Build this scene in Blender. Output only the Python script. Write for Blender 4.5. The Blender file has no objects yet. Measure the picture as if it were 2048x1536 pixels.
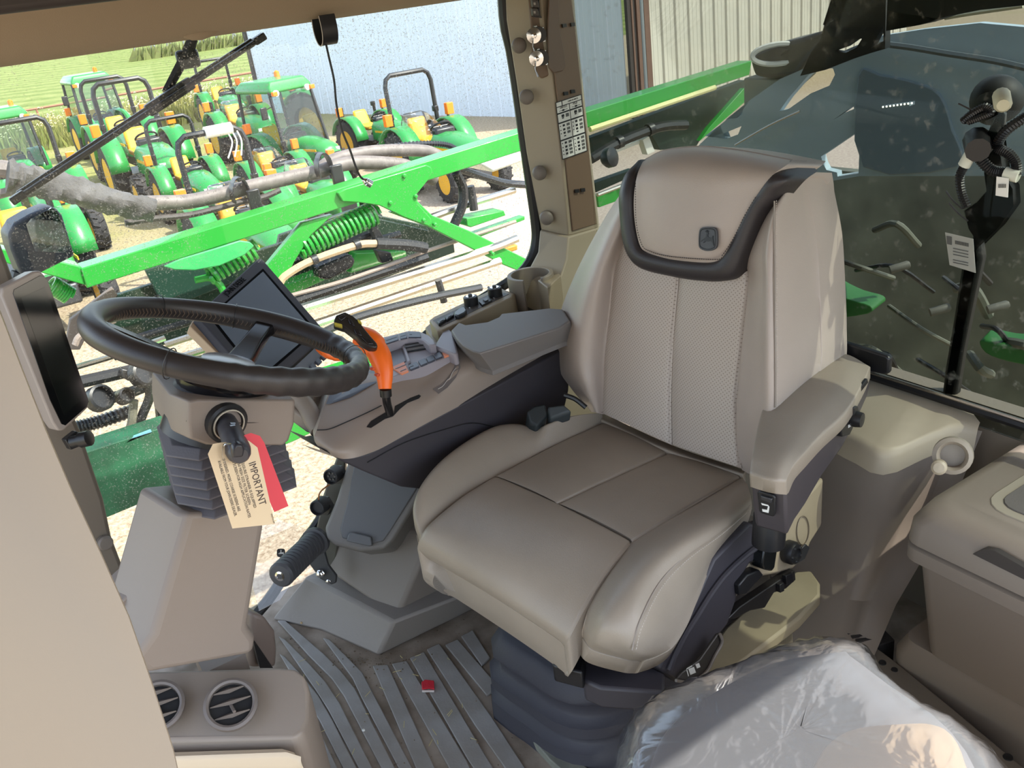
import bpy, bmesh, math, random
from mathutils import Vector as V, Matrix
from math import sin, cos, pi, radians as R, atan2, sqrt
random.seed(7)
SC = bpy.context.scene
COL = SC.collection

# ------------------------------------------------------------------ camera, sky, sun, exposure
# World: X = towards the rear of the vehicle, Y = towards its right side, Z = up, cab floor at z = 0.
EYE = V((0, 0, 1.5)); FPX = 1790.0
_p, _r, _a = R(24.3), R(7.7), R(30)
FW = V((sin(_a)*cos(_p), cos(_a)*cos(_p), -sin(_p)))
_r0 = FW.cross(V((0, 0, 1))).normalized(); _u0 = _r0.cross(FW)
RT = _r0*cos(_r) - _u0*sin(_r); UP = _r0*sin(_r) + _u0*cos(_r)
cam = bpy.data.objects.new('camera', bpy.data.cameras.new('camera'))
COL.objects.link(cam); SC.camera = cam
cam.data.sensor_fit = 'HORIZONTAL'; cam.data.sensor_width = 36.0
cam.data.lens = FPX*36.0/2048; cam.data.clip_start = 0.05; cam.data.clip_end = 900
cam.matrix_world = Matrix(((RT.x, UP.x, -FW.x, EYE.x), (RT.y, UP.y, -FW.y, EYE.y), (RT.z, UP.z, -FW.z, EYE.z), (0, 0, 0, 1)))

SUN_AZ = V((0.66, -0.75, 0)).normalized(); SUN_EL = R(50)
w = bpy.data.worlds.new('sky'); SC.world = w; w.use_nodes = True
nt = w.node_tree; bg = nt.nodes['Background']
sky = nt.nodes.new('ShaderNodeTexSky'); sky.sky_type = 'NISHITA'; sky.sun_disc = False
sky.sun_elevation = SUN_EL; sky.sun_rotation = atan2(SUN_AZ.x, SUN_AZ.y); sky.air_density = 1.0; sky.dust_density = 1.2
hsv = nt.nodes.new('ShaderNodeHueSaturation'); hsv.inputs['Saturation'].default_value = .62; nt.links.new(sky.outputs[0], hsv.inputs['Color']); nt.links.new(hsv.outputs[0], bg.inputs[0]); bg.inputs[1].default_value = 0.42
sl = bpy.data.lights.new('sun', 'SUN'); sl.energy = 5.6; sl.angle = R(0.6); sl.color = (1.0, 0.95, 0.87)
sun = bpy.data.objects.new('sun', sl); COL.objects.link(sun)
sd = V((SUN_AZ.x*cos(SUN_EL), SUN_AZ.y*cos(SUN_EL), sin(SUN_EL)))
sun.rotation_euler = sd.to_track_quat('Z', 'Y').to_euler()
SC.view_settings.view_transform = 'Standard'; SC.view_settings.look = 'None'
SC.view_settings.gamma = 1.0; SC.view_settings.use_curve_mapping = False
SC.view_settings.exposure = 0.58
SC.cycles.max_bounces = 10; SC.cycles.diffuse_bounces = 5; SC.cycles.transparent_max_bounces = 24
SC.cycles.sample_clamp_indirect = 6.0

# ------------------------------------------------------------------ survey helpers
def ray(px, py): return FW + RT*((px-1024)/FPX) - UP*((py-768)/FPX)
def at(px, py, x=None, y=None, z=None, d=None):
    """the point seen at a photo pixel on a plane x=, y=, z= or at a distance d"""
    r = ray(px, py)
    if x is not None: t = (x-EYE.x)/r.x
    elif y is not None: t = (y-EYE.y)/r.y
    elif z is not None: t = (z-EYE.z)/r.z
    else: t = d
    return EYE + r*t
def on(px, py, o, n):
    r = ray(px, py); return EYE + r*((V(o)-EYE).dot(n)/r.dot(n))

# ------------------------------------------------------------------ materials
MATS = {}
def mat(name, c, rough=.5, metal=0.0, bump=0.0, bscale=200.0, var=0.0, vscale=8.0, spec=.5, coat=0.0, c2=None, detail=4.0, sheen=0.0, **kw):
    if name in MATS: return MATS[name]
    m = bpy.data.materials.new(name); m.use_nodes = True; MATS[name] = m
    n = m.node_tree; b = n.nodes['Principled BSDF']; L = n.links
    b.inputs['Base Color'].default_value = (*c, 1); b.inputs['Roughness'].default_value = rough
    b.inputs['Metallic'].default_value = metal; b.inputs['Specular IOR Level'].default_value = spec
    b.inputs['Coat Weight'].default_value = coat
    if var > 0 or bump > 0:
        tc = n.nodes.new('ShaderNodeTexCoord')
    if var > 0:
        t = n.nodes.new('ShaderNodeTexNoise'); t.inputs['Scale'].default_value = vscale; t.inputs['Detail'].default_value = detail
        L.new(tc.outputs['Object'], t.inputs['Vector'])
        r = n.nodes.new('ShaderNodeValToRGB')
        a = c2 if c2 else tuple(max(0, x*(1-var)) for x in c)
        bb = c if c2 else tuple(min(1, x*(1+var)) for x in c)
        r.color_ramp.elements[0].color = (*a, 1); r.color_ramp.elements[1].color = (*bb, 1)
        r.color_ramp.elements[0].position = kw.get('p0', .35); r.color_ramp.elements[1].position = kw.get('p1', .65)
        L.new(t.outputs['Fac'], r.inputs[0]); L.new(r.outputs[0], b.inputs['Base Color'])
    if bump > 0:
        t = n.nodes.new('ShaderNodeTexNoise'); t.inputs['Scale'].default_value = bscale; t.inputs['Detail'].default_value = 3
        L.new(tc.outputs['Object'], t.inputs['Vector'])
        k = n.nodes.new('ShaderNodeBump'); k.inputs['Strength'].default_value = bump; k.inputs['Distance'].default_value = kw.get('bdist', .002)
        L.new(t.outputs['Fac'], k.inputs['Height']); L.new(k.outputs[0], b.inputs['Normal'])
    return m
def s(r, g, b):   # photo colour (0-255) to linear
    f = lambda v: (v/255/12.92) if v <= 10 else ((v/255+.055)/1.055)**2.4
    return (f(r), f(g), f(b))
def glass(name, tint, gloss=.10, dirt=0.0, dscale=60):
    if name in MATS: return MATS[name]
    m = bpy.data.materials.new(name); m.use_nodes = True; MATS[name] = m
    n = m.node_tree; L = n.links; n.nodes.remove(n.nodes['Principled BSDF']); out = n.nodes['Material Output']
    tr = n.nodes.new('ShaderNodeBsdfTransparent'); tr.inputs[0].default_value = (*tint, 1)
    gl = n.nodes.new('ShaderNodeBsdfGlossy'); gl.inputs['Roughness'].default_value = .02
    fr = n.nodes.new('ShaderNodeFresnel'); fr.inputs[0].default_value = 1.45
    mu = n.nodes.new('ShaderNodeMath'); mu.operation = 'MULTIPLY'; mu.inputs[1].default_value = gloss*10
    L.new(fr.outputs[0], mu.inputs[0])
    mx = n.nodes.new('ShaderNodeMixShader'); L.new(mu.outputs[0], mx.inputs[0]); L.new(tr.outputs[0], mx.inputs[1]); L.new(gl.outputs[0], mx.inputs[2])
    last = mx
    if dirt > 0:
        tc = n.nodes.new('ShaderNodeTexCoord')
        no = n.nodes.new('ShaderNodeTexNoise'); no.inputs['Scale'].default_value = dscale; no.inputs['Detail'].default_value = 3; no.inputs['Roughness'].default_value = .6
        n2 = n.nodes.new('ShaderNodeTexNoise'); n2.inputs['Scale'].default_value = 4
        L.new(tc.outputs['Object'], no.inputs[0]); L.new(tc.outputs['Object'], n2.inputs[0])
        rp = n.nodes.new('ShaderNodeValToRGB'); rp.color_ramp.elements[0].position = .60; rp.color_ramp.elements[1].position = .67
        L.new(no.outputs['Fac'], rp.inputs[0])
        r2 = n.nodes.new('ShaderNodeValToRGB'); r2.color_ramp.elements[0].position = .36; r2.color_ramp.elements[1].position = .58
        L.new(n2.outputs['Fac'], r2.inputs[0])
        m1 = n.nodes.new('ShaderNodeMath'); m1.operation = 'MULTIPLY'; L.new(rp.outputs[0], m1.inputs[0]); L.new(r2.outputs[0], m1.inputs[1])
        m2 = n.nodes.new('ShaderNodeMath'); m2.operation = 'MULTIPLY'; m2.inputs[1].default_value = dirt; L.new(m1.outputs[0], m2.inputs[0])
        df = n.nodes.new('ShaderNodeBsdfDiffuse'); df.inputs[0].default_value = (.75, .72, .65, 1)
        mx2 = n.nodes.new('ShaderNodeMixShader'); L.new(m2.outputs[0], mx2.inputs[0]); L.new(mx.outputs[0], mx2.inputs[1]); L.new(df.outputs[0], mx2.inputs[2]); last = mx2
    L.new(last.outputs[0], out.inputs[0])
    return m

# ------------------------------------------------------------------ mesh building
def frame(d):
    d = d.normalized(); a = V((0, 0, 1)) if abs(d.z) < .9 else V((1, 0, 0))
    u = d.cross(a).normalized(); return u, d.cross(u).normalized()
def spline(pts, n=8):
    """Catmull-Rom through the points"""
    P = [V(p) for p in pts]; out = []
    for i in range(len(P)-1):
        p0 = P[i-1] if i else P[0]*2-P[1]; p1, p2 = P[i], P[i+1]; p3 = P[i+2] if i+2 < len(P) else P[-1]*2-P[-2]
        for k in range(n):
            t = k/n
            out.append(.5*((2*p1) + (p2-p0)*t + (2*p0-5*p1+4*p2-p3)*t*t + (3*p1-p0-3*p2+p3)*t**3))
    out.append(P[-1]); return out
def loop_spline(pts, n=4):
    P = [V(p) for p in pts]; N = len(P); out = []
    for i in range(N):
        p0, p1, p2, p3 = P[i-1], P[i], P[(i+1) % N], P[(i+2) % N]
        for k in range(n):
            t = k/n
            out.append(.5*((2*p1) + (p2-p0)*t + (2*p0-5*p1+4*p2-p3)*t*t + (3*p1-p0-3*p2+p3)*t**3))
    return out
class MB:
    def __init__(s): s.v = []; s.f = []; s.uv = None
    def add(s, vs, fs):
        n = len(s.v); s.v += [V(v) for v in vs]; s.f += [tuple(i+n for i in f) for f in fs]; return s
    def box(s, c, size, ax=None):
        ax = ax or (V((1, 0, 0)), V((0, 1, 0)), V((0, 0, 1))); c = V(c)
        vs = [c+ax[0]*(size[0]*.5*i)+ax[1]*(size[1]*.5*j)+ax[2]*(size[2]*.5*k) for i in (-1, 1) for j in (-1, 1) for k in (-1, 1)]
        return s.add(vs, [(0, 1, 3, 2), (4, 6, 7, 5), (0, 4, 5, 1), (2, 3, 7, 6), (0, 2, 6, 4), (1, 5, 7, 3)])
    def prism(s, poly, ext):
        poly = [V(p) for p in poly]; n = len(poly); ext = V(ext)
        return s.add(poly+[p+ext for p in poly], [tuple(range(n)), tuple(range(2*n-1, n-1, -1))]+[(i, (i+1) % n, n+(i+1) % n, n+i) for i in range(n)])
    def loft(s, rings, caps=True, closed=True):
        n = len(rings[0]); vs = [p for r in rings for p in r]; fs = []
        for k in range(len(rings)-1):
            for i in range(n if closed else n-1):
                j = (i+1) % n; fs.append((k*n+i, k*n+j, (k+1)*n+j, (k+1)*n+i))
        if caps and closed:
            fs.append(tuple(range(n))); m = (len(rings)-1)*n; fs.append(tuple(range(m+n-1, m-1, -1)))
        return s.add(vs, fs)
    def tube(s, pts, r, n=8, caps=True, closed=False, squash=1.0):
        P = [V(p) for p in pts]; N = len(P); rings = []; u = None
        for i in range(N):
            if closed: t = P[(i+1) % N]-P[i-1]
            else: t = P[min(i+1, N-1)]-P[max(i-1, 0)]
            t.normalize()
            if u is None: u, _ = frame(t)
            u = (u-t*u.dot(t)).normalized(); w_ = t.cross(u)
            rr = r[i] if isinstance(r, (list, tuple)) else r
            rings.append([P[i]+u*(rr*cos(2*pi*k/n))+w_*(rr*squash*sin(2*pi*k/n)) for k in range(n)])
        if closed: rings.append(rings[0]); caps = False
        return s.loft(rings, caps)
    def lathe(s, p, d, prof, n=20, caps=True):
        p = V(p); d = V(d).normalized(); u, w_ = frame(d)
        return s.loft([[p+d*h+u*(r*cos(2*pi*k/n))+w_*(r*sin(2*pi*k/n)) for k in range(n)] for r, h in prof], caps)
    def grid(s, rows):
        n = len(rows[0]); vs = [p for r in rows for p in r]
        return s.add(vs, [(k*n+i, k*n+i+1, (k+1)*n+i+1, (k+1)*n+i) for k in range(len(rows)-1) for i in range(n-1)])
    def mesh(s, name, smooth=True, angle=38, off=None):
        vs = [v-off for v in s.v] if off is not None else s.v
        me = bpy.data.meshes.new(name); me.from_pydata([tuple(v) for v in vs], [], s.f); 
        bm = bmesh.new(); bm.from_mesh(me); bmesh.ops.remove_doubles(bm, verts=bm.verts, dist=1e-6)
        bmesh.ops.recalc_face_normals(bm, faces=bm.faces); bm.to_mesh(me); bm.free()
        if smooth:
            me.polygons.foreach_set('use_smooth', [True]*len(me.polygons)); me.set_sharp_from_angle(angle=R(angle))
        return me
    def build(s, name, m, parent=None, bevel=0, seg=2, sub=0, smooth=True, angle=38, solid=0):
        lo = V((min(v.x for v in s.v), min(v.y for v in s.v), min(v.z for v in s.v))); hi = V((max(v.x for v in s.v), max(v.y for v in s.v), max(v.z for v in s.v)))
        c = (lo+hi)*.5
        if parent is None: c.z = lo.z
        me = s.mesh(name, smooth, angle, c)
        return place(name, me, m, c, parent, bevel, seg, sub, solid)
WL = {}
def place(name, me, m, c, parent=None, bevel=0, seg=2, sub=0, solid=0):
    o = bpy.data.objects.new(name, me); COL.objects.link(o)
    if m is not None: me.materials.clear(); me.materials.append(m)
    WL[o] = V(c)
    if parent is not None: o.parent = parent; o.location = V(c)-WL[parent]
    else: o.location = c
    if solid: k = o.modifiers.new('thickness', 'SOLIDIFY'); k.thickness = solid; k.offset = -1
    if bevel: k = o.modifiers.new('bevel', 'BEVEL'); k.width = bevel; k.segments = seg; k.limit_method = 'ANGLE'; k.angle_limit = R(32)
    if sub: k = o.modifiers.new('subdivision', 'SUBSURF'); k.levels = sub; k.render_levels = sub
    return o
def tag(o, label=None, cat=None, group=None, kind=None):
    if label: o['label'] = label
    if cat: o['category'] = cat
    if group: o['group'] = group
    if kind: o['kind'] = kind
    return o
def thing(name, label, cat, loc=(0, 0, 0), group=None):
    o = bpy.data.objects.new(name, None); COL.objects.link(o); o.location = loc; o.empty_display_size = .05
    WL[o] = V(loc); return tag(o, label, cat, group)
def struct(o, label=None, cat=None): return tag(o, label, cat, None, 'structure')
KIDS = {}
def copy_tree(o, parent=None):
    c = o.copy(); COL.objects.link(c)
    if parent is not None: c.parent = parent
    for ch in list(o.children): copy_tree(ch, c)
    return c
def text(body, name, size, m, o, ux, uy, parent=None, ext=.0004, align='LEFT', sx=1.0):
    """flat lettering at o, running along ux with ascenders along uy"""
    cu = bpy.data.curves.new(name, 'FONT'); cu.body = body; cu.size = size; cu.extrude = ext; cu.align_x = align; cu.resolution_u = 2
    t = bpy.data.objects.new(name, cu); COL.objects.link(t)
    bpy.context.view_layer.update()
    me = bpy.data.meshes.new_from_object(t.evaluated_get(bpy.context.evaluated_depsgraph_get())); me.name = name
    bpy.data.objects.remove(t)
    ux = V(ux).normalized(); uy = (V(uy)-ux*V(uy).dot(ux)).normalized(); uz = ux.cross(uy)
    o = V(o); M = Matrix(((ux.x*sx, uy.x, uz.x), (ux.y*sx, uy.y, uz.y), (ux.z*sx, uy.z, uz.z)))
    vs = [M @ v.co + o for v in me.vertices]
    c = sum(vs, V())/max(1, len(vs))
    for v, p in zip(me.vertices, vs): v.co = p-c
    return place(name, me, m, c, parent)
# straight-sided panel whose outline is given on a plane and which is given real thickness behind it
def slab(name, pix, o, n, th, m, parent=None, bevel=0, seg=2, rounds=0, **kw):
    n = V(n).normalized(); P = [on(x, y, o, n) for x, y in pix]
    if rounds: P = loop_spline(P, rounds)
    if n.dot(EYE-V(o)) < 0: n = -n
    return MB().prism(P, -n*th).build(name, m, parent, bevel, seg, **kw)
def patch(rows, nu=5, nv=5):
    """smooth surface through a control grid"""
    A = [spline(r, nu) for r in rows]; T = [spline(list(c), nv) for c in zip(*A)]
    return [list(r) for r in zip(*T)]
def cushion(name, rows, down, m, parent=None, nu=6, nv=6, lip=.012):
    """upholstered pad: a control-grid top that rolls over its edge and closes below; down = vector to the underside"""
    G = patch(rows, nu, nv); nr, nc = len(G), len(G[0]); mb = MB(); down = V(down)
    mb.grid(G)
    edge = [G[0][j] for j in range(nc)]+[G[i][-1] for i in range(1, nr)]+[G[-1][j] for j in range(nc-2, -1, -1)]+[G[i][0] for i in range(nr-2, 0, -1)]
    cen = sum(edge, V())/len(edge); dn = down.normalized()
    out = []
    for p in edge:
        q = p-cen; q = q-dn*q.dot(dn); out.append(q.normalized() if q.length > 1e-6 else V())
    rings = [edge]
    for k in (1, 2, 3):
        a = k*pi/6; rings.append([p+o_*(lip*sin(a))+dn*(lip*(1-cos(a))) for p, o_ in zip(edge, out)])
    rings.append([p+o_*lip+down for p, o_ in zip(edge, out)])
    rings.append([p+o_*(lip-.02)+down+dn*.012 for p, o_ in zip(edge, out)])
    n = len(edge); base = len(mb.v); mb.loft(rings, False)
    mb.add(rings[-1], [tuple(range(n))])
    return mb.build(name, m, parent, angle=60)
# ------------------------------------------------------------------ colours
BEIGE = mat('cab_plastic_beige', s(150, 136, 118), .55, bump=.25, bscale=900, bdist=.0006)
TAUPE = mat('cab_plastic_taupe', s(136, 124, 112), .5, bump=.25, bscale=900, bdist=.0006)
PILLAR = mat('pillar_plastic', s(150, 138, 118), .5, bump=.2, bscale=900, bdist=.0006)
BROWN = mat('pillar_inner_plastic', s(112, 92, 74), .5, bump=.2, bscale=900, bdist=.0006)
CHAR = mat('charcoal_plastic', s(62, 58, 58), .55, bump=.3, bscale=900, bdist=.0006)
LIDG = mat('console_lid_grey', s(118, 114, 112), .55, bump=.4, bscale=1200, bdist=.0008)
BLACK = mat('black_plastic', s(26, 26, 28), .4)
RUBBER = mat('black_rubber', s(34, 34, 36), .6, bump=.2, bscale=400)
GREEN = mat('green_paint', s(40, 150, 52), .35, coat=.3)
GREEN2 = mat('tractor_green', s(40, 128, 58), .35, coat=.3)
DGREEN = mat('dark_green_paint', s(14, 44, 28), .5)  # green darkened for the shade below the boom
YEL = mat('tractor_yellow', s(225, 170, 40), .45)
ORANGE = mat('amber_lens', s(240, 120, 20), .3)
STEEL = mat('bright_steel', s(205, 198, 185), .25, metal=1.0)
DSTEEL = mat('dark_steel', s(70, 70, 72), .4, metal=.6)
CHROME = mat('chrome', s(215, 215, 215), .12, metal=1.0)
TYRE = mat('tyre_rubber', s(48, 46, 46), .85, bump=.5, bscale=60)
WHITE = mat('white_plastic', s(225, 222, 214), .5)
HOSE = mat('dusty_hose', s(70, 64, 62), .6, var=.25, vscale=30)
# ------------------------------------------------------------------ exterior ground
GZ = -1.9
def ground_mat():
    m = bpy.data.materials.new('yard_ground'); m.use_nodes = True; n = m.node_tree; L = n.links; b = n.nodes['Principled BSDF']
    b.inputs['Roughness'].default_value = .95; b.inputs['Specular IOR Level'].default_value = .1
    tc = n.nodes.new('ShaderNodeTexCoord')
    a = n.nodes.new('ShaderNodeTexNoise'); a.inputs['Scale'].default_value = 22; a.inputs['Detail'].default_value = 9; a.inputs['Roughness'].default_value = .75
    c = n.nodes.new('ShaderNodeTexNoise'); c.inputs['Scale'].default_value = .6; c.inputs['Detail'].default_value = 5
    L.new(tc.outputs['Object'], a.inputs[0]); L.new(tc.outputs['Object'], c.inputs[0])
    r1 = n.nodes.new('ShaderNodeValToRGB'); r1.color_ramp.elements[0].position = .36; r1.color_ramp.elements[1].position = .62
    r1.color_ramp.elements[0].color = (*s(122, 102, 80), 1); r1.color_ramp.elements[1].color = (*s(184, 168, 144), 1)
    r2 = n.nodes.new('ShaderNodeValToRGB'); r2.color_ramp.elements[0].position = .40; r2.color_ramp.elements[1].position = .72
    r2.color_ramp.elements[0].color = (*s(112, 118, 62), 1); r2.color_ramp.elements[1].color = (*s(168, 158, 100), 1)
    L.new(a.outputs['Fac'], r1.inputs[0]); L.new(a.outputs['Fac'], r2.inputs[0])
    sp = n.nodes.new('ShaderNodeSeparateXYZ'); L.new(tc.outputs['Object'], sp.inputs[0])
    mr = n.nodes.new('ShaderNodeMapRange'); mr.inputs[1].default_value = 24; mr.inputs[2].default_value = 37; sb = n.nodes.new('ShaderNodeMath'); sb.operation = 'SUBTRACT'; L.new(sp.outputs['Y'], sb.inputs[0]); L.new(sp.outputs['X'], sb.inputs[1]); L.new(sb.outputs[0], mr.inputs[0])
    ad = n.nodes.new('ShaderNodeMath'); ad.operation = 'ADD'; ad.use_clamp = True; L.new(mr.outputs[0], ad.inputs[0])
    mm = n.nodes.new('ShaderNodeMapRange'); mm.inputs[1].default_value = .35; mm.inputs[2].default_value = .7; mm.inputs[3].default_value = -.35; mm.inputs[4].default_value = .25
    L.new(c.outputs['Fac'], mm.inputs[0]); L.new(mm.outputs[0], ad.inputs[1])
    mx = n.nodes.new('ShaderNodeMix'); mx.data_type = 'RGBA'; L.new(ad.outputs[0], mx.inputs[0]); L.new(r1.outputs[0], mx.inputs[6]); L.new(r2.outputs[0], mx.inputs[7])
    gx = n.nodes.new('ShaderNodeMapRange'); gx.inputs[1].default_value = -.5; gx.inputs[2].default_value = 3.5; L.new(sp.outputs['X'], gx.inputs[0])
    r3 = n.nodes.new('ShaderNodeValToRGB'); r3.color_ramp.elements[0].position = .3; r3.color_ramp.elements[1].position = .7
    r3.color_ramp.elements[0].color = (*s(160, 140, 130), 1); r3.color_ramp.elements[1].color = (*s(210, 194, 184), 1); L.new(a.outputs['Fac'], r3.inputs[0])
    gm = n.nodes.new('ShaderNodeMath'); gm.operation = 'MULTIPLY'; sy = n.nodes.new('ShaderNodeMapRange'); sy.inputs[1].default_value = 27; sy.inputs[2].default_value = 23; L.new(sp.outputs['Y'], sy.inputs[0]); L.new(gx.outputs[0], gm.inputs[0]); L.new(sy.outputs[0], gm.inputs[1])
    m4 = n.nodes.new('ShaderNodeMix'); m4.data_type = 'RGBA'; L.new(gm.outputs[0], m4.inputs[0]); L.new(mx.outputs[2], m4.inputs[6]); L.new(r3.outputs[0], m4.inputs[7])
    L.new(m4.outputs[2], b.inputs['Base Color'])
    return m
struct(MB().add([(-80, -60, GZ), (90, -60, GZ), (90, 38, GZ), (-80, 38, GZ)], [(0, 1, 2, 3)]).build('yard_ground', ground_mat(), smooth=False), 'straw strewn gravel yard under the parked tractors', 'ground')
def field_mat():
    m = bpy.data.materials.new('mown_field'); m.use_nodes = True; n = m.node_tree; L = n.links; b = n.nodes['Principled BSDF']
    b.inputs['Roughness'].default_value = .95; b.inputs['Specular IOR Level'].default_value = .1
    tc = n.nodes.new('ShaderNodeTexCoord')
    wv = n.nodes.new('ShaderNodeTexWave'); wv.inputs['Scale'].default_value = .10; wv.inputs['Distortion'].default_value = 2.5; wv.inputs['Detail'].default_value = 3; wv.bands_direction = 'DIAGONAL'
    no = n.nodes.new('ShaderNodeTexNoise'); no.inputs['Scale'].default_value = 1.2; no.inputs['Detail'].default_value = 8
    L.new(tc.outputs['Object'], wv.inputs[0]); L.new(tc.outputs['Object'], no.inputs[0])
    ad = n.nodes.new('ShaderNodeMath'); ad.operation = 'MULTIPLY_ADD'; ad.inputs[1].default_value = .28; L.new(wv.outputs['Fac'], ad.inputs[0]); L.new(no.outputs['Fac'], ad.inputs[2])
    r = n.nodes.new('ShaderNodeValToRGB'); r.color_ramp.elements[0].position = .42; r.color_ramp.elements[1].position = .85
    r.color_ramp.elements[0].color = (*s(92, 108, 52), 1); r.color_ramp.elements[1].color = (*s(128, 134, 80), 1)
    L.new(ad.outputs[0], r.inputs[0]); L.new(r.outputs[0], b.inputs['Base Color']); return m
struct(MB().add([(-120, 38, GZ), (260, 38, GZ), (260, 120, GZ-.2), (260, 500, 4), (-120, 500, 4), (-120, 120, GZ-.2)], [(0, 1, 2, 5), (5, 2, 3, 4)]).build('mown_field', field_mat(), smooth=False), 'mown green field beyond the rail fence', 'field')
# tall weeds in front of the field
def weeds():
    mb = MB(); rnd = random.Random(3)
    for i in range(9000):
        x = rnd.uniform(-6, 14.5); y = rnd.uniform(34.5, 41); h = rnd.uniform(.35, .95); a = rnd.uniform(0, pi); d = V((cos(a), sin(a), 0))*rnd.uniform(.03, .08)
        l = V((rnd.uniform(-.25, .25), rnd.uniform(-.25, .25), h)); p = V((x, y, GZ))
        mb.add([p-d, p+d, p+l], [(0, 1, 2)])
    return mb
wm = mat('dry_weeds', s(158, 150, 88), .9, var=.2, vscale=.7, c2=s(112, 120, 58))
WEED = tag(weeds().build('tall_weeds', wm, smooth=False), 'strip of tall dry weeds between tractors and field', 'weeds', kind='stuff')
def flowers():
    mb = MB(); rnd = random.Random(5)
    for i in range(1600):
        p = V((rnd.uniform(-6, 14.5), rnd.uniform(34.5, 41), GZ+rnd.uniform(.5, 1.0))); r = rnd.uniform(.03, .06)
        mb.add([p+V((-r, 0, 0)), p+V((0, -r, r*.5)), p+V((r, 0, 0)), p+V((0, 0, r))], [(0, 1, 2), (0, 2, 3)])
    return mb
tag(flowers().build('weed_blossoms', mat('weed_blossom', s(225, 215, 180), .9), WEED, smooth=False), kind='stuff')
# rusty rail
fe = thing('rail_fence', 'thin rusty pipe rail running above the tall weeds', 'fence', (6, 41.5, GZ))
RUST = mat('rusty_pipe', s(150, 100, 78), .8)
fa, fb = at(-40, 216, y=41.5), at(500, 124, y=41.5); fb.z = fa.z = GZ+.95
MB().tube([V((-6, 41.5, GZ+.95)), V((24, 41.5, GZ+.95))], .05, 6).build('rail', RUST, fe)
for i in range(7): MB().tube([V((-6+i*5, 41.5, GZ)), V((-6+i*5, 41.5, GZ+.95))], .045, 6).build('post', RUST, fe)
# far dark implement row at the top of the field
im = thing('parked_implement', 'dark row of parked farm implements far across the field', 'implement', (44, 120, GZ))
DK = mat('far_implement', s(130, 132, 130), .8)
for k in range(7):
    b = at(262+k*34, 100, y=120); b.z = GZ-.3
    mb = MB()
    mb.tube([b, b+V((1.6, 0, 5))], .12, 5); mb.tube([b+V((3.2, 0, 0)), b+V((1.6, 0, 5))], .12, 5); mb.tube([b+V((1.6, 0, 4.2)), b+V((6.5, 0, 4.2))], .14, 5)
    mb.build('frame', DK, im)
mb = MB(); rnd = random.Random(9)
for k in range(500):
    b = at(rnd.uniform(262, 490), rnd.uniform(92, 104), y=116+rnd.uniform(0, 3)); b.z = GZ-.2; a_ = rnd.uniform(0, pi)
    mb.add([b, b+V((cos(a_), sin(a_), 0))*.7, b+V((.3, -.3, rnd.uniform(.6, 1.6)))], [(0, 1, 2)])
tag(mb.build('rough_grass', mat('rough_grass', s(120, 124, 76), .9), smooth=False), 'rough tall grass around the far implements', 'grass', kind='stuff')

# ------------------------------------------------------------------ metal building
bl = thing('metal_building', 'pale ribbed metal farm building behind the tractors', 'building', (14, 17, GZ))
CR = V((14.05, 17.0, GZ)); WA = V((-.207, .978, 0)); WB = V((.978, .207, 0))
WALLS = mat('blue_white_sheet', s(216, 222, 230), .55)  # shaded side: blue of the skylight put into the sheet colour
WALLL = mat('cream_sheet', s(212, 206, 194), .55)  # sunlit side: warmth of the sun put into the sheet colour
def sheet(w_, h, d=.03):
    """one rib-edged sheet in its own axes: x along the wall, z up, outer face at y = 0"""
    pr = [(0, 0), (.012, -d), (.05, -d), (.062, 0), (w_*.36, 0), (w_*.36+.015, -.010), (w_*.36+.03, 0), (w_*.67, 0), (w_*.67+.015, -.010), (w_*.67+.03, 0), (w_, 0)]
    mb = MB(); mb.loft([[V((x, y, 0)) for x, y in pr], [V((x, y, h)) for x, y in pr]], False, False)
    return mb
SW = .43
HB = 7.5
meS = sheet(SW, HB).mesh('wall_panel', False); meS.materials.append(WALLS)
meL = sheet(.55, HB, .05).mesh('wall_panel', False); meL.materials.append(WALLL)
def panels(me, p0, d, n, step, flip=False):
    for i in range(n):
        o = bpy.data.objects.new('wall_panel', me); COL.objects.link(o); o.parent = bl
        o.location = p0+d*(i*step)-WL[bl]; o.rotation_euler = (0, 0, atan2(d.y, d.x))
        if flip: o.scale = (1, -1, 1)
panels(meS, CR+WA*.1, WA, 39, SW, True)
panels(meL, CR+WB*.75, WB, 26, .55)
mb = MB(); mb.box(CR+WA*8.5+V((.06, 0, HB/2)), (16.6, .04, HB), (WA, WB, V((0, 0, 1)))); mb.build('backing_wall', WALLS, bl)
mb = MB(); mb.box(CR+WB*7.2-WA*-.06+V((0, 0, HB/2)), (13.2, .04, HB), (WB, WA, V((0, 0, 1)))); mb.build('backing_wall', WALLL, bl)
BRN = mat('brown_trim', s(112, 84, 72), .6); DBR = mat('dark_trim', s(58, 50, 48), .6); GREY = mat('galvanised_pipe', s(140, 146, 152), .4, metal=.4)
def vstrip(name, a, b, m, out=.05):
    MB().box(CR+WB*((a+b)/2)-WA*out*.5+V((0, 0, HB/2)), (b-a, out, HB), (WB, WA, V((0, 0, 1)))).build(name, m, bl)
vstrip('corner_trim', -.03, .10, DBR, .08); vstrip('corner_trim', .10, .16, BRN, .10); vstrip('corner_trim', .16, .30, DBR, .05); vstrip('corner_trim', .30, .42, BRN, .09)
vstrip('corner_trim', .56, .76, BRN, .10)
MB().tube([CR+WB*.49-WA*.06, CR+WB*.49-WA*.06+V((0, 0, HB))], .065, 10).build('downpipe', GREY, bl)
vstrip('corner_trim', .42, .56, DBR, .02)
MB().box(CR+WA*17+V((0, 0, HB/2)), (.2, .1, HB), (WA, WB, V((0, 0, 1)))).build('corner_trim', DBR, bl)

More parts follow.
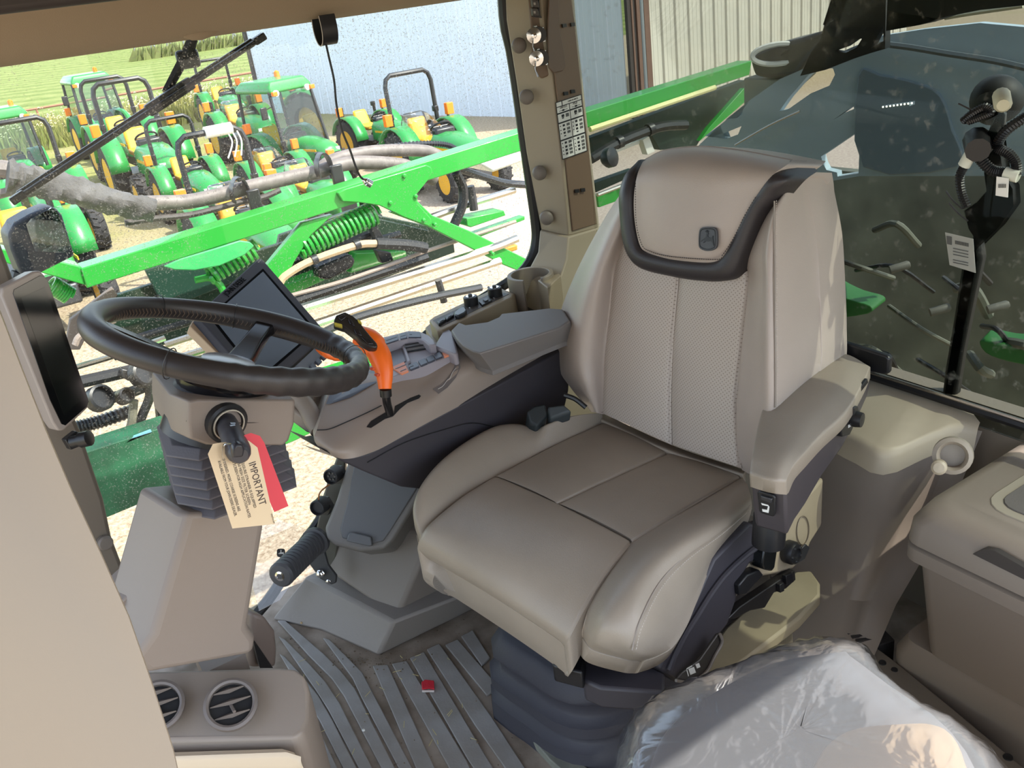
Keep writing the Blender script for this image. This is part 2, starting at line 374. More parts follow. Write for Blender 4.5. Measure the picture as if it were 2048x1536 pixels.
# ------------------------------------------------------------------ compact tractors
def wheel(name, c, r, w_, parent, rim):
    """a lugged tyre with its rim as sub-part; axle along local y"""
    mb = MB(); prof = [(r*.58, -w_/2), (r*.9, -w_/2), (r*.97, -w_*.4), (r, 0), (r*.97, w_*.4), (r*.9, w_/2), (r*.58, w_/2)]
    mb.lathe(c, (0, 1, 0), prof, 22, False)
    for k in range(16):
        a = 2*pi*k/16
        for sd_ in (-1, 1):
            p = V(c)+V((cos(a+sd_*.1)*r*1.0, sd_*w_*.24, sin(a+sd_*.1)*r*1.0)); t = V((-sin(a), 0, cos(a)))
            mb.box(p, (w_*.5, .05*r*1.6, .09*r), ((V((0, 1, 0))+t*.5*sd_).normalized(), t, V((cos(a), 0, sin(a)))))
    o = mb.build(name, TYRE, parent)
    rm = MB(); rm.lathe(c, (0, 1, 0), [(r*.58, -w_*.48), (r*.56, w_*.1), (r*.18, w_*.14), (r*.16, w_*.3), (.01, w_*.3)], 18, True); rm.build('rim', rim, o)
    return o
WRAP = glass('plastic_wrap', (.9, .9, .9), .12, .5, 9)
def tractor(label, cab=False, rops=True, loader=False, wrap=False, fold=False, folder=None):
    t = thing('compact_tractor', label, 'tractor', (0, 0, 0), 'green compact tractors parked in the yard')
    G = GREEN2
    hood = MB(); rr = []
    for x, w_, z0, z1 in ((.25, .30, .62, 1.12), (.7, .30, .62, 1.10), (1.2, .27, .62, 1.02), (1.45, .24, .62, .94), (1.52, .2, .66, .86)):
        rr.append([V((x, -w_, z0)), V((x, -w_, z1-.14)), V((x, -w_*.75, z1-.03)), V((x, 0, z1)), V((x, w_*.75, z1-.03)), V((x, w_, z1-.14)), V((x, w_, z0))])
    hood.loft(rr); h = hood.build('hood', G, t, angle=50)
    for sy in (-1, 1):
        MB().box((.85, sy*.305, .86), (.9, .012, .05)).build('side_stripe', YEL, h)
        MB().box((1.49, sy*.13, .84), (.06, .1, .07)).build('headlight', WHITE, h)
    MB().box((1.5, 0, .72), (.05, .32, .12)).build('grille', BLACK, h)
    MB().box((.45, 0, .5), (2.2, .34, .26)).build('chassis', DSTEEL, t, .03)
    for sy in (-1, 1):
        wheel('rear_wheel', (-.45, sy*.56, .58), .58, .34, t, YEL); wheel('front_wheel', (1.15, sy*.52, .36), .36, .22, t, YEL)
        f = MB(); pts = [V((-.45+.68*cos(a), sy*.42, .58+.68*sin(a))) for a in [pi*.05+pi*.85*k/10 for k in range(11)]]
        f.loft([pts, [p+V((0, sy*.34, 0)) for p in pts]], False, False); fo = f.build('fender', G, t, solid=.03)
        MB().box((-.62, sy*.68, 1.38), (.12, .15, .22)).build('amber_light', ORANGE, t, .01)
        MB().tube([(-.62, sy*.62, 1.0), (-.62, sy*.64, 1.3)], .03, 6).build('light_stalk', BLACK, t)
    MB().box((-.1, 0, .62), (1.0, .86, .06)).build('footplate', BLACK, t)
    st = MB(); st.loft([[V((-.62, -.22, .86)), V((-.62, .22, .86)), V((-.12, .2, .84)), V((-.12, -.2, .84))], [V((-.64, -.23, .98)), V((-.64, .23, .98)), V((-.1, .2, .94)), V((-.1, -.2, .94))]]); so = st.build('seat', YEL, t, .04, 3)
    st = MB(); st.loft([[V((-.72, -.22, .92)), V((-.72, .22, .92)), V((-.58, .22, .92)), V((-.58, -.22, .92))], [V((-.84, -.19, 1.32)), V((-.84, .19, 1.32)), V((-.74, .19, 1.32)), V((-.74, -.19, 1.32))]]); st.build('seat_back', YEL, t, .05, 3)
    if wrap:
        st = MB(); st.loft([[V((-.92, -.3, .84)), V((-.92, .3, .84)), V((-.02, .3, .84)), V((-.02, -.3, .84))], [V((-.95, -.28, 1.2)), V((-.95, .28, 1.2)), V((-.04, .27, 1.05)), V((-.04, -.27, 1.05))], [V((-.92, -.22, 1.42)), V((-.92, .22, 1.42)), V((-.66, .2, 1.4)), V((-.66, -.2, 1.4))]]); st.build('seat_wrap', WRAP, t, .04)
    w0 = V((.16, 0, 1.2)); sw = MB(); ax = V((-.5, 0, .86)).normalized(); u, v_ = frame(ax)
    sw.tube([w0+u*(.19*cos(2*pi*k/16))+v_*(.19*sin(2*pi*k/16)) for k in range(16)], .018, 6, closed=True)
    sw.tube([w0-u*.19, w0+u*.19], .012, 5); sw.tube([w0, w0-ax*.4], .03, 6); sw.build('steering_wheel', BLACK, t)
    MB().box((.26, 0, 1.05), (.2, .42, .28)).build('dashboard', BLACK, t, .04)
    if rops or fold:
        zt = 2.15 if not fold else 1.55
        P = [V((-.8, -.5, .7)), V((-.86, -.5, zt-.2)), V((-.87, -.46, zt-.07)), V((-.87, -.36, zt)), V((-.87, .36, zt)), V((-.87, .46, zt-.07)), V((-.86, .5, zt-.2)), V((-.8, .5, .7))]
        if fold: P = [V((-.8, -.5, .7)), V((-.82, -.5, 1.45))]; MB().tube([V((-.8, .5, .7)), V((-.82, .5, 1.45))], .045, 6).build('roll_bar', BLACK, t); 
        MB().tube(P, .045, 8).build('roll_bar', BLACK, t)
        for sy in (-1, 1): MB().box((-.85, sy*.5, 1.4), (.12, .1, .12)).build('hinge_bracket', BLACK, t, .02)
    if cab:
        r1 = [V((.42, -.56, 2.2)), V((.42, .56, 2.2)), V((-.9, .6, 2.22)), V((-.9, -.6, 2.22))]; r0 = [p+V((0, 0, -.1)) for p in r1]; r2 = [V((p.x*.86-.03, p.y*.8, 2.36)) for p in r1]
        MB().loft([r0, r1, r2]).build('cab_roof', G, t, .04, 3)
        for (x0, x1) in ((.36, .42), (-.86, -.86)):
            for sy in (-1, 1): MB().tube([(x1+.16 if x1 > 0 else x1, sy*.6, .85), (x0, sy*.54, 2.14)], .04, 6).build('cab_post', BLACK, t)
        cg = glass('tractor_cab_glass', (.70, .82, .80), .12)
        MB().add([(.54, -.56, .9), (.54, .56, .9), (.37, .5, 2.1), (.37, -.5, 2.1)], [(0, 1, 2, 3)]).build('windscreen', cg, t, smooth=False)
        for sy in (-1, 1):
            MB().add([(.54, sy*.6, .9), (-.86, sy*.6, .9), (-.86, sy*.54, 2.1), (.37, sy*.54, 2.1)], [(0, 1, 2, 3)]).build('side_window', cg, t, smooth=False)
            MB().lathe((.44, sy*.42, 2.1), (1, 0, 0), [(.07, -.03), (.07, .03), (.03, .05)], 10).build('work_light', WHITE, t)
            MB().box((.5, sy*.5, 2.1), (.08, .12, .09)).build('cab_marker', ORANGE, t, .01)
        MB().add([(-.88, -.56, 1.0), (-.88, .56, 1.0), (-.88, .52, 2.1), (-.88, -.52, 2.1)], [(0, 1, 2, 3)]).build('rear_window', cg, t, smooth=False)
        MB().lathe((-.6, .4, 2.34), (0, 0, 1), [(.07, 0), (.06, .12), (.02, .15)], 10).build('beacon', ORANGE, t)
        MB().box((.5, -.86, 1.75), (.05, .16, .26)).build('mirror', BLACK, t, .02); MB().tube([(.4, -.55, 1.85), (.5, -.86, 1.8)], .012, 5).build('mirror_arm', BLACK, t)
    if loader:
        for sy in (-1, 1):
            a = MB(); P = [V((.15, sy*.46, 1.3)), V((1.1, sy*.5, 1.2)), V((1.9, sy*.5, .62))]
            a.tube(spline(P, 5), .075, 6, squash=.6); a.build('loader_arm', G, t)
            MB().box((.2, sy*.46, .95), (.2, .1, .8)).build('loader_mast', G, t, .02)
            MB().tube([(.35, sy*.5, .85), (1.35, sy*.5, 1.0)], .035, 6).build('loader_ram', STEEL, t)
        b = MB(); pr = [V((1.85, 0, .75)), V((1.75, 0, .35)), V((1.9, 0, .12)), V((2.5, 0, .10)), V((2.5, 0, .14)), V((1.95, 0, .18)), V((1.83, 0, .36)), V((1.92, 0, .73))]
        b.prism([p+V((0, -.75, 0)) for p in pr], (0, 1.5, 0)); b.build('bucket', G, t)
    return t
HEAD = atan2(-.80, -.42+.35)
def park(t, px, py, ztop, rot=0.0, sc=1.0, xo=-.85):
    """stand a tractor so that its roll bar top comes where the photo shows it"""
    p = at(px, py, z=ztop); a = HEAD+rot
    k = sc; t.scale = (k, k, k); t.rotation_euler = (0, 0, a)
    t.location = (p.x-cos(a)*xo*k, p.y-sin(a)*xo*k, GZ); return t
def tr(n, k=None, *a, **kw):
    t = tractor(*a, **kw); return t
park(tr(0, None, 'cab tractor with loader on the left, an amber beacon on its roof', cab=True, rops=False, loader=True), 168, 150, .42, .15, 1.0, -.3)
park(tr(0, None, 'left one of the two roll-bar tractors overlapping in front of the loader cab tractor', rops=True), 202, 157, .45, .1, 1.09)
park(tr(0, None, 'right one of the two roll-bar tractors overlapping in front of the loader cab tractor', rops=True), 236, 160, .55, .1, 1.13)
park(tr(0, None, 'roll-bar tractor with a yellow seat, centre left, right behind the hose bundle', rops=True, wrap=False), 330, 226, .0, .1, .84)
t7 = park(tr(0, None, 'roll-bar tractor with a white wrapped tube fixed on its bar', rops=True, wrap=True), 420, 272, .05, .1, .93)
MB().tube([V((-.87, .34, 2.15)), V((-.87, -.06, 2.15))], .085, 12).build('white_tube', WHITE, t7)
for i in range(3): MB().tube(spline([V((-.84, .4-.07*i, 2.1)), V((-.8, .42-.07*i, 1.95)), V((-.78, .36-.1*i, 1.75))], 4), .012, 5).build('zip_tie', WHITE, t7)
park(tr(0, None, 'roll-bar tractor farthest back, its bar rising against the weeds beside the wiper', rops=True), 418, 120, .25, .05)
park(tr(0, None, 'tractor with a plastic wrapped yellow seat left of the cab tractor by the wall', rops=False, fold=True, wrap=True), 455, 186, -.30, .1)
park(tr(0, None, 'cab tractor parked beside the pale metal wall', cab=True, rops=False), 540, 158, .22, .35, .9, -.3)
park(tr(0, None, 'tractor with folded bar and yellow seat behind the hanging cable', rops=False, fold=True, wrap=False), 716, 226, -.86, .2, .84)
park(tr(0, None, 'tractor with a tall roll bar standing right against the pale metal wall', rops=True, wrap=True), 815, 156, .05, .1, .95)
park(tr(0, None, 'tractor with a bagged yellow seat just above the hose clamp', rops=False, fold=True, wrap=True), 590, 318, -.764, .1, .8)
park(tr(0, None, 'cab tractor cut off by the left edge of the picture', cab=True, rops=False), -8, 216, .22, .15, .9, -.3)
park(tr(0, None, 'roll-bar tractor at the left edge in front of the cut off cab tractor', rops=True), 30, 242, .25, .1)
park(tr(0, None, 'tractor at far left below the wrapped hoses, green bonnet with headlamps', rops=False, fold=True), 20, 350, -.40, .15).location = (.72, 13.6, GZ)
park(tr(0, None, 'tractor with a wrapped seat between the white tube and the cab tractor', rops=False, fold=True, wrap=True), 480, 284, -.76, .1, .8).location = (5.06, 15.95, GZ)
# ------------------------------------------------------------------ folded spray boom beside the cab (plane y = 3.4)
BY = 3.4
def B(px, py, dy=0.0): return at(px, py, y=BY+dy)
def bq(pix, dy=0.0): return [B(x, y, dy) for x, y in pix]
boom = thing('spray_boom', 'folded green spray boom running along outside the right window', 'spray boom', B(600, 440))
def bpart(name, pix, dy, th, m, bevel=.004, parent=None):
    return MB().prism(bq(pix, dy), (0, th, 0)).build(name, m, parent or boom, bevel)
def btube(name, pix, r, m, dy=0.0, parent=None, n=8, sp=6, jitter=0):
    P = spline([B(x, y, dy) for x, y in pix], sp) if len(pix) > 2 else bq(pix, dy)
    return MB().tube(P, r, n).build(name, m, parent or boom)
bpart('main_beam', [(162, 537), (1504, 121), (1499, 150), (1178, 255), (1037, 304), (174, 577)], 0, .10, GREEN)
bpart('end_beam', [(0, 497), (76, 513), (161, 533), (172, 571), (84, 546), (0, 523)], .01, .10, GREEN)
bpart('gusset_plate', [(676, 386), (691, 378), (852, 330), (862, 334), (865, 344), (855, 362), (834, 388), (836, 408), (862, 437), (864, 448), (857, 452), (808, 434), (760, 411), (719, 405), (686, 403)], -.02, .02, GREEN, .003)
gp = boom.children[-1]
for x, y in ((810, 352), (782, 406), (833, 393), (849, 441), (872, 450), (987, 508)): MB().lathe(B(x, y, -.03), (0, 1, 0), [(.005, 0), (.009, .004), (.009, .02)], 8).build('bolt', GREEN, gp)
bpart('brace', [(835, 402), (864, 430), (940, 462), (1062, 522), (1052, 548), (1010, 531), (860, 455), (780, 425)], 0, .03, GREEN)
bpart('brace', [(667, 429), (605, 446), (581, 475), (495, 580), (540, 604), (570, 563), (589, 524), (622, 471)], .02, .04, GREEN)
PLG = mat('pale_green_plate', s(56, 165, 92), .5)
bpart('plate', [(327, 533), (360, 518), (430, 497), (480, 481), (500, 484), (509, 492), (490, 510), (440, 532), (390, 541), (350, 540)], -.012, .01, PLG)
def coil(p0, p1, r, turns, wire, name='coil_spring', m=GREEN):
    a = (p1-p0); L_ = a.length; a.normalize(); u, v_ = frame(a); N = int(turns*12)
    return MB().tube([p0+a*(L_*k/N)+u*(r*cos(2*pi*k*turns/N))+v_*(r*sin(2*pi*k*turns/N)) for k in range(N+1)], wire, 5).build(name, m, boom)
coil(B(598, 497, .06), B(752, 424, .06), .045, 17, .0085); coil(B(416, 551, .08), B(512, 496, .08), .036, 10, .009); coil(B(99, 567, .1), B(140, 592, .1), .03, 9, .006)
btube('link_rod', [(390, 560), (420, 556), (440, 570), (450, 590)], .014, GREEN, .07)
bpart('lower_frame', [(190, 604), (640, 462), (700, 424), (860, 462), (852, 492), (640, 560), (330, 690), (230, 722)], .32, .03, DGREEN)  # lower frames: dark green stands in for shade under the main beam
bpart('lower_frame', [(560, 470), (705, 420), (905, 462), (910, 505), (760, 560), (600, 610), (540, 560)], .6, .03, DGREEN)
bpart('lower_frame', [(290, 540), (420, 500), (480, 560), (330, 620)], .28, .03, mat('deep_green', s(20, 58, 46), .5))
# bright tubes
def bt(name, pix, r, m, dy=0): return btube(name, pix, r, m, dy)
bt('boom_tube', [(560, 632), (611, 614), (951, 508), (1034, 477)], .019, STEEL, .0)
bt('boom_tube', [(560, 671), (654, 640), (958, 536), (1000, 522)], .018, STEEL, .0)
bt('boom_tube', [(850, 439), (933, 410), (1029, 380)], .016, STEEL, .15)
bt('boom_tube', [(640, 511), (800, 468)], .016, DSTEEL, .2)
bt('boom_tube', [(330, 690), (610, 600)], .014, STEEL, .10)
bt('boom_tube', [(320, 727), (470, 680), (600, 640)], .014, STEEL, .05)
bt('boom_tube', [(150, 735), (237, 709), (330, 676)], .011, STEEL, .0)
bt('boom_tube', [(640, 668), (716, 634), (850, 598), (962, 575)], .017, DSTEEL, -.12)
bt('rod_clamp', [(876, 560), (882, 580), (888, 604)], .016, DSTEEL, -.10)
bt('thin_rod', [(578, 592), (687, 562), (800, 522), (853, 502), (1031, 443)], .009, mat('dusty_rod', s(150, 135, 125), .5), .06)
bt('black_bar', [(560, 612), (600, 598), (853, 513)], .026, BLACK, .08)
bt('black_bar', [(150, 767), (276, 738), (330, 722)], .024, DSTEEL, .0)
bt('black_bar', [(230, 690), (480, 612)], .016, BLACK, .2)
bt('rod_clamp', [(940, 372), (945, 398), (948, 420)], .02, DSTEEL, .12)
bpart('green_channel', [(933, 437), (1008, 421), (1012, 431), (942, 455), (934, 452)], .1, .1, GREEN)
bpart('green_channel', [(940, 470), (1050, 432), (1050, 440), (945, 480)], .2, .05, GREEN)
bpart('green_channel', [(701, 547), (814, 513), (812, 502), (712, 507), (706, 520)], .25, .1, GREEN)
bpart('green_channel', [(560, 575), (640, 545), (650, 560), (580, 592)], .22, .08, GREEN)
bpart('bracket', [(652+90, 451), (755, 452), (770, 478), (752, 484)], .05, .04, DSTEEL)
bpart('bracket', [(752, 500), (782, 505), (788, 522), (764, 527)], .12, .04, DSTEEL)
bpart('bracket', [(440, 632), (462, 620), (472, 640), (450, 655)], .05, .05, mat('blue_grey_bracket', s(70, 95, 100), .5))
bpart('black_manifold', [(635, 535), (700, 508), (712, 520), (706, 535), (660, 560), (640, 558)], .1, .08, BLACK, .01)
bpart('orange_valve', [(1010, 497), (1035, 489), (1036, 500), (1015, 507)], .1, .05, mat('ochre_valve', s(190, 130, 40), .5), .006)
bpart('white_cover', [(960, 327), (1044, 303), (1046, 323), (986, 345)], .3, .25, WHITE, .01)
# wet boom fittings low on the left
nz = BLACK
for x, y, r in ((292, 745, .05), (205, 794, .048), (255, 790, .03)):
    p = B(x, y, -.1); MB().lathe(p, (.45, -.8, .35), [(r*.75, -.05), (r, -.04), (r, 0), (r*.82, .004), (r*.78, -.02), (.01, -.02)], 18).build('nozzle_body', BLACK, boom)
bpart('nozzle_clip', [(243, 738), (262, 742), (268, 755), (258, 763), (246, 756)], -.06, .04, DSTEEL)
bt('nozzle_line', [(210, 800), (260, 785), (300, 770), (340, 758)], .022, mat('smoky_fitting', s(62, 72, 72), .5), .02)
bt('nozzle_line', [(292, 760), (300, 790), (285, 830), (280, 850), (300, 862), (312, 850)], .018, BLACK, -.02)
bt('nozzle_line', [(268, 800), (262, 850), (245, 880), (240, 920)], .016, mat('muddy_fitting', s(112, 108, 92), .8, var=.3, vscale=20), -.05)
bt('nozzle_line', [(318, 770), (322, 830), (330, 870)], .02, BLACK, .02)
mb = MB(); P = spline([B(150, 856, 0), B(200, 843, 0), B(262, 822, 0)], 14)
mb.tube(P, [.022 if k % 2 else .027 for k in range(len(P))], 10); mb.build('ribbed_hose', BLACK, boom, smooth=False)
bt('lower_pipe', [(150, 690), (160, 672), (200, 652), (230, 640)], .012, mat('dusty_rod', (0, 0, 0)), .1)
bpart('spray_panel', [(140, 640), (225, 575), (236, 590), (180, 660), (160, 700), (130, 700)], .2, .03, mat('dusty_panel', s(118, 104, 96), .7))
bpart('lower_beam', [(345, 850), (560, 785), (760, 720), (760, 800), (590, 882), (345, 982)], -.2, .12, GREEN)
bpart('lower_panel', [(120, 925), (176, 903), (334, 852), (348, 850), (348, 982), (330, 987), (215, 1035), (120, 1070)], -.22, .12, mat('dusty_dark_green', s(28, 84, 56), .7, var=.35, vscale=9))  # shaded left end of the lower beam, shade painted as darker green
bpart('sky_blue_strip', [(252, 886), (268, 873), (302, 860), (304, 865)], -.22, .01, mat('pale_blue', s(110, 170, 190), .5), 0)
# long hoses over the boom
hs = thing('hose_bundle', 'dusty black hoses sweeping over the green boom', 'hose', B(600, 345, .2))
HOSE2 = mat('dusty_hose_top', s(112, 103, 98), .55, var=.2, vscale=30)
btube('hose', [(250, 408), (312, 406), (378, 403), (456, 386), (495, 375), (573, 357), (642, 342), (664, 334), (719, 325), (797, 329), (826, 338), (870, 360)], .029, HOSE2, .22, hs, 12)
btube('hose', [(640, 338), (662, 322), (699, 311), (758, 302), (836, 301), (867, 307), (910, 330)], .027, HOSE2, .28, hs, 12)
btube('hose', [(250, 446), (310, 437), (378, 430), (437, 416), (476, 405), (525, 395), (560, 380)], .012, HOSE, .2, hs)
btube('hose', [(-40, 338), (10, 338), (60, 350)], .03, HOSE2, .2, hs); btube('hose', [(-40, 400), (0, 388), (40, 380), (80, 385)], .016, HOSE2, .16, hs)
P = spline([B(745, 302, .35), B(797, 291, .35), B(855, 287, .35), B(894, 290, .35), B(915, 300, .35)], 16)
MB().tube(P, [.010 if k % 2 else .014 for k in range(len(P))], 8).build('corrugated_hose', DSTEEL, hs, smooth=False)
btube('hose', [(912, 345), (926, 377), (924, 412), (908, 450)], .022, BLACK, .08, hs); btube('hose', [(900, 335), (922, 339), (972, 355), (1012, 366), (1060, 370)], .017, DSTEEL, .12, hs)
CREAM = mat('straw_dusted_hose', s(186, 160, 128), .7)
btube('hose', [(560, 566), (572, 551), (622, 522), (712, 491), (752, 487)], .016, CREAM, .02, hs); btube('hose', [(752, 487), (814, 490), (852, 496)], .024, RUBBER, .02, hs); btube('hose', [(560, 540), (640, 505), (740, 470)], .018, BLACK, .12, hs)
for x0, y0 in ((480, 388), (648, 338)):
    c = B(x0, y0, .16); P = [c+V((.055*cos(a)*.7, -.02+.10*cos(a)*.2, .06*sin(a))) for a in [pi*1.15-pi*1.3*k/12 for k in range(13)]]
    P = [V((p.x, p.y, p.z)) for p in P]
    mb = MB(); mb.loft([[p, p+V((.0, .05, .0)), p+V((.004, .05, .006)), p+V((.004, 0, .006))] for p in P]); mb.build('clamp', BLACK, hs)
    MB().box(c+V((.045, -.02, -.06)), (.05, .02, .14)).build('clamp', BLACK, hs, .005)
for x0, y0 in ((629, 519), (714, 489)): MB().lathe(B(x0, y0, .02), B(x0+20, y0-8, .02)-B(x0, y0, .02), [(.02, -.012), (.02, .012)], 12).build('clamp', DSTEEL, hs)
# fabric sleeve around the hoses at the left
sv = MB(); rnd = random.Random(2); rings = []
T = spline([B(15, 352, .1), B(60, 360, .1), B(140, 380, .1), B(220, 402, .1), B(307, 419, .1)], 9)
for i, p in enumerate(T):
    t = (T[min(i+1, len(T)-1)]-T[max(i-1, 0)]).normalized(); u, v_ = frame(t); ring = []
    for k in range(16):
        a = 2*pi*k/16; rr = .055*(1-.25*i/len(T))*(1+.22*sin(3*a+i*.8)*sin(i*.55)+rnd.uniform(-.08, .08)); ring.append(p+u*(rr*cos(a))+v_*(rr*sin(a)))
    rings.append(ring)
sv.loft(rings); sv.build('fabric_sleeve', mat('grey_fabric', s(84, 82, 80), .8, var=.25, vscale=12, bump=.6, bscale=40, bdist=.01), hs)

# boom continues past the pillar: pipework under the beam
pw = thing('boom_pipework', 'black hoses and a cream pipe hanging under the boom beyond the pillar', 'pipework', B(1300, 270))
btube('cream_pipe', [(1180, 259), (1430, 175)], .013, mat('cream_pipe', s(230, 222, 160), .5), -.02, pw)
btube('hose', [(1182, 318), (1234, 287), (1297, 261), (1332, 252), (1372, 250)], .024, BLACK, -.05, pw)
for x, y in ((1238, 284), (1300, 259)): MB().lathe(B(x, y, -.05), B(x+30, y-12, -.05)-B(x, y, -.05), [(.03, -.015), (.03, .015)], 12).build('clamp', BLACK, pw)
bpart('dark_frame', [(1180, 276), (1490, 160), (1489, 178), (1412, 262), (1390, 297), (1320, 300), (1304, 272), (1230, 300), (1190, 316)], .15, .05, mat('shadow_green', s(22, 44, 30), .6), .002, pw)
bpart('green_stay', [(1489, 176), (1418, 256), (1400, 282), (1490, 204)], .05, .03, GREEN, .002, pw)
bpart('cream_post', [(1285, 279), (1298, 272), (1310, 303), (1295, 310)], -.02, .04, WHITE, .002, pw)
bpart('cream_post', [(1217, 305), (1280, 280), (1280, 287), (1217, 312)], 0, .04, WHITE, .002, pw)
bpart('green_stay', [(1190, 366), (1270, 338), (1260, 355), (1192, 385)], .1, .05, DGREEN, .002, pw)
bpart('green_stay', [(1195, 392), (1250, 372), (1240, 400), (1198, 415)], .1, .05, GREEN, .002, pw)
btube('thin_pipe', [(1195, 390), (1260, 365)], .01, STEEL, -.02, pw)
MB().lathe(B(1208, 318, -.1), (.3, -.9, .2), [(.03, 0), (.045, .02), (.045, .05), (.02, .06)], 14).build('valve', BLACK, pw)

# ------------------------------------------------------------------ wiper and outside mirror
wp = thing('wiper', 'long black wiper blade lying diagonally across the right window', 'wiper', at(270, 240, y=2.10))
bl0, bl1 = at(22, 404, y=2.10), at(529, 71, y=2.10)
def wseg(a, b, w_, h, name, m, dy=0):
    p, q = bl0.lerp(bl1, a)+V((0, dy, 0)), bl0.lerp(bl1, b)+V((0, dy, 0)); d = (q-p).normalized(); nrm = d.cross(V((0, 1, 0)))
    MB().box((p+q)/2, ((q-p).length, h, w_), (d, V((0, 1, 0)), nrm)).build(name, m, wp, .003)
wseg(0, 1, .009, .02, 'blade', BLACK); wseg(.03, .96, .018, .012, 'spoiler', BLACK, .015); wseg(0, .05, .016, .022, 'end_cap', BLACK); wseg(.955, 1, .016, .022, 'end_cap', BLACK)
wseg(.52, .70, .026, .02, 'blade_clip', BLACK, .012)
a0 = [at(388, 70, y=2.14), at(370, 114, y=2.15), at(332, 185, y=2.13)]
MB().tube(a0, [.012, .012, .010], 6).build('arm', BLACK, wp); MB().tube([at(392, 80, y=2.145), at(382, 112, y=2.15)], .005, 6).build('spring', DSTEEL, wp)
MB().box(at(376, 118, y=2.15), (.05, .02, .04)).build('arm_joint', BLACK, wp, .008)
mr_ = thing('side_mirror', 'outside mirror in a dark housing by the front corner post', 'mirror', at(80, 490, y=2.45))
MB().prism([at(x, y, y=2.45) for x, y in [(15, 470), (29, 446), (60, 428), (98, 413), (111, 415), (125, 431), (150, 512), (84, 545), (43, 552), (22, 500)]], (-.01, .09, 0)).build('housing', mat('mirror_housing', s(44, 50, 62), .5), mr_, .012, 3)
MB().prism([at(x, y, y=2.435) for x, y in [(52, 449), (62, 438), (103, 416), (114, 421), (147, 507), (70, 502), (62, 480)]], (0, .01, 0)).build('mirror_glass', mat('mirror_glass', s(225, 228, 232), .03, metal=1), mr_)
MB().tube([at(40, 545, y=2.5), at(20, 620, y=2.5), at(10, 700, y=2.5)], .02, 8).build('mirror_arm', BLACK, mr_)

# ------------------------------------------------------------------ machine parts and reflection stand-ins behind the rear glass
def slab_holes(name, outline, holes, o, n, th, m, parent, bevel=0):
    n = V(n).normalized(); n = n if n.dot(EYE-V(o)) > 0 else -n
    bm = bmesh.new(); from mathutils.geometry import tessellate_polygon
    loops = [[on(x, y, o, n) for x, y in L_] for L_ in [outline]+holes]; flat = [p for L_ in loops for p in L_]
    vf = [bm.verts.new(p) for p in flat]; vb = [bm.verts.new(p-n*th) for p in flat]
    for t in tessellate_polygon(loops): bm.faces.new([vf[i] for i in t]); bm.faces.new([vb[i] for i in reversed(t)])
    k = 0
    for L_ in loops:
        m_ = len(L_)
        for i in range(m_): j = (i+1) % m_; bm.faces.new([vf[k+i], vf[k+j], vb[k+j], vb[k+i]])
        k += m_
    bmesh.ops.recalc_face_normals(bm, faces=bm.faces)
    c = sum((v.co for v in bm.verts), V())/len(bm.verts); bmesh.ops.translate(bm, verts=bm.verts, vec=-c)
    me = bpy.data.meshes.new(name); bm.to_mesh(me); bm.free()
    return place(name, me, m, c, parent, bevel)
TANKC = mat('tank_blue_grey', s(176, 194, 206), .45, var=.08, vscale=2)
TX = (2.5, 0, 0); XN = (1, .25, 0)
tk = thing('rear_body_panel', 'big blue grey rear body panel with cut-outs behind the rear glass', 'machine body', on(1700, 240, TX, XN))
P1 = [(1558, 223), (1577, 196), (1618, 149), (1647, 136), (1666, 137), (1670, 149), (1659, 171), (1621, 187), (1577, 218)]
P2 = [(1451, 239), (1468, 226), (1485, 221), (1485, 229), (1473, 236)]
P3 = [(1410, 272), (1447, 267), (1483, 252), (1476, 269), (1451, 278)]
P4 = [(1666, 240), (1707, 211), (1708, 218), (1691, 225)]
P5 = [(1642, 313), (1714, 264), (1719, 294), (1717, 347), (1675, 353), (1674, 345), (1653, 340), (1647, 329)]
slab_holes('panel', [(1386, 305), (1400, 288), (1440, 250), (1500, 200), (1560, 158), (1620, 132), (1700, 96), (1760, 72), (1850, 58), (1960, 46), (2060, 55), (2150, 70), (2150, 352), (1720, 352), (1640, 366), (1560, 345), (1470, 318)], [P1, P2, P3, P4, P5], TX, XN, .03, TANKC, tk)  # openings shaped to stand for gravel reflections in the rear glass
DT = mat('tank_dark_grey', s(126, 142, 154), .5)
slab('raised_panel', [(1716, 150), (1760, 150), (1830, 165), (1880, 190), (1905, 260), (1915, 335), (1725, 335)], (2.49, 0, 0), XN, .02, DT, tk, .004, rounds=3)
MB().tube(spline([on(x, y, (2.47, 0, 0), XN) for x, y in ((1660, 118), (1740, 90), (1800, 92), (1900, 108), (1990, 122), (2070, 140))], 6), .008, 6).build('edge_bead', mat('panel_edge', s(96, 106, 112), .5), tk)
MB().tube(spline([on(x, y, (2.47, 0, 0), XN) for x, y in ((1470, 290), (1540, 250), (1600, 222))], 4), .003, 5).build('scratch_wire', STEEL, tk)
BB = mat('black_body', s(22, 24, 26), .5)
slab_holes('upper_guard', [(1600, 152), (1622, 105), (1640, 80), (1668, -20), (1772, -20), (1770, 98), (1742, 106), (1700, 120), (1650, 140)], [[(1742, 96), (1766, 52), (1767, 82)], [(1667, 103), (1690, 95), (1713, 79), (1724, 77), (1713, 95), (1691, 106)], [(1640+6, 49), (1667, 40), (1652, 54)], [(1694, 28), (1702, 22), (1700, 30)], [(1728, 62), (1737, 52), (1734, 62)]], (2.3, 0, 0), XN, .03, BB, tk)  # black slab standing for a dark door-frame reflection, holes for its bright gaps
MB().tube(spline([on(x, y, (2.3, 0, 0), XN) for x, y in ((1890, 35), (1950, 25), (2046, 11))], 4), .006, 6).build('roof_edge', mat('cream_edge', s(200, 200, 180), .5), tk)
fb_ = thing('fender_box', 'black rounded box with a white ring on top beyond the rear glass', 'box', on(1550, 130, (2.7, 0, 0), XN))
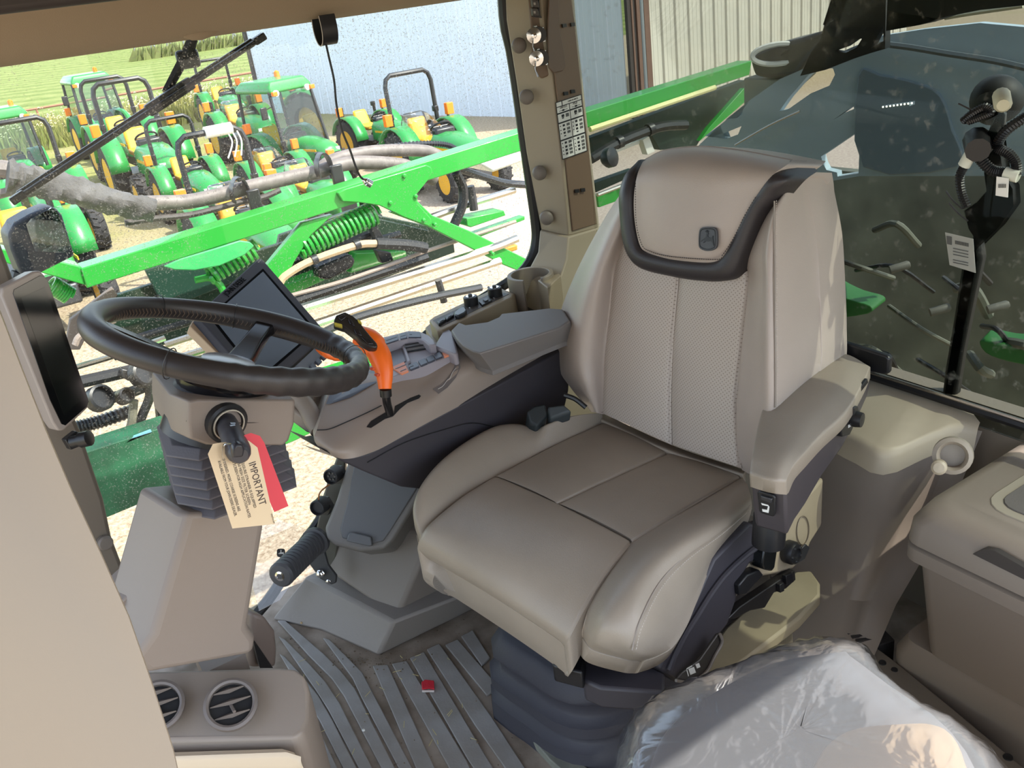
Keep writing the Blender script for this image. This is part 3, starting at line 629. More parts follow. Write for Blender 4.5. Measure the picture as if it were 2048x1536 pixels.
slab('housing', [(1498, 120), (1508, 104), (1540, 90), (1600, 76), (1655, 58), (1640, 90), (1610, 125), (1592, 152), (1540, 158), (1508, 153)], (2.7, 0, 0), XN, .22, mat('fender_black', s(30, 31, 32), .35), fb_, .02, 3)
slab('base_block', [(1487, 156), (1590, 160), (1540, 205), (1487, 228)], (2.72, 0, 0), XN, .15, mat('olive_grey', s(112, 114, 98), .6), fb_, .005)
cc = on(1556, 108, (2.69, 0, 0), XN); mb = MB(); mb.tube([cc+V((.075*cos(2*pi*k/20)*.7, .075*cos(2*pi*k/20)*-.7, .028*sin(2*pi*k/20))) for k in range(20)], .008, 6, closed=True); mb.build('ring', WHITE, fb_)
slab('latch', [(1548, 103), (1553, 98), (1572, 100), (1560, 112), (1550, 112)], (2.68, 0, 0), XN, .03, BLACK, fb_)
ch = thing('rear_chassis', 'dark machine frame with hoses low behind the rear glass', 'machine frame', on(1850, 600, (2.6, 0, 0), XN))
DK2 = mat('dark_chassis', s(98, 99, 88), .6, var=.3, vscale=5)
slab('chassis_wall', [(1560, 330), (1720, 345), (2200, 345), (2200, 1000), (1560, 900)], (3.5, 0, 0), XN, .05, DK2, ch)
rnd = random.Random(4); GD = mat('shaded_green', s(44, 110, 50), .5)
slab('green_cover', [(1638, 560), (1660, 580), (1700, 600), (1740, 612), (1735, 628), (1650, 640), (1636, 640)], (2.6, 0, 0), XN, .1, GD, ch, .01, rounds=3)
slab('green_cover', [(1960, 680), (2010, 690), (2100, 700), (2100, 735), (2020, 725), (1970, 706)], (2.6, 0, 0), XN, .1, GD, ch, .01, rounds=3)
for k in range(14):
    x0, y0 = rnd.uniform(1660, 2040), rnd.uniform(430, 720); x1, y1 = x0+rnd.uniform(40, 160), y0+rnd.uniform(20, 90)
    MB().tube(spline([on(x0, y0, (2.7, 0, 0), XN), on((x0+x1)/2, (y0+y1)/2+rnd.uniform(-30, 10), (2.6, 0, 0), XN), on(x1, y1, (2.7, 0, 0), XN)], 5), rnd.uniform(.006, .016), 8).build('pipe', rnd.choice([DSTEEL, BLACK, DK2, DK2]), ch)
for x, y in ((1780, 540), (1860, 625), (1975, 620)):
    MB().lathe(on(x, y, (2.55, 0, 0), XN), (1, -.8, .3), [(.012, 0), (.012, .05), (.008, .055)], 12).build('fitting', mat('pale_fitting', s(92, 90, 82), .6), ch)
wheel_c = on(1592, 515, (2.75, 0, 0), XN)
rw = thing('rear_drive_wheel', 'lugged black wheel half hidden behind the seat back through the rear glass', 'wheel', wheel_c)
mb = MB(); ax = V((.75, -.65, .1)).normalized(); u, v_ = frame(ax)
mb.lathe(wheel_c, ax, [(.13, -.1), (.24, -.12), (.27, 0), (.24, .1), (.13, .1)], 26)
for k in range(18):
    a = 2*pi*k/18; d_ = u*cos(a)+v_*sin(a); mb.box(wheel_c+d_*.275, (.07, .05, .16), (d_, d_.cross(ax), ax))
mb.build('tyre', mat('dark_tyre', s(42, 42, 40), .9), rw); MB().lathe(wheel_c-ax*.05, -ax, [(.14, -.02), (.13, .04), (.05, .02), (.01, .02)], 20).build('rim', DK2, rw)

# harness, label, reflected dots close behind the rear glass
GX = (1.72, 0, 0); GN = (1, .12, 0)
def Gp(x, y, dx=0): return on(x, y, (GX[0]+dx, 0, 0), GN)
hn = thing('wiring_harness', 'looped black corrugated wiring with white sleeves beyond the rear glass', 'wiring', Gp(1980, 330))
def corr(pix, r, name='conduit', m=BLACK):
    P = spline([Gp(x, y) for x, y in pix], 12); MB().tube(P, [r if k % 2 else r*.8 for k in range(len(P))], 8).build(name, m, hn, smooth=False)
corr([(1925, 243), (1946, 226), (1971, 214), (1982, 224), (1960, 234), (1935, 243)], .008); corr([(2070, 222), (2048, 236), (2014, 260), (1996, 285), (1998, 297), (2018, 308), (2032, 327), (2033, 350)], .010)
corr([(1950, 292), (1954, 305), (1962, 320), (1985, 341), (2012, 346)], .011); corr([(1930, 329), (1920, 353), (1923, 385), (1934, 415)], .009)
for a, b in (((1942, 307), (1928, 331)), ((2010, 346), (2037, 353))): MB().tube([Gp(*a, -.005), Gp(*b, -.005)], .0115, 10).build('white_sleeve', mat('sleeve_white', s(205, 205, 190), .6), hn)
slab('bracket', [(2005, 221), (1987, 236), (1973, 270), (1971, 300), (1975, 310), (1990, 292), (2006, 270), (2010, 228)], (1.73, 0, 0), GN, .01, mat('bracket_grey', s(62, 66, 66), .4), hn, .002)
slab('branch_tape', [(1990, 300), (1975, 330), (1982, 385), (1960, 410), (1938, 425), (1945, 455), (1955, 470), (1962, 520), (1945, 600), (1925, 700), (1908, 810), (1880, 810), (1888, 740), (1905, 640), (1920, 540), (1940, 500), (1990, 450), (2018, 410), (2016, 380), (1998, 350)], (1.76, 0, 0), GN, .03, mat('tape_black', s(20, 21, 21), .5), hn, .008)
slab('barcode_tag', [(1993, 353), (2017, 357), (2015, 395), (1991, 391)], (1.70, 0, 0), GN, .002, WHITE, hn)
for k in range(6): slab('barcode_bar', [(1997+k*2.6, 368), (1998.3+k*2.6, 368.4), (1998+k*2.6, 376), (1996.6+k*2.6, 375.6)], (1.697, 0, 0), GN, .0005, BLACK, hn)
for pts in ([(1892, 382), (1905, 400), (1925, 418)], [(1898, 406), (1915, 425), (1936, 442)], [(1917, 207), (1935, 216), (1955, 226)]): MB().tube(spline([Gp(x, y) for x, y in pts], 5), .0016, 5).build('loose_wire', DSTEEL, hn)
cc = Gp(1998, 200, .05); MB().lathe(cc, V((-.75, -.6, .15)), [(.046, -.03), (.041, .015), (.024, .035), (.008, .04)], 20).build('plug_cap', mat('plug_black', s(40, 42, 43), .6), hn)
MB().lathe(Gp(2004, 198, -.03), V((-.75, -.5, -.1)), [(.015, -.02), (.015, .03), (.010, .04)], 12).build('plug', mat('plug_cream', s(190, 185, 160), .5), hn)
MB().lathe(Gp(1955, 290, -.01), V((-.75, -.5, -.1)), [(.025, -.03), (.022, .03)], 10).build('plug', BLACK, hn)
lp = thing('led_bar', 'row of nine tiny lit lamps glowing behind the rear glass', 'lamp', Gp(1795, 211, .3))
for k in range(9):
    p = Gp(1766+k*7.2, 214-k*.95, .3); em = MATS.get('led') or mat('led', (1, 1, .85)); b = em.node_tree.nodes['Principled BSDF']; b.inputs['Emission Color'].default_value = (1, .97, .8, 1); b.inputs['Emission Strength'].default_value = 5
    MB().lathe(p, (-1, -.5, .1), [(.0008, -.002), (.0022, 0), (.0008, .002)], 8).build('lamp', em, lp)  # glowing dots imitate reflected lights, no real lights stand here
MB().box(Gp(1795, 211, .33), (.02, .07, .008), (V((1, 0, 0)), (Gp(1824, 206, .3)-Gp(1766, 214, .3)).normalized(), V((0, 0, 1)))).build('bar', DT, lp)  # bar belongs to the reflected lights stand-in, no real bar stands here

# ------------------------------------------------------------------ cab shell
WG = glass('window_glass', (.97, .99, .97), .05, .6, 230)
# right window outline (seen edge) and its black seal
edge = [(1003, -30), (1008, 30), (1022, 100), (1036, 190), (1049, 285), (1062, 375), (1071, 440), (1073, 480), (1064, 515), (1043, 545), (1005, 572), (945, 610), (880, 650), (800, 720), (720, 830), (660, 985), (640, 1040), (600, 1095), (560, 1165), (515, 1225), (440, 1290), (240, 1300)]
E_ = [at(x, y, y=2.07) for x, y in edge]
E_ = [V((1.335, 2.07, 1.62))]+[p for p in E_ if p.z < 1.46]
E_ = E_+[V((.0, 2.07, .03)), V((-.05, 2.07, .5)), V((-.05, 2.07, 1.62))]
struct(MB().prism(E_, (0, .006, 0)).build('window_1', WG, smooth=False), 'large dusty right window with the wiper across it', 'window')
mb = MB(); mb.tube(spline(E_[:-2], 3), .016, 8, squash=.9); struct(mb.build('trim_1', mat('window_seal', s(20, 20, 21), .45)), 'black rubber seal around the right window', 'seal')
# headliner and roof, its near edge stretched outward to block sun
hp = [(2.12, 1.47), (2.06, 1.462), (2.02, 1.463), (1.985, 1.475), (1.95, 1.50), (1.90, 1.545), (1.80, 1.60), (1.60, 1.645), (1.2, 1.66), (.02, 1.67), (-.02, 1.65), (-.04, 1.70), (.02, 1.78), (2.0, 1.78), (2.16, 1.70)]
mb = MB(); mb.loft([[V((x, y, z)) for y, z in hp] for x in (-.5, 0, .5, 1.0, 1.36, 1.72)])
struct(mb.build('ceiling', mat('headliner', s(152, 135, 112), .9, bump=.5, bscale=500, bdist=.001), angle=50), 'beige padded headliner above the right window', 'ceiling')
vz = thing('sun_visor', 'dark edge of a roller blind at the top left corner', 'visor', at(60, 4, y=1.5)); MB().box(at(60, -6, y=1.5), (.5, .04, .035)).build('cassette', mat('visor_dark', s(52, 46, 44), .6), vz, .01)
lmp = thing('roof_bracket', 'small rounded beige moulding on the edge of the headliner', 'moulding', at(405, 74, y=2.0)); MB().lathe(at(400, 66, y=2.0), (1, 0, .05), [(.003, -.035), (.011, -.02), (.014, 0), (.011, .02), (.003, .05)], 12).build('body', mat('headliner', (0, 0, 0)), lmp)
# rear pillar
def pil(px, py, y): return at(px, py, y=y)
Aw = [(1010, -30), (1013, 40), (1033, 165), (1053, 305), (1083, 462)]
Bw = [(1080, -30), (1088, 45), (1105, 164), (1123, 312), (1137, 472)]
Cw = [(1143, -30), (1148, 40), (1164, 183), (1178, 305), (1196, 456)]
rings = []
for a, b, c in zip(Aw, Bw, Cw):
    A, B_, C_ = pil(*a, 2.05), pil(*b, 1.955), pil(*c, 1.995)
    m1 = A.lerp(B_, .85); m2 = B_.lerp(C_, .12)
    rings.append([A, m1, B_.lerp((m1+m2)/2, .25), m2, C_, C_+V((.05, .06, 0)), A+V((.05, .06, 0))])
pl = struct(MB().loft(rings).build('wall_right', PILLAR, bevel=.003, angle=25), 'beige rear corner pillar between the right window and the rear glass', 'pillar')
# darker inner face plate and recessed channel
PO = pil(1123, 312, 1.955); PN = (pil(1178, 305, 1.995)-PO).cross(V((0, 0, 1)))
def inner(name, pix, th, m, off=.003, bevel=0, parent=pl, **k):
    n = V(PN).normalized(); n = n if n.dot(EYE-PO) > 0 else -n
    return slab(name, pix, PO+n*off, n, th, m, parent, bevel, **k)
inner('cover_plate', [(1096, -20), (1140, -20), (1149, 40), (1163, 178), (1178, 300), (1194, 448), (1146, 462), (1131, 315), (1112, 168)], .004, BROWN, .004, .002)
inner('access_door', [(1099, -20), (1117, -20), (1120, 60), (1128, 100), (1131, 132), (1126, 142), (1108, 146), (1098, 136), (1096, 60)], .004, mat('access_door_brown', s(102, 83, 68), .5), .010, .002)
LO = pil(1033, 165, 2.03); LN = V((-.35, -.93, 0))
slab('recess', [(1056, -20), (1062, 60), (1066, 125), (1072, 148), (1084, 158), (1102, 150), (1100, 138), (1092, 60), (1088, -20)], pil(1075, 80, 1.97), LN, .01, BROWN, pl, .004)
for x, y in ((1129, 51), (1146, 49), (1132, 187), (1146, 183), (1154, 382), (1166, 380)): inner('slot', [(x-4, y-3), (x+4, y-4), (x+5, y+3), (x-3, y+4)], .003, BLACK, .009)
for x, y in ((1034, 91), (1049, 194), (1075, 346), (1089, 436)):
    MB().lathe(pil(x+4, y, 2.0), (-.55, -.9, .1), [(.019, -.012), (.019, .004), (.016, .008), (.008, .011), (.001, .0115)], 20).build('bolt_cap', mat('bolt_cap', s(112, 104, 96), .5), pl)
sw_ = thing('rocker_switch_pair', 'two dark rocker switches at the top of the rear pillar', 'switch', pil(1070, 15, 1.96))
for y in (8, 25): slab('rocker', [(1064, y-9), (1076, y-8), (1079, y+6), (1077, y+8), (1066, y+7)], pil(1071, y, 1.942), LN, .02, mat('rocker_grey', s(58, 54, 52), .4), sw_, .002); slab('legend', [(1067, y-3), (1071, y-3), (1071.5, y+2), (1067.5, y+2)], pil(1071, y, 1.9415), LN, .0006, mat('legend', s(150, 146, 140), .5), sw_)
slab('bezel', [(1078, -10), (1081, 30), (1084, 36), (1068, 34), (1066, 32), (1077, 33)], pil(1071, 20, 1.946), LN, .02, BLACK, sw_)
for nm, x, y in (('upper', 1067, 71), ('lower', 1072, 117)):
    c_ = thing('round_connector', nm+' round metal capped connector with a ball chain on the pillar', 'connector', pil(x, y, 1.95), 'capped connectors on the rear pillar')
    slab('flange', [(x+2, y-20), (x+18, y-17), (x+23, y+13), (x+8, y+11)], pil(x+10, y, 1.938), LN, .02, BLACK, c_, .002)
    for q in ((x+4, y-18), (x+17, y-15), (x+21, y+11)): MB().lathe(pil(*q, 1.936), LN, [(.003, 0), (.003, .003), (.001, .004)], 8).build('screw', CHROME, c_)
    MB().lathe(pil(x+8, y-2, 1.935), LN, [(.018, -.01), (.018, .02)], 18).build('socket', BLACK, c_)
    MB().lathe(pil(x, y, 1.912), LN, [(.017, -.004), (.018, 0), (.018, .004), (.006, .005), (.006, .010), (.001, .011)], 18).build('cap', CHROME, c_)
    P = spline([pil(x-1, y+6, 1.908), pil(x-1, y+20, 1.908), pil(x+4, y+36, 1.915)], 7)
    mb = MB()
    for p in P: mb.lathe(p, (0, 0, 1), [(.0005, -.002), (.0022, 0), (.0005, .002)], 6)
    mb.build('ball_chain', CHROME, c_)
# folding guide decal
dc = thing('folding_guide_decal', 'white decal of black pictograms and fold steps on the pillar', 'decal', at(1143, 260, y=1.97))
def dec(name, pix, off, m): inner(name, pix, .0006, m, off, 0, dc)
dec('backing', [(1111, 205), (1163, 188), (1175, 302), (1125, 320)], .0062, BLACK)
WD = mat('decal_white', s(215, 215, 208), .45)
def duv(u, v_): # position on the decal, 0..1
    a, b, c, d = (1111, 205), (1163, 188), (1175, 302), (1125, 320)
    return tuple(a[i]*(1-u)*(1-v_)+b[i]*u*(1-v_)+c[i]*u*v_+d[i]*(1-u)*v_ for i in (0, 1))
def drect(u0, v0, u1, v1, m, off, name='pictogram'): dec(name, [duv(u0, v0), duv(u1, v0), duv(u1, v1), duv(u0, v1)], off, m)
drect(.03, .015, .22, .085, WD, .0068, 'panel'); drect(.26, .015, .97, .085, WD, .0068, 'panel'); drect(.03, .10, .49, .985, WD, .0068, 'panel'); drect(.52, .10, .97, .985, WD, .0068, 'panel')
for u0 in (.03, .52):
    w_ = .455
    for v0 in (.195, .36, .66): drect(u0, v0, u0+w_, v0+.025, BLACK, .0072)
    drect(u0+.07, .165, u0+.2, .172, BLACK, .0072); drect(u0+.26, .165, u0+.39, .172, BLACK, .0072); drect(u0+.19, .155, u0+.27, .185, BLACK, .0072)
    for v0, mode in ((.24, 2), (.29, 0), (.41, 1), (.48, 1), (.54, 1), (.60, 0), (.71, 1), (.78, 1), (.84, 1), (.90, 1)):
        if mode == 2: drect(u0+.14, v0, u0+.24, v0+.045, BLACK, .0072); drect(u0+.30, v0, u0+.42, v0+.06, mat('decal_grey', s(90, 90, 88), .5), .0072)
        elif mode == 1: drect(u0+.03, v0+.01, u0+.07, v0+.025, BLACK, .0072); drect(u0+.14, v0, u0+.22, v0+.036, BLACK, .0072); drect(u0+.29, v0, u0+.41, v0+.042, mat('decal_grey', (0, 0, 0)), .0072)
        else: drect(u0+.15, v0, u0+.22, v0+.02, BLACK, .0072)
n_ = V(PN).normalized(); n_ = n_ if n_.dot(EYE-PO) > 0 else -n_
def dtext(b_, u, v_, sz): p = on(*duv(u, v_), PO+n_*.0072, n_); q = on(*duv(u+.1, v_), PO+n_*.0072, n_); r_ = on(*duv(u, v_-.1), PO+n_*.0072, n_); text(b_, 'lettering', sz, BLACK, p, q-p, r_-p, dc, .0002)
dtext('UNFOLD', .14, .135, .008); dtext('FOLD', .64, .135, .008); dtext('I AMPS ON WATTS', .46, .062, .0055)
# pillar foot and the right ledge
ft = MB(); ft.loft([[at(1080, 461, y=2.04), at(1137, 474, y=1.945), at(1198, 456, y=1.99), at(1198, 456, y=1.99)+V((.06, .08, 0)), at(1080, 461, y=2.04)+V((.05, .05, 0))],
    [at(1076, 505, y=2.03), at(1133, 520, y=1.93), at(1205, 500, y=1.98), at(1205, 500, y=1.98)+V((.06, .08, 0)), at(1076, 505, y=2.03)+V((.05, .05, 0))],
    [at(1055, 545, y=2.02), at(1118, 566, y=1.90), at(1220, 560, y=1.96), at(1220, 560, y=1.96)+V((.06, .08, 0)), at(1055, 545, y=2.02)+V((.05, .05, 0))],
    [at(1040, 600, y=2.02), at(1100, 640, y=1.86), at(1230, 640, y=1.92), at(1230, 640, y=1.92)+V((.06, .10, 0)), at(1040, 600, y=2.02)+V((.05, .08, 0))],
    [at(1040, 800, y=2.02), at(1100, 840, y=1.86), at(1230, 840, y=1.92), at(1230, 840, y=1.92)+V((.06, .10, 0)), at(1040, 800, y=2.02)+V((.05, .08, 0))]])
struct(ft.build('trim_2', PILLAR, bevel=.004, angle=30), 'flared beige foot of the rear pillar beside the cup holder', 'pillar foot')
# rear glass: curved pane wrapping from the pillar round the back
path = [(1.385, 2.06), (1.45, 2.02), (1.53, 1.90), (1.57, 1.72), (1.585, 1.4), (1.59, 1.0), (1.585, .6), (1.57, .2)]
P = spline([V((x, y, 0)) for x, y in path], 5)
RG = glass('rear_glass', (.52, .55, .52), .022, .12, 40)
mb = MB(); mb.loft([[p+V((0, 0, .56)) for p in P], [p+V((.05, 0, 1.66)) for p in P]], False, False); struct(mb.build('window_2', RG, solid=.006), 'tinted curved rear glass behind the seat', 'window')
mb = MB(); mb.tube([p+V((-.012, 0, .60)) for p in P], .011, 8); mb.tube([P[0]+V((0, 0, .5)), P[0]+V((.05, 0, 1.6))], .016, 8); struct(mb.build('trim_3', BLACK), 'black seal along the lower edge of the rear glass', 'seal')
mb = MB(); mb.tube([p+V((-.020, 0, .612)) for p in P[14:]], .004, 6); tag(mb.build('seal_strip', STEEL), 'thin bright strip on top of the rear glass seal', 'strip')
hd_ = MB(); hp2 = [at(x, y, x=1.625) for x, y in [(2150, 2), (2046, 11), (1960, 20), (1890, 34), (1840, 50), (1772, 62)]]; hp2 = [V((1.625, .2, hp2[0].z))]+hp2+[V((1.625, hp2[-1].y, 1.70)), V((1.625, .2, 1.70))]
hd_.prism(hp2, (.05, 0, 0)); struct(hd_.build('trim_8', BB), 'black upper frame over the rear glass at the top right', 'frame')  # header added to keep direct sun off the seat bolster
# label on the rear glass
lb_ = thing('glass_label', 'white printed paper label stuck to the rear glass', 'label', at(1920, 505, x=1.565))
PAP = glass('thin_label', (.55, .55, .52), .02, 0)
lm = mat('thin_label_paper', s(150, 150, 142), .7)
slab('paper', [(1890, 465), (1946, 478), (1951, 546), (1899, 530)], (1.562, 0, 0), (1, 0, 0), .001, lm, lb_)
GT = mat('label_print', s(80, 80, 78), .6)
slab('print_block', [(1893, 472), (1903, 474), (1903, 490), (1894, 488)], (1.5605, 0, 0), (1, 0, 0), .0006, GT, lb_)
for k in range(12): slab('print_bar', [(1910+k*2.3, 481+k*.5), (1911.2+k*2.3, 481.3+k*.5), (1911.4+k*2.3, 488.3+k*.5), (1910.2+k*2.3, 488+k*.5)], (1.5605, 0, 0), (1, 0, 0), .0006, GT, lb_)
for y in (496, 502, 508, 519, 524): slab('print_line', [(1906, y), (1936, y+6.5), (1936, y+8), (1906, y+1.5)], (1.5605, 0, 0), (1, 0, 0), .0006, GT, lb_)
# latch plate on the rear glass
lt = thing('glass_latch', 'black latch plate bolted at the bottom of the rear glass', 'latch', at(1720, 715, x=1.53))
slab('plate', [(1660, 684), (1666, 680), (1690, 686), (1772, 712), (1778, 718), (1776, 746), (1770, 751), (1740, 744), (1664, 712)], (1.53, 0, 0), (1, .05, 0), .015, mat('latch_black', s(24, 25, 28), .3), lt, .004, 3)
for x, y in ((1672, 700), (1752, 732)): MB().lathe(at(x, y, x=1.52), (-1, -.1, 0), [(.009, 0), (.009, .006), (.005, .007), (.005, .018), (.001, .019)], 12).build('bolt', DSTEEL, lt)
MB().lathe(at(1713, 716, x=1.52), (-1, -.2, 0), [(.016, 0), (.012, .01), (.012, .05), (.01, .052)], 14).build('pin', CHROME, lt)
# rear ledge and lower rear wall
def Zp(x, y, z): return at(x, y, z=z)
front = [(1640, 830, .56), (1700, 862, .56), (1724, 873, .56), (1752, 889, .56), (1778, 894, .56), (1806, 888, .56), (1860, 862, .57), (1900, 846, .58), (1925, 841, .58), (1960, 845, .58)]
fr = [Zp(*f_) for f_ in front]
bk = [V((1.60, p.y+.05, .59)) for p in fr]
r1 = [p+V((-.012, -.004, -.006)) for p in fr]; r2 = [p+V((-.018, -.006, -.02)) for p in fr]
drop = [34, 33, 34, 36, 38, 36, 34, 34, 36, 40, 45, 50]
r3 = [p+V((-.02, -.004, -.055)) for p in fr]; r4 = [p+V((.03, .0, -.075)) for p in fr]; r5 = [p+V((-.02, 0, -.42)) for p in fr]
ext0 = V((1.2, 2.1, 0))
mb = MB(); mb.loft([bk, fr, r1, r2, r3], False, False)
LEDGE = mat('ledge_plastic', s(160, 148, 128), .5, bump=.2, bscale=900, bdist=.0006)
struct(mb.build('trim_4', LEDGE, angle=50), 'beige moulded ledge below the rear glass', 'ledge')
mb = MB(); mb.box((1.5, 1.55, .35), (.3, 1.1, .5)); 
w0 = [Zp(1600, 850, .53), Zp(1704, 893, .53), Zp(1772, 921, .53), Zp(1830, 910, .53), Zp(1900, 880, .53), Zp(1945, 890, .53)]
wb = [p+V((.03, 0, .02)) for p in w0]; wl = [V((1.33+.02*i, p.y+.06, .16)) for i, p in enumerate(w0)]; wf = [V((1.20, p.y-.02, .10)) for p in w0]
mb = MB(); mb.loft([wb, [a.lerp(b, .5)+V((.04, 0, 0)) for a, b in zip(wb, wl)], wl, wf, [V((p.x-.02, p.y, 0)) for p in wf]], False, False)
struct(mb.build('wall_rear', TAUPE, angle=60), 'taupe lower rear wall behind the seat', 'wall')
MB().box((1.66, 1.15, .28), (.04, 1.9, .6)).build('backing', TAUPE, bpy.data.objects['wall_rear'])
vt = thing('coat_hook', 'round beige hook moulding on the rear ledge', 'hook', at(1905, 912, x=1.3))
hc = at(1905, 912, x=1.335); hd = V((-.8, -.45, .4)).normalized(); u_, v_ = frame(hd)
MB().lathe(hc, hd, [(.034, -.02), (.033, .003), (.026, .006), (.021, .0), (.020, -.015), (.001, -.015)], 24).build('ring', mat('hook_beige', s(140, 130, 116), .5), vt)
MB().lathe(at(1878, 935, x=1.30), hd, [(.013, -.02), (.013, .004), (.009, .008), (.001, .009)], 18).build('knob', LEDGE, vt)
# floor
fl = struct(MB().prism([V((-.6, .25, -.03)), V((1.7, .25, -.03)), V((1.7, 2.06, -.03)), V((.45, 2.2, -.03)), V((-.6, 2.06, -.03))], (0, 0, .03)).build('floor', mat('floor_mat', s(152, 140, 126), .75, var=.2, vscale=14, c2=s(116, 103, 88), bump=.4, bscale=150, bdist=.001)), 'grey ribbed rubber floor mat dusted with dirt', 'floor')
# ------------------------------------------------------------------ operator seat
LEA = mat('seat_leather', s(170, 157, 147), .42, bump=.25, bscale=420, bdist=.0012, var=.04, vscale=6)
LEB = mat('black_seat_leather', s(48, 44, 46), .45, bump=.25, bscale=420, bdist=.0012)
DARKP = mat('seat_shell', s(58, 55, 60), .5, bump=.3, bscale=900, bdist=.0005)
nS = V((.146, -.989, 0)).normalized()
st = thing('operator_seat', 'beige leather operator seat with black headrest band, turned slightly to the door', 'seat', (.95, 1.25, 0))
BO, BN = V((1.14, 1.36, .52)), V((-.96, -.142, .235)).normalized()
# perforated leather: fine holes on a regular grid in the backrest plane
PERF = mat('perforated_leather', s(178, 167, 157), .45)
def perforate():
    n = PERF.node_tree; L = n.links; b = n.nodes['Principled BSDF']; geo = n.nodes.new('ShaderNodeNewGeometry')
    U = BN.cross(V((0, 0, 1))).normalized(); W_ = U.cross(BN)
    ds = []
    for ax in ((U+W_)*.7071, (U-W_)*.7071):
        d = n.nodes.new('ShaderNodeVectorMath'); d.operation = 'DOT_PRODUCT'; d.inputs[1].default_value = ax; L.new(geo.outputs['Position'], d.inputs[0]); ds.append(d)
    cb = n.nodes.new('ShaderNodeCombineXYZ'); L.new(ds[0].outputs['Value'], cb.inputs[0]); L.new(ds[1].outputs['Value'], cb.inputs[1])
    vo = n.nodes.new('ShaderNodeTexVoronoi'); vo.voronoi_dimensions = '2D'; vo.inputs['Scale'].default_value = 165; vo.inputs['Randomness'].default_value = 0; L.new(cb.outputs[0], vo.inputs['Vector'])
    rp = n.nodes.new('ShaderNodeValToRGB'); rp.color_ramp.elements[0].position = .12; rp.color_ramp.elements[1].position = .24
    rp.color_ramp.elements[0].color = (*s(128, 116, 107), 1); rp.color_ramp.elements[1].color = (*s(178, 167, 157), 1)
    L.new(vo.outputs['Distance'], rp.inputs[0]); L.new(rp.outputs[0], b.inputs['Base Color'])
perforate()
def K(x, y, h=0): return on(x, y, BO+BN*h, BN)
bk_ = -BN*.10
def krow(r): return [K(*p) for p in r]
# left bolster
cushion('back_bolster', [krow(r) for r in [
    [(1250, 375, .005), (1262, 372, .02), (1275, 360, .02), (1288, 335, .0)],
    [(1207, 441, -.02), (1225, 446, .03), (1240, 455, .03), (1250, 462, .012)],
    [(1152, 547, -.03), (1180, 540, .045), (1206, 535, .05), (1229, 532, .006)],
    [(1118, 640, -.035), (1150, 632, .055), (1186, 626, .055), (1217, 620, .004)],
    [(1117, 730, -.035), (1147, 722, .055), (1178, 718, .05), (1208, 716, .004)],
    [(1142, 775, -.02), (1165, 775, .045), (1185, 775, .04), (1205, 778, .004)],
    [(1182, 822, .0), (1190, 823, .02), (1198, 825, .015), (1205, 827, .0)]]], bk_, LEA, st, lip=.003)
# right bolster
cushion('back_bolster', [krow(r) for r in [
    [(1562, 384, -.02), (1578, 368, -.02), (1592, 356, -.03), (1609, 347, -.06)],
    [(1527, 432, .0), (1542, 424, .025), (1558, 412, .035), (1613, 378, -.07)],
    [(1494, 508, .01), (1522, 500, .045), (1549, 495, .055), (1631, 470, -.10)],
    [(1497, 565, .004), (1524, 562, .05), (1549, 560, .06), (1637, 560, -.11)],
    [(1489, 650, .004), (1520, 650, .055), (1550, 650, .065), (1640, 655, -.12)],
    [(1480, 735, .004), (1516, 735, .055), (1551, 735, .065), (1640, 735, -.12)],
    [(1473, 820, .004), (1512, 822, .05), (1550, 822, .06), (1615, 800, -.10)],
    [(1472, 898, .0), (1505, 905, .04), (1540, 905, .05), (1590, 880, -.05)],
    [(1484, 938, -.01), (1508, 950, .03), (1535, 950, .03), (1570, 940, -.02)]]], bk_, LEA, st, lip=.003)
# perforated centre panels
def cpanel(rows):
    R_ = []
    for (l, r) in rows:
        (lx, ly), (rx, ry) = l, r
        R_.append([K(lx+(rx-lx)*t, ly+(ry-ly)*t, h) for t, h in ((0, .0), (.12, .010), (.5, .016), (.88, .010), (1, .0))])
    cushion('back_panel', R_, bk_, PERF, st, lip=.001)
cpanel([((1248, 462), (1358, 535)), ((1231, 530), (1355, 580)), ((1219, 620), (1349, 640)), ((1211, 690), (1345, 700)), ((1206, 775), (1342, 790)), ((1205, 826), (1343, 889))])
cpanel([((1360, 535), (1494, 500)), ((1357, 580), (1498, 570)), ((1351, 640), (1490, 640)), ((1347, 700), (1483, 705)), ((1344, 790), (1474, 800)), ((1345, 889), (1482, 936))])
# headrest panel and its black band
cushion('headrest_panel', [krow(r) for r in [
    [(1291, 318, -.05), (1330, 300, -.05), (1400, 293, -.05), (1480, 301, -.05), (1584, 320, -.04)],
    [(1283, 330, .01), (1330, 312, .01), (1400, 306, .01), (1470, 312, .01), (1572, 330, .012)],
    [(1274, 355, .045), (1330, 345, .052), (1400, 342, .054), (1462, 346, .052), (1543, 352, .045)],
    [(1268, 400, .048), (1325, 400, .058), (1390, 402, .062), (1445, 402, .058), (1512, 396, .048)],
    [(1271, 450, .048), (1325, 456, .058), (1380, 460, .060), (1430, 455, .058), (1487, 442, .048)],
    [(1281, 492, .046), (1325, 503, .054), (1378, 508, .056), (1425, 505, .054), (1466, 484, .046)],
    [(1297, 506, .042), (1335, 516, .046), (1380, 522, .046), (1420, 524, .046), (1449, 514, .042)]]], -BN*.12, LEA, st, lip=.002)
inn = [(1289, 319), (1276, 345), (1267, 387), (1269, 441), (1279, 489), (1297, 506), (1342, 518), (1393, 524), (1431, 524), (1449, 514), (1469, 480), (1493, 432), (1514, 395), (1548, 350), (1585, 321)]
outr = [(1282, 324), (1255, 349), (1242, 387), (1243, 431), (1252, 496), (1279, 534), (1342, 552), (1400, 561), (1448, 562), (1473, 549), (1493, 506), (1524, 431), (1555, 390), (1582, 359), (1608, 341)]
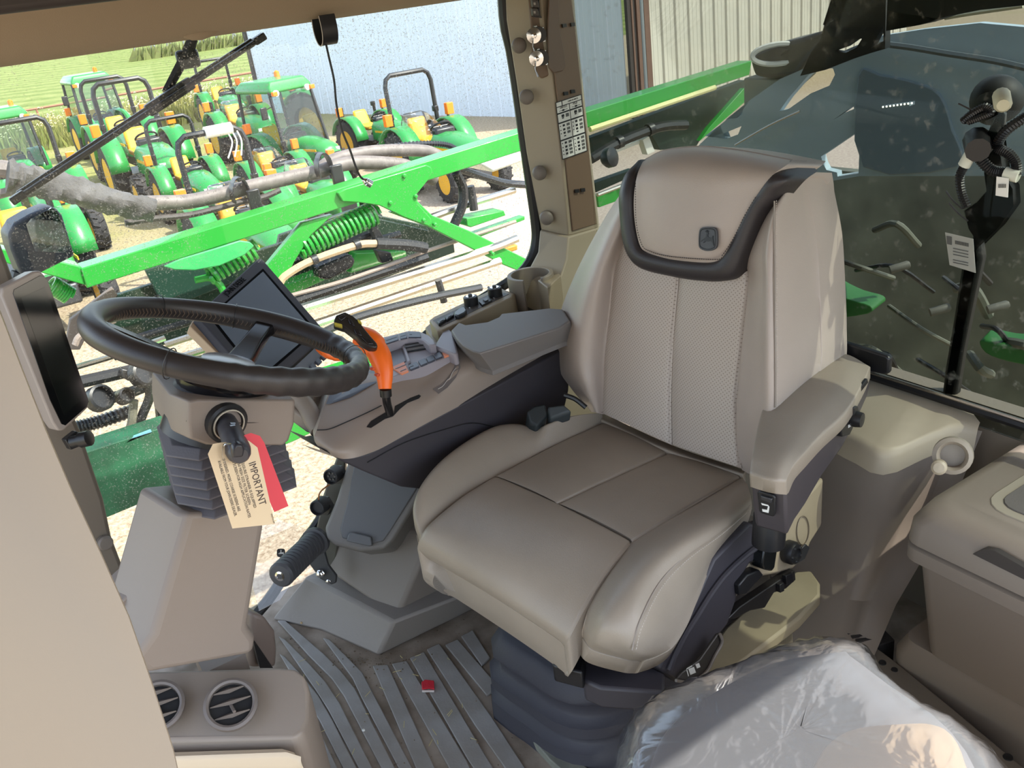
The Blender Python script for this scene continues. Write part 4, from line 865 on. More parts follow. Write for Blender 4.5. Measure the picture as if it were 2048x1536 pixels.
hh = [-.03, .02]+[.04]*11+[.035, -.03]
A_, B2 = spline([K(x, y, h) for (x, y), h in zip(inn, hh)], 5), spline([K(x, y, h-.008) for (x, y), h in zip(outr, hh)], 5)
mb = MB(); mb.loft([[a-BN*.05, a+BN*.006, a.lerp(b, .15)+BN*.013, a.lerp(b, .5)+BN*.016, a.lerp(b, .85)+BN*.012, b+BN*.004, b-BN*.05] for a, b in zip(A_, B2)]); mb.build('headrest_band', LEB, st, angle=60)
# rear shell behind the cushions
mb = MB(); o_ = [K(x, y, -.10) for x, y in [(1310, 330), (1390, 305), (1490, 310), (1570, 340), (1600, 420), (1608, 600), (1608, 720), (1565, 870), (1540, 925), (1350, 870), (1225, 805), (1160, 740), (1150, 660), (1215, 480), (1270, 375)]]
mb.prism(o_, -BN*.06).build('back_shell', DARKP, st, .02, 3)
# seams with stitches
def stitches(name, pts, parent, m, n, r=.0008):
    P = spline(pts, 12); L_ = [0]
    for a, b in zip(P, P[1:]): L_.append(L_[-1]+(b-a).length)
    mb = MB()
    for k in range(n):
        q = [0, 0]
        for e, t in enumerate(((k+.15)/n, (k+.75)/n)):
            d = t*L_[-1]; i = max(j for j in range(len(P)-1) if L_[j] <= d); f_ = (d-L_[i])/max(1e-9, L_[i+1]-L_[i]); q[e] = P[i].lerp(P[i+1], min(1, f_))
        mb.tube(q, r, 4)
    o = mb.build(name, m, parent, smooth=False); return tag(o, kind='stuff')
STI = mat('stitch_thread', s(176, 166, 156), .7)
stitches('seam_stitching', [K(x, y, h) for x, y, h in ((1553, 400, .048), (1553, 495, .054), (1554, 560, .06), (1554, 650, .065), (1555, 735, .065), (1555, 815, .06))], st, STI, 90)
MB().tube(spline([K(x, y, h) for x, y, h in ((1549, 402, .050), (1549, 495, .057), (1550, 560, .063), (1550, 650, .067), (1551, 735, .067), (1551, 815, .063))], 6), .0016, 6).build('seam_piping', mat('seam_line', s(140, 130, 120), .5), st)
stitches('band_stitching', [K(x, y, .054) for x, y in ((1271, 360), (1272, 441), (1283, 488), (1299, 502), (1342, 513), (1431, 519), (1445, 510), (1466, 478), (1490, 430), (1512, 393))], st, mat('dark_thread', s(70, 64, 62), .7), 90, .001)
# emblem badge with a leaping deer
bo = K(1415, 478, .066); bu = (K(1425, 478, .066)-bo).normalized(); bv = (K(1415, 468, .066)-bo); bv = (bv-bu*bv.dot(bu)).normalized()
BADGE = mat('badge_grey', s(66, 68, 72), .45); BLINE = mat('badge_relief', s(28, 29, 32), .4)
k_ = (K(1434, 478, .066)-bo).length/19
def bd(pts, h): return [bo+bu*(x*k_)+bv*(y*k_)+BN*h for x, y in pts]
oct_ = [(-18, 10), (-14, 18), (0, 19.5), (14, 18), (18, 10), (18.5, -8), (15, -16), (0, -20), (-15, -16), (-18.5, -8)]
bdg = MB().prism(loop_spline(bd(oct_, 0), 3), -BN*.006).build('badge', BADGE, st, .0008)
mb = MB(); mb.tube(loop_spline(bd([(x*.86, y*.86) for x, y in oct_], .0), 3), .0012, 5, closed=True); mb.build('badge_border', BLINE, bdg)
deer = [(-12, -2), (-8, 0), (-3, 3), (-2.5, 7), (-1.5, 9.5), (-5, 13), (-4.4, 13.4), (-1.5, 11), (-2.4, 14.5), (-1.7, 14.8), (-.6, 11), (.2, 14.8), (.9, 14.6), (.5, 10.8), (2.5, 13.5), (3, 13), (1.2, 10), (2.6, 9.3), (2.2, 8), (.9, 7.6), (1.4, 3.5), (5, 2.6), (9, 3), (11, 5.6), (11.6, 5), (11.2, 1.5), (12.5, -4), (14, -10.5), (12.8, -11.2), (10, -5.5), (7, -3), (2, -4), (-3, -3.6), (-7.5, -6.5), (-8.2, -5.8), (-5, -2.6), (-9, -2.2), (-12.6, -4.4), (-13.2, -3.6)]
MB().prism(bd(deer, .0012), -BN*.003).build('deer_emblem', BLINE, bdg, smooth=False)

# cushion
def zr(r): return [Zp(*p) for p in r]
dn = V((.0, .0, -.07))
LEC = mat('cushion_leather', s(150, 139, 125), .42, bump=.25, bscale=420, bdist=.0012, var=.07, vscale=5)
def spanel(name, rows, puff=.009):
    R_ = []
    for l, r in rows: R_.append([Zp(l[0]+(r[0]-l[0])*t, l[1]+(r[1]-l[1])*t, l[2]+(r[2]-l[2])*t)+V((0, 0, h)) for t, h in ((0, 0), (.07, puff*.6), (.5, puff), (.93, puff*.6), (1, 0))])
    cushion(name, R_, dn, LEC, st, lip=.001)
spanel('seat_panel', [((1204, 848, .497), (1332, 908, .497)), ((1195, 852, .503), (1322, 913, .503)), ((1108, 892, .508), (1226, 956, .508)), ((1000, 949, .512), (1124, 1004, .512)), ((991, 953, .506), (1115, 1009, .506))])
spanel('seat_panel', [((1334, 909, .497), (1482, 956, .497)), ((1324, 914, .503), (1468, 962, .503)), ((1228, 957, .508), (1380, 1013, .508)), ((1126, 1005, .512), (1275, 1076, .512)), ((1117, 1010, .506), (1264, 1083, .506))])
spanel('seat_panel', [((988, 954, .504), (1262, 1086, .504)), ((982, 958, .512), (1258, 1091, .512)), ((925, 994, .522), (1228, 1125, .520)), ((862, 1046, .518), (1196, 1172, .512)), ((842, 1076, .500), (1165, 1225, .490)), ((836, 1100, .470), (1140, 1272, .458)), ((852, 1118, .44), (1130, 1288, .436)), ((868, 1124, .425), (1128, 1292, .42))], .010)
# rear strip between cushion and backrest
cushion('seat_rear_strip', [zr([(1205, 826, .50), (1343, 890, .50), (1490, 940, .50)]), zr([(1203, 838, .510), (1338, 900, .510), (1487, 948, .510)]), zr([(1202, 848, .498), (1331, 909, .498), (1482, 957, .498)])], dn, LEC, st, lip=.001)
# bolsters of the cushion
o3 = V((.02, .035, -.05))
def lb_row(ix, iy, ox, oy, zi, zc):
    c = Zp(ox, oy, zc); i_ = Zp(ix, iy, zi); m = i_.lerp(c, .5)+V((0, 0, .012)); return [i_, m, c, c+o3]
cushion('seat_bolster', [lb_row(1202, 848, 1203, 827, .498, .52), lb_row(1170, 862, 1142, 833, .504, .545), lb_row(1108, 891, 1095, 848, .506, .548), lb_row(1065, 912, 1073, 856, .508, .535), lb_row(1039, 926, 1035, 848, .508, .548), lb_row(988, 953, 990, 853, .508, .556), lb_row(958, 971, 936, 881, .51, .56), lb_row(905, 1010, 883, 921, .512, .562), lb_row(868, 1042, 845, 966, .51, .555), lb_row(848, 1066, 827, 1010, .50, .53), lb_row(840, 1078, 829, 1050, .485, .50), lb_row(838, 1084, 836, 1074, .462, .465)], V((0, 0, -.05)), LEC, st, lip=.002)
cushion('seat_bolster', [zr(r) for r in [
    [(1484, 955, .50), (1496, 975, .53), (1503, 1012, .52), (1494, 1050, .46)],
    [(1395, 1008, .506), (1424, 1030, .545), (1440, 1066, .53), (1430, 1118, .46)],
    [(1325, 1046, .508), (1352, 1078, .555), (1371, 1117, .535), (1395, 1195, .45)],
    [(1266, 1083, .508), (1294, 1120, .555), (1320, 1172, .53), (1374, 1248, .44)],
    [(1218, 1133, .506), (1246, 1178, .548), (1282, 1247, .515), (1348, 1290, .43)],
    [(1186, 1195, .498), (1214, 1235, .53), (1268, 1298, .48), (1318, 1310, .42)],
    [(1170, 1245, .475), (1195, 1282, .49), (1262, 1316, .44), (1290, 1320, .41)],
    [(1166, 1275, .44), (1188, 1300, .44), (1255, 1319, .42), (1282, 1322, .40)]]], V((0, .02, -.04)), LEC, st, lip=.002)
stitches('seam_stitching', [Zp(x, y, z+.002) for x, y, z in ((1504, 1017, .52), (1442, 1070, .53), (1374, 1121, .535), (1323, 1176, .53), (1285, 1251, .515), (1272, 1300, .48))], st, STI, 80)
MB().tube(spline([Zp(x, y, z+.001) for x, y, z in ((1500, 1010, .522), (1437, 1062, .532), (1368, 1113, .537), (1317, 1168, .533), (1279, 1243, .518), (1264, 1300, .482))], 6), .0016, 6).build('seam_piping', MATS['seam_line'], st)
# side shield, lower panel and controls on the door side
SO = at(1400, 1200, z=.42); SN = V((.12, -.98, .12)).normalized()
def side(name, pix, th, m, off=0, bevel=.003, parent=st, **k): return slab(name, pix, SO+SN*off, SN, th, m, parent, bevel, **k)
side('side_shield', [(1500, 1046), (1535, 1056), (1571, 1040), (1556, 1074), (1528, 1113), (1500, 1128), (1480, 1160), (1473, 1202), (1456, 1250), (1405, 1312), (1356, 1368), (1320, 1338), (1328, 1312), (1358, 1270), (1392, 1200), (1428, 1118)], .05, DARKP, .0, .006)
sh = st.children[-1]
mb = MB(); rl = [(1566, 1046), (1535, 1078), (1490, 1112), (1450, 1150), (1420, 1190), (1395, 1230), (1370, 1270), (1350, 1310), (1338, 1340)]
mb.tube(spline([on(x, y, SO+SN*.004, SN) for x, y in rl], 5), .006, 8).build('shield_ridge', DARKP, sh)
LOWP = mat('seat_lower_panel', s(158, 144, 120), .5, bump=.2, bscale=800, bdist=.0005)
side('lower_panel', [(1648, 955), (1645, 1050), (1622, 1086), (1612, 1112), (1588, 1137), (1555, 1148), (1500, 1158), (1470, 1200), (1455, 1160), (1480, 1110), (1560, 1040), (1585, 1025)], .04, LOWP, -.012, .006)
lw = st.children[-1]
mb = MB(); c0 = on(1606, 1061, SO+SN*-.010, SN); u_, v_ = frame(SN); mb.tube([c0+u_*(.021*cos(2*pi*k/24))+v_*(.032*sin(2*pi*k/24)) for k in range(24)], .0012, 5, closed=True); mb.build('round_cap', mat('cap_line', s(110, 98, 82), .5), lw)
side('grip_block', [(1529, 1092), (1547, 1086), (1556, 1096), (1550, 1136), (1544, 1143), (1530, 1140), (1525, 1130)], .04, mat('grip_black', s(22, 24, 24), .25), .022, .003)
c0 = on(1583, 1105, SO, SN); MB().lathe(c0, SN, [(.024, -.01), (.024, .006), (.020, .012), (.012, .014), (.011, .010), (.001, .010)], 20).build('adjuster_dial', BLACK, st)
for k in range(5): a = 2*pi*k/5; MB().lathe(c0+u_*(.015*cos(a))+v_*(.015*sin(a)), SN, [(.003, .012), (.002, .015)], 8).build('dial_dot', DSTEEL, st.children[-1] if k == 0 else st.children[-1])
side('handle_cup', [(1478, 1170), (1495, 1150), (1520, 1140), (1528, 1150), (1492, 1190), (1480, 1192)], .03, BLACK, .012, .003)
side('slider_rail', [(1456, 1238), (1480, 1214), (1560, 1160), (1590, 1140), (1592, 1160), (1572, 1178), (1548, 1186), (1530, 1216), (1500, 1222), (1470, 1238)], .02, mat('rail_black', s(30, 28, 28), .4), .0, .002)
side('metal_tab', [(1590, 1112), (1612, 1088), (1620, 1095), (1610, 1118), (1590, 1130)], .004, DSTEEL, .006, .001)
for q in ([(1572, 1152), (1586, 1146), (1588, 1164), (1574, 1170)], [(1560, 1170), (1568, 1165), (1569, 1182), (1561, 1186)]): side('rail_tab', q, .01, BLACK, .010, .001)
# adjusting lever with pictograms
side('lever', [(1436, 1268), (1444, 1267), (1445, 1285), (1430, 1312), (1412, 1345), (1380, 1366), (1352, 1362), (1365, 1345), (1400, 1320)], .006, mat('lever_dark', s(52, 48, 44), .45), .03, .002)
lv = st.children[-1]; WI = mat('white_print', s(225, 225, 220), .5)
side('pictogram', [(1377, 1338), (1388, 1334), (1392, 1345), (1381, 1350)], .0005, WI, .0306, 0, lv); side('pictogram', [(1391, 1329), (1398, 1326), (1401, 1334), (1394, 1337)], .0005, WI, .0306, 0, lv); side('pictogram', [(1373, 1340), (1374.5, 1339), (1378, 1352), (1376.5, 1353)], .0005, WI, .0306, 0, lv); side('pictogram', [(1373, 1337), (1384, 1331), (1384.6, 1332.6), (1373.6, 1338.6)], .0005, WI, .0306, 0, lv)
mb = MB(); mb.tube(spline([on(x, y, SO+SN*.033, SN) for x, y in ((1440, 1268), (1444, 1285), (1430, 1312), (1412, 1345), (1382, 1364), (1352, 1361))], 5), .003, 6).build('lever_rim', mat('lever_edge', s(120, 112, 104), .45), lv)
# suspension: beige top cover, black gaiter, base plate
def hs_(name, pix, z, th, m, parent, bevel=.004, rounds=0, **k):
    P = [Zp(x, y, z) for x, y in pix]; P = loop_spline(P, rounds) if rounds else P
    return MB().prism(P, (0, 0, -th)).build(name, m, parent, bevel, **k)
SUSB = mat('suspension_cover', s(150, 138, 112), .6, var=.08, vscale=10)
hs_('suspension_cover', [(1590, 1142), (1622, 1140), (1640, 1165), (1640, 1190), (1600, 1235), (1500, 1312), (1380, 1400), (1350, 1396), (1390, 1340), (1450, 1255), (1500, 1210), (1550, 1178)], .24, .03, SUSB, st, .006)
hs_('lower_cover', [(1585, 1262), (1586, 1280), (1560, 1310), (1440, 1385), (1330, 1450), (1320, 1440), (1420, 1370), (1480, 1330)], .17, .02, SUSB, st, .003)
foot = [(.665, 1.44), (.66, 1.28), (.69, 1.16), (.78, 1.10), (.95, 1.08), (1.20, 1.09), (1.31, 1.16), (1.34, 1.30), (1.28, 1.46), (.95, 1.50)]
cen = V((.98, 1.28, 0)); rings = []
zz = [0.0, .02, .05, .06, .07, .08, .09, .115, .125, .135, .16, .17, .18, .205, .215]
sc_ = [1, 1.0, 1.0, .95, .94, .95, 1.0, 1.0, .94, .93, .94, .98, .98, .93, .90]
for z, k in zip(zz, sc_): rings.append([V((cen.x+(x-cen.x)*k*(1-z*.25), cen.y+(y-cen.y)*k*(1-z*.25), z)) for x, y in foot])
mb = MB(); mb.loft([loop_spline(r, 3) for r in rings]); mb.build('suspension_gaiter', mat('gaiter_rubber', s(58, 58, 66), .6, bump=.2, bscale=200), st, angle=50)
# frame between gaiter and cushion
mb = MB(); fr0 = [(.76, 1.38), (.76, 1.12), (1.20, 1.08), (1.26, 1.42)]; mb.loft([[V((x, y, .21)) for x, y in fr0], [V((x-.02, y, .37)) for x, y in fr0], [V((x-.03, y, .41)) for x, y in fr0]]); mb.build('seat_frame', DARKP, st, .01)
hs_('frame_foot', [(1165, 1320), (1240, 1300), (1330, 1345), (1330, 1385), (1200, 1375), (1165, 1360)], .33, .05, DARKP, st, .006)
hs_('frame_channel', [(1100, 1290), (1170, 1310), (1165, 1345), (1105, 1330)], .36, .04, BLACK, st, .004)
# seat belt buckle between seat and console
bu_ = thing('seat_belt_buckle', 'dark seat belt buckle lying between the cushion and the console', 'buckle', at(1085, 835, z=.56))
mb = MB(); mb.loft([[Zp(1053, 822, .585), Zp(1066, 812, .59), Zp(1092, 806, .59), Zp(1096, 830, .565), Zp(1075, 850, .56), Zp(1060, 846, .56)], [p+V((0, .02, -.05)) for p in [Zp(1053, 822, .585), Zp(1066, 812, .59), Zp(1092, 806, .59), Zp(1096, 830, .565), Zp(1075, 850, .56), Zp(1060, 846, .56)]]]); mb.build('housing', mat('buckle_black', s(40, 46, 48), .45), bu_, .006, 3)
mb = MB(); P = [Zp(1094, 812, .585), Zp(1128, 808, .59), Zp(1145, 822, .575), Zp(1100, 838, .56)]; mb.prism(P, (0, .01, -.03)).build('sleeve', mat('buckle_sleeve', s(52, 58, 60), .5), bu_, .006, 3)
MB().tube(spline([Zp(1128, 790, .6), Zp(1150, 798, .59), Zp(1172, 815, .57)], 5), .006, 8).build('cable', BLACK, bu_)
# armrest: pad, body, switches
AZ_ = .70
rows = [[(1649, 711, 0), (1668, 706, .004), (1700, 712, .004), (1738, 734, -.004)], [(1622, 744, 0), (1655, 745, .006), (1690, 754, .006), (1722, 768, -.002)], [(1578, 775, 0), (1618, 780, .006), (1655, 795, .007), (1690, 818, -.002)], [(1541, 797, -.002), (1578, 812, .006), (1616, 835, .007), (1645, 862, -.002)], [(1520, 850, -.003), (1550, 868, .005), (1583, 885, .006), (1610, 902, -.003)], [(1507, 908, -.004), (1535, 915, .002), (1562, 922, .003), (1586, 930, -.006)], [(1502, 942, -.012), (1528, 950, -.008), (1552, 955, -.008), (1573, 957, -.014)]]
outl = [(1649, 713), (1690, 712), (1740, 737), (1722, 772), (1690, 822), (1645, 866), (1610, 906), (1587, 933), (1572, 962), (1503, 946), (1508, 905), (1522, 850), (1543, 800), (1580, 777), (1622, 746)]
drop = [.07, .07, .065, .07, .08, .10, .118, .122, .122, .122, .12, .11, .09, .08, .07]
top = [Zp(x, y, AZ_-.028) for x, y in outl]; cN = sum(top, V())/len(top)
mb = MB(); mb.loft([top, [p+V((.006, .003, -d*.6)) for p, d in zip(top, drop)], [p.lerp(V((cN.x, cN.y, p.z)), .04)+V((.006, .003, -d)) for p, d in zip(top, drop)]]); ar = mb.build('armrest', mat('armrest_body', s(70, 64, 66), .5, bump=.3, bscale=900, bdist=.0005), st, .006)
cushion('pad', [[Zp(x, y, AZ_+h) for x, y, h in r] for r in rows], V((.004, .002, -.03)), LEC, ar, lip=.006)
ao = at(1535, 1010, z=.62); an = V((-.85, -.45, .1)).normalized()
fo = Zp(1535, 990, AZ_-.075); an = ((top[8]-top[9]).cross(V((0, 0, 1)))).normalized(); an = an if an.dot(EYE-fo) > 0 else -an
ao = (top[8]+top[9])/2+V((0, 0, -.04))
slab('switch_plate', [(1514, 986), (1520, 982), (1546, 990), (1551, 996), (1550, 1030), (1546, 1034), (1522, 1027), (1518, 1022)], ao+an*.004, an, .006, BLACK, ar, .002)
swp = ar
slab('rocker', [(1520, 991), (1544, 998), (1543, 1008), (1521, 1001)], ao+an*.008, an, .006, DSTEEL, swp, .002)
slab('pictogram', [(1522, 1006), (1536, 1010), (1538, 1013), (1524, 1010)], ao+an*.0048, an, .0006, WI, swp); slab('pictogram', [(1524, 1018), (1534, 1020), (1536, 1012.5), (1539, 1013.5), (1537, 1026), (1525, 1023)], ao+an*.0048, an, .0006, WI, swp)
so_ = top[6]+V((0, 0, -.01)); sn_ = (top[4]-top[7]).cross(V((0, 0, 1))).normalized(); sn_ = sn_ if sn_.dot(EYE-so_) > 0 else -sn_
slab('side_slot', [(1586, 936), (1616, 908), (1618, 916), (1588, 950)], so_+sn_*.004, sn_, .006, BLACK, ar, .001); slab('side_slot', [(1712, 788), (1735, 757), (1737, 765), (1716, 792)], so_+sn_*.008, sn_, .006, BLACK, ar, .001)
slab('knob_plate', [(1683, 855), (1695, 838), (1708, 832), (1709, 850), (1700, 870), (1684, 874)], so_+sn_*.012, sn_, .012, BLACK, ar, .002); slab('pictogram', [(1697, 850), (1706, 845), (1706, 850), (1697, 856)], so_+sn_*.0126, sn_, .0006, WI, ar)
MB().lathe(on(1712, 838, so_+sn_*.02, sn_), sn_, [(.014, -.012), (.016, 0), (.014, .012), (.001, .013)], 12).build('knob', BLACK, ar); slab('knob_lever', [(1708, 815), (1716, 812), (1722, 830), (1716, 850), (1709, 846)], so_+sn_*.02, sn_, .008, BLACK, ar, .002)
mb = MB(); pc = Zp(1535, 1040, .58); mb.lathe(Zp(1540, 1040, .55), (0.1, 0, 1), [(.030, -.05), (.030, .01), (.024, .03)], 18).build('pivot', BLACK, ar)
# ------------------------------------------------------------------ steering wheel
WC = V((.313, 1.447, 1.008)); WN = V((.52, .18, 1)).normalized()
def fit_normal():
    return V((.438, -.025, 1)).normalized()
WN = fit_normal()
wu = WN.cross(V((0, 1, 0))).normalized(); wv = WN.cross(wu)
RIMM = mat('rim_leather', s(46, 42, 42), .42, bump=.2, bscale=500, bdist=.0008)
sw = thing('steering_wheel', 'black leather steering wheel with stitched rim and glossy spokes', 'steering wheel', WC)
WR = .213
def wp_(a, r, h=0): return WC+wu*(r*cos(a))+wv*(r*sin(a))+WN*h
# rim: slightly swollen leather tube, joints between its sections
mb = MB(); N_ = 160; rad = []
for k in range(N_):
    a = 2*pi*k/N_; rad.append(.0185+.0016*cos(3*a+.6)+(.0009*sin(40*a) if .2 < (a/(2*pi)) % 1 < .55 else 0))
P = [wp_(2*pi*k/N_, WR) for k in range(N_)]
rings = []
for k in range(N_):
    a = 2*pi*k/N_; d = wu*cos(a)+wv*sin(a); rings.append([P[k]+d*(rad[k]*1.0*cos(2*pi*j/14))+WN*(rad[k]*1.12*sin(2*pi*j/14)) for j in range(14)])
rings.append(rings[0]); mb.loft(rings, False); rim = mb.build('rim', RIMM, sw)
for px, py in ((342, 712), (318, 603), (722, 690), (470, 622)):
    best = min((abs((wp_(2*pi*k/360, WR)-EYE).dot(RT)/(wp_(2*pi*k/360, WR)-EYE).dot(FW)*FPX+1024-px)+abs(768-(wp_(2*pi*k/360, WR)-EYE).dot(UP)/(wp_(2*pi*k/360, WR)-EYE).dot(FW)*FPX-py), k) for k in range(360))[1]
    a = 2*pi*best/360; d = wu*cos(a)+wv*sin(a); r_ = .0205
    MB().tube([wp_(a, WR)+d*(r_*cos(2*pi*j/18))+WN*(r_*1.12*sin(2*pi*j/18)) for j in range(18)], .0009, 5, closed=True).build('rim_joint', BLACK, rim)
# lacing on the inner face of the rim
mb = MB()
for k in range(150):
    a = 2*pi*k/150; d = wu*cos(a)+wv*sin(a)
    for sgn in (-1, 1):
        p = wp_(a, WR-.0185-.0005, -.004); q = wp_(a+.018, WR-.0175, -.004+sgn*.007); mb.tube([p, q], .0008, 4)
tag(mb.build('rim_lacing', mat('lacing_thread', s(88, 74, 64), .6), rim, smooth=False), kind='stuff')
GLOSS = mat('gloss_black', s(18, 18, 22), .18)
def ang(px, py):
    p = on(px, py, WC, WN)-WC; return atan2(p.dot(wv), p.dot(wu))
for px, py in ((545, 640), (245, 655), (480, 748)):
    a = ang(px, py); b_ = WN.cross(wu*cos(a)+wv*sin(a)); rings = []
    for r_, h, w_, t_ in ((.03, -.052, .030, .012), (.07, -.045, .024, .013), (.13, -.024, .019, .013), (.18, -.008, .018, .012), (.205, -.002, .022, .011)):
        c = wp_(a, r_, h); rings.append([c+b_*w_-WN*t_, c+b_*w_, c+b_*(w_*.8)+WN*t_*.7, c-b_*(w_*.8)+WN*t_*.7, c-b_*w_, c-b_*w_-WN*t_])
    mb = MB(); mb.loft(rings); mb.build('spoke', GLOSS, sw, .002)
MB().lathe(wp_(0, 0, -.05), WN, [(.075, -.035), (.08, -.015), (.07, .004), (.05, .014), (.02, .018), (.001, .0185)], 28).build('hub', GLOSS, sw)
MB().lathe(wp_(0, 0, -.05), WN, [(.045, .0145), (.043, .019), (.02, .022), (.001, .0225)], 28).build('hub_cap', mat('hub_cap_grey', s(120, 116, 118), .2), sw)

# ------------------------------------------------------------------ steering column
sc = thing('steering_column', 'taupe steering column with accordion gaiter and indicator stalk', 'steering column', (.2, 1.5, 0))
CY = 1.37
def cp(x, y, yy=CY): return at(x, y, y=yy)
COLP = mat('column_plastic', s(128, 117, 108), .48, bump=.25, bscale=900, bdist=.0006)
mb = MB(); rings = []
base = [(372, 800), (392, 796), (586, 797), (590, 802), (588, 846), (577, 880), (566, 890), (412, 889), (376, 876), (371, 842)]
f0 = [cp(x, y) for x, y in base]; cF = sum(f0, V())/len(f0)
f_in = [p.lerp(cF, .05)+V((0, -.006, 0)) for p in f0]
back = [p.lerp(cF, .04)+V((0, .20, .01)) for p in f0]; lft = lambda i: V((-.014, 0, 0)) if i in (0, 1, 8, 9) else V()
mb.loft([f_in, f0, [p+lft(i)+V((0, .05, 0)) for i, p in enumerate(f0)], [p+lft(i)+V((0, .17, 0)) for i, p in enumerate(f0)], back]); mb.build('housing', COLP, sc, .006, 3)
hs2 = sc.children[-1]
MB().tube([cp(372, 842, CY-.001), cp(480, 846, CY-.0075), cp(588, 843, CY-.001)], .0008, 4).build('housing_joint', mat('joint_dark', s(80, 72, 66), .6), hs2)
MB().lathe(wp_(0, 0, -.07), -WN, [(.07, 0), (.085, .02), (.085, .05), (.09, .09)], 26).build('neck', BLACK, sc)
so = cp(454, 846, CY-.008); sd_ = V((.15, -.97, -.15)).normalized()
MB().lathe(so, sd_, [(.034, -.01), (.034, .004), (.030, .007), (.024, .006), (.022, -.006), (.001, -.006)], 28).build('stalk_collar', BLACK, sc)
MB().lathe(so, sd_, [(.0265, .0065), (.0265, .0085), (.0245, .0085), (.0245, .0065)], 28, False).build('collar_ring', mat('collar_cream', s(190, 182, 165), .4), sc)
sp_ = [so+V((0, .004, 0)), at(462, 866, y=1.325), at(470, 886, y=1.285), at(477, 903, y=1.25), at(480, 912, y=1.235)]
STK = mat('stalk_grey', s(62, 62, 68), .4)
mb = MB(); mb.tube(spline(sp_, 5), [.0165, .017, .0175, .0175, .018, .018, .018, .018, .0185, .0185, .0185, .0185, .019, .019, .019, .0185, .018, .017, .016, .014, .012], 14); stk = mb.build('stalk', STK, sc)
MB().prism([at(x, y, y=1.222) for x, y in ((466, 897), (474, 888), (486, 890), (490, 900), (487, 915), (466, 917))], (0, .014, .002)).build('stalk_button', mat('stalk_button', s(44, 44, 50), .35), stk, .003)
for q in ([(460, 851), (470, 849), (471, 850.5), (461, 852.5)], [(462, 846), (471, 846), (471, 847.3), (462, 847.3)], [(474, 868), (483, 871), (482, 873), (474, 870)], [(478, 866), (480, 866), (478, 876), (476, 876)]): MB().prism([at(x, y, y=1.284) for x, y in q], (0, .003, 0)).build('pictogram', mat('stalk_print', s(150, 165, 180), .5), stk)
# accordion gaiter
GAIT = mat('gaiter_grey', s(84, 80, 84), .6, bump=.15, bscale=300)
tz, bz = cp(440, 886).z, cp(440, 1030).z
FL, FR_ = cp(386, 900), cp(566, 900)
def foot_(k, z):
    L0 = V((FL.x, CY, 0)); R0 = V((FR_.x, CY, 0)); pts = [L0+V((.004, 0, 0)), R0, R0+V((.018, .06, 0)), R0+V((.0, .19, 0)), L0+V((-.02, .19, 0)), L0+V((-.034, .06, 0))]
    c = V(((FL.x+FR_.x)/2, CY+.1, 0)); return [V((c.x+(p.x-c.x)*k, c.y+(p.y-c.y)*k, z)) for p in pts]
nf = 7
for i in range(nf):
    zt = tz-.004-(tz-bz)*i/nf; zb = tz-.004-(tz-bz)*(i+1)/nf; k0 = 1.0+.012*i
    mb = MB(); mb.loft([foot_(k0*.86, zt), foot_(k0*1.0, zt-(zt-zb)*.66), foot_(k0*1.005, zt-(zt-zb)*.80), foot_(k0*.87, zb)], True); mb.build('gaiter_fold', GAIT, sc, .002, angle=30)
# pedestal
PY_ = 1.385
pp = [(377, 1026), (528, 1024), (526, 1060), (493, 1256), (509, 1279), (508, 1303), (495, 1311), (300, 1346), (268, 1322), (307, 1268)]
f0 = [at(x, y, y=PY_) for x, y in pp]; 
dvec = V((-.03, .05, 0))
mb = MB(); mb.loft([f0, [p+V((-.012 if i in (0, 7, 8, 9) else .004, .022, 0)) for i, p in enumerate(f0)], [p+V((-.045 if i in (0, 7, 8, 9) else .0, .16, 0)) for i, p in enumerate(f0)]]); mb.build('pedestal', COLP, sc, .010, 3)
hz = [at(x, y, y=PY_+.1) for x, y in ((240, 1205), (268, 1180), (315, 1260), (300, 1330), (240, 1330))]
MB().prism(hz, (0, .1, 0)).build('pedestal_side', COLP, sc, .004)
MB().prism([at(x, y, y=1.62) for x, y in ((505, 1226), (530, 1232), (552, 1262), (556, 1300), (554, 1336), (500, 1336))], (-.03, .10, 0)).build('heater_duct', mat('duct_beige', s(122, 108, 98), .5), sc, .01, 3)
MB().prism([at(x, y, y=1.6) for x, y in ((508, 1288), (516, 1292), (546, 1336), (520, 1336))], (0, .02, 0)).build('pedal_slot', BLACK, sc)
MB().box((.15, 1.52, .20), (.08, .10, .4)).build('column_foot', COLP, sc)

# hang tags on the stalk
def tagcard(name, label, pix, y0, m, tilt=(0, 0, 0)):
    t = thing(name, label, 'tag', at(*pix[0], y=y0)); P = [at(x, y, y=y0) for x, y in pix]
    c = sum(P, V())/len(P); n = V((.18, -.95, .25)).normalized(); P = [on(x, y, c, n) for x, y in pix]
    MB().prism(P, -n*.0008).build('card', m, t, smooth=False); return t, c, n
rt, rc, rn_ = tagcard('red_tag', 'plain red card tag hanging behind the cream tag on the stalk', [(489, 870), (502, 866), (520, 872), (529, 886), (577, 1012), (549, 1024), (486, 880)], 1.268, mat('red_card', s(214, 62, 74), .6))
ctg, cc_, cn = tagcard('cream_tag', 'cream IMPORTANT tag with printed text hanging from the stalk', [(426, 888), (442, 885), (497, 881), (515, 895), (550, 1048), (465, 1057), (416, 908)], 1.255, mat('cream_card', s(222, 200, 165), .65))
INK = mat('tag_ink', s(58, 40, 34), .6)
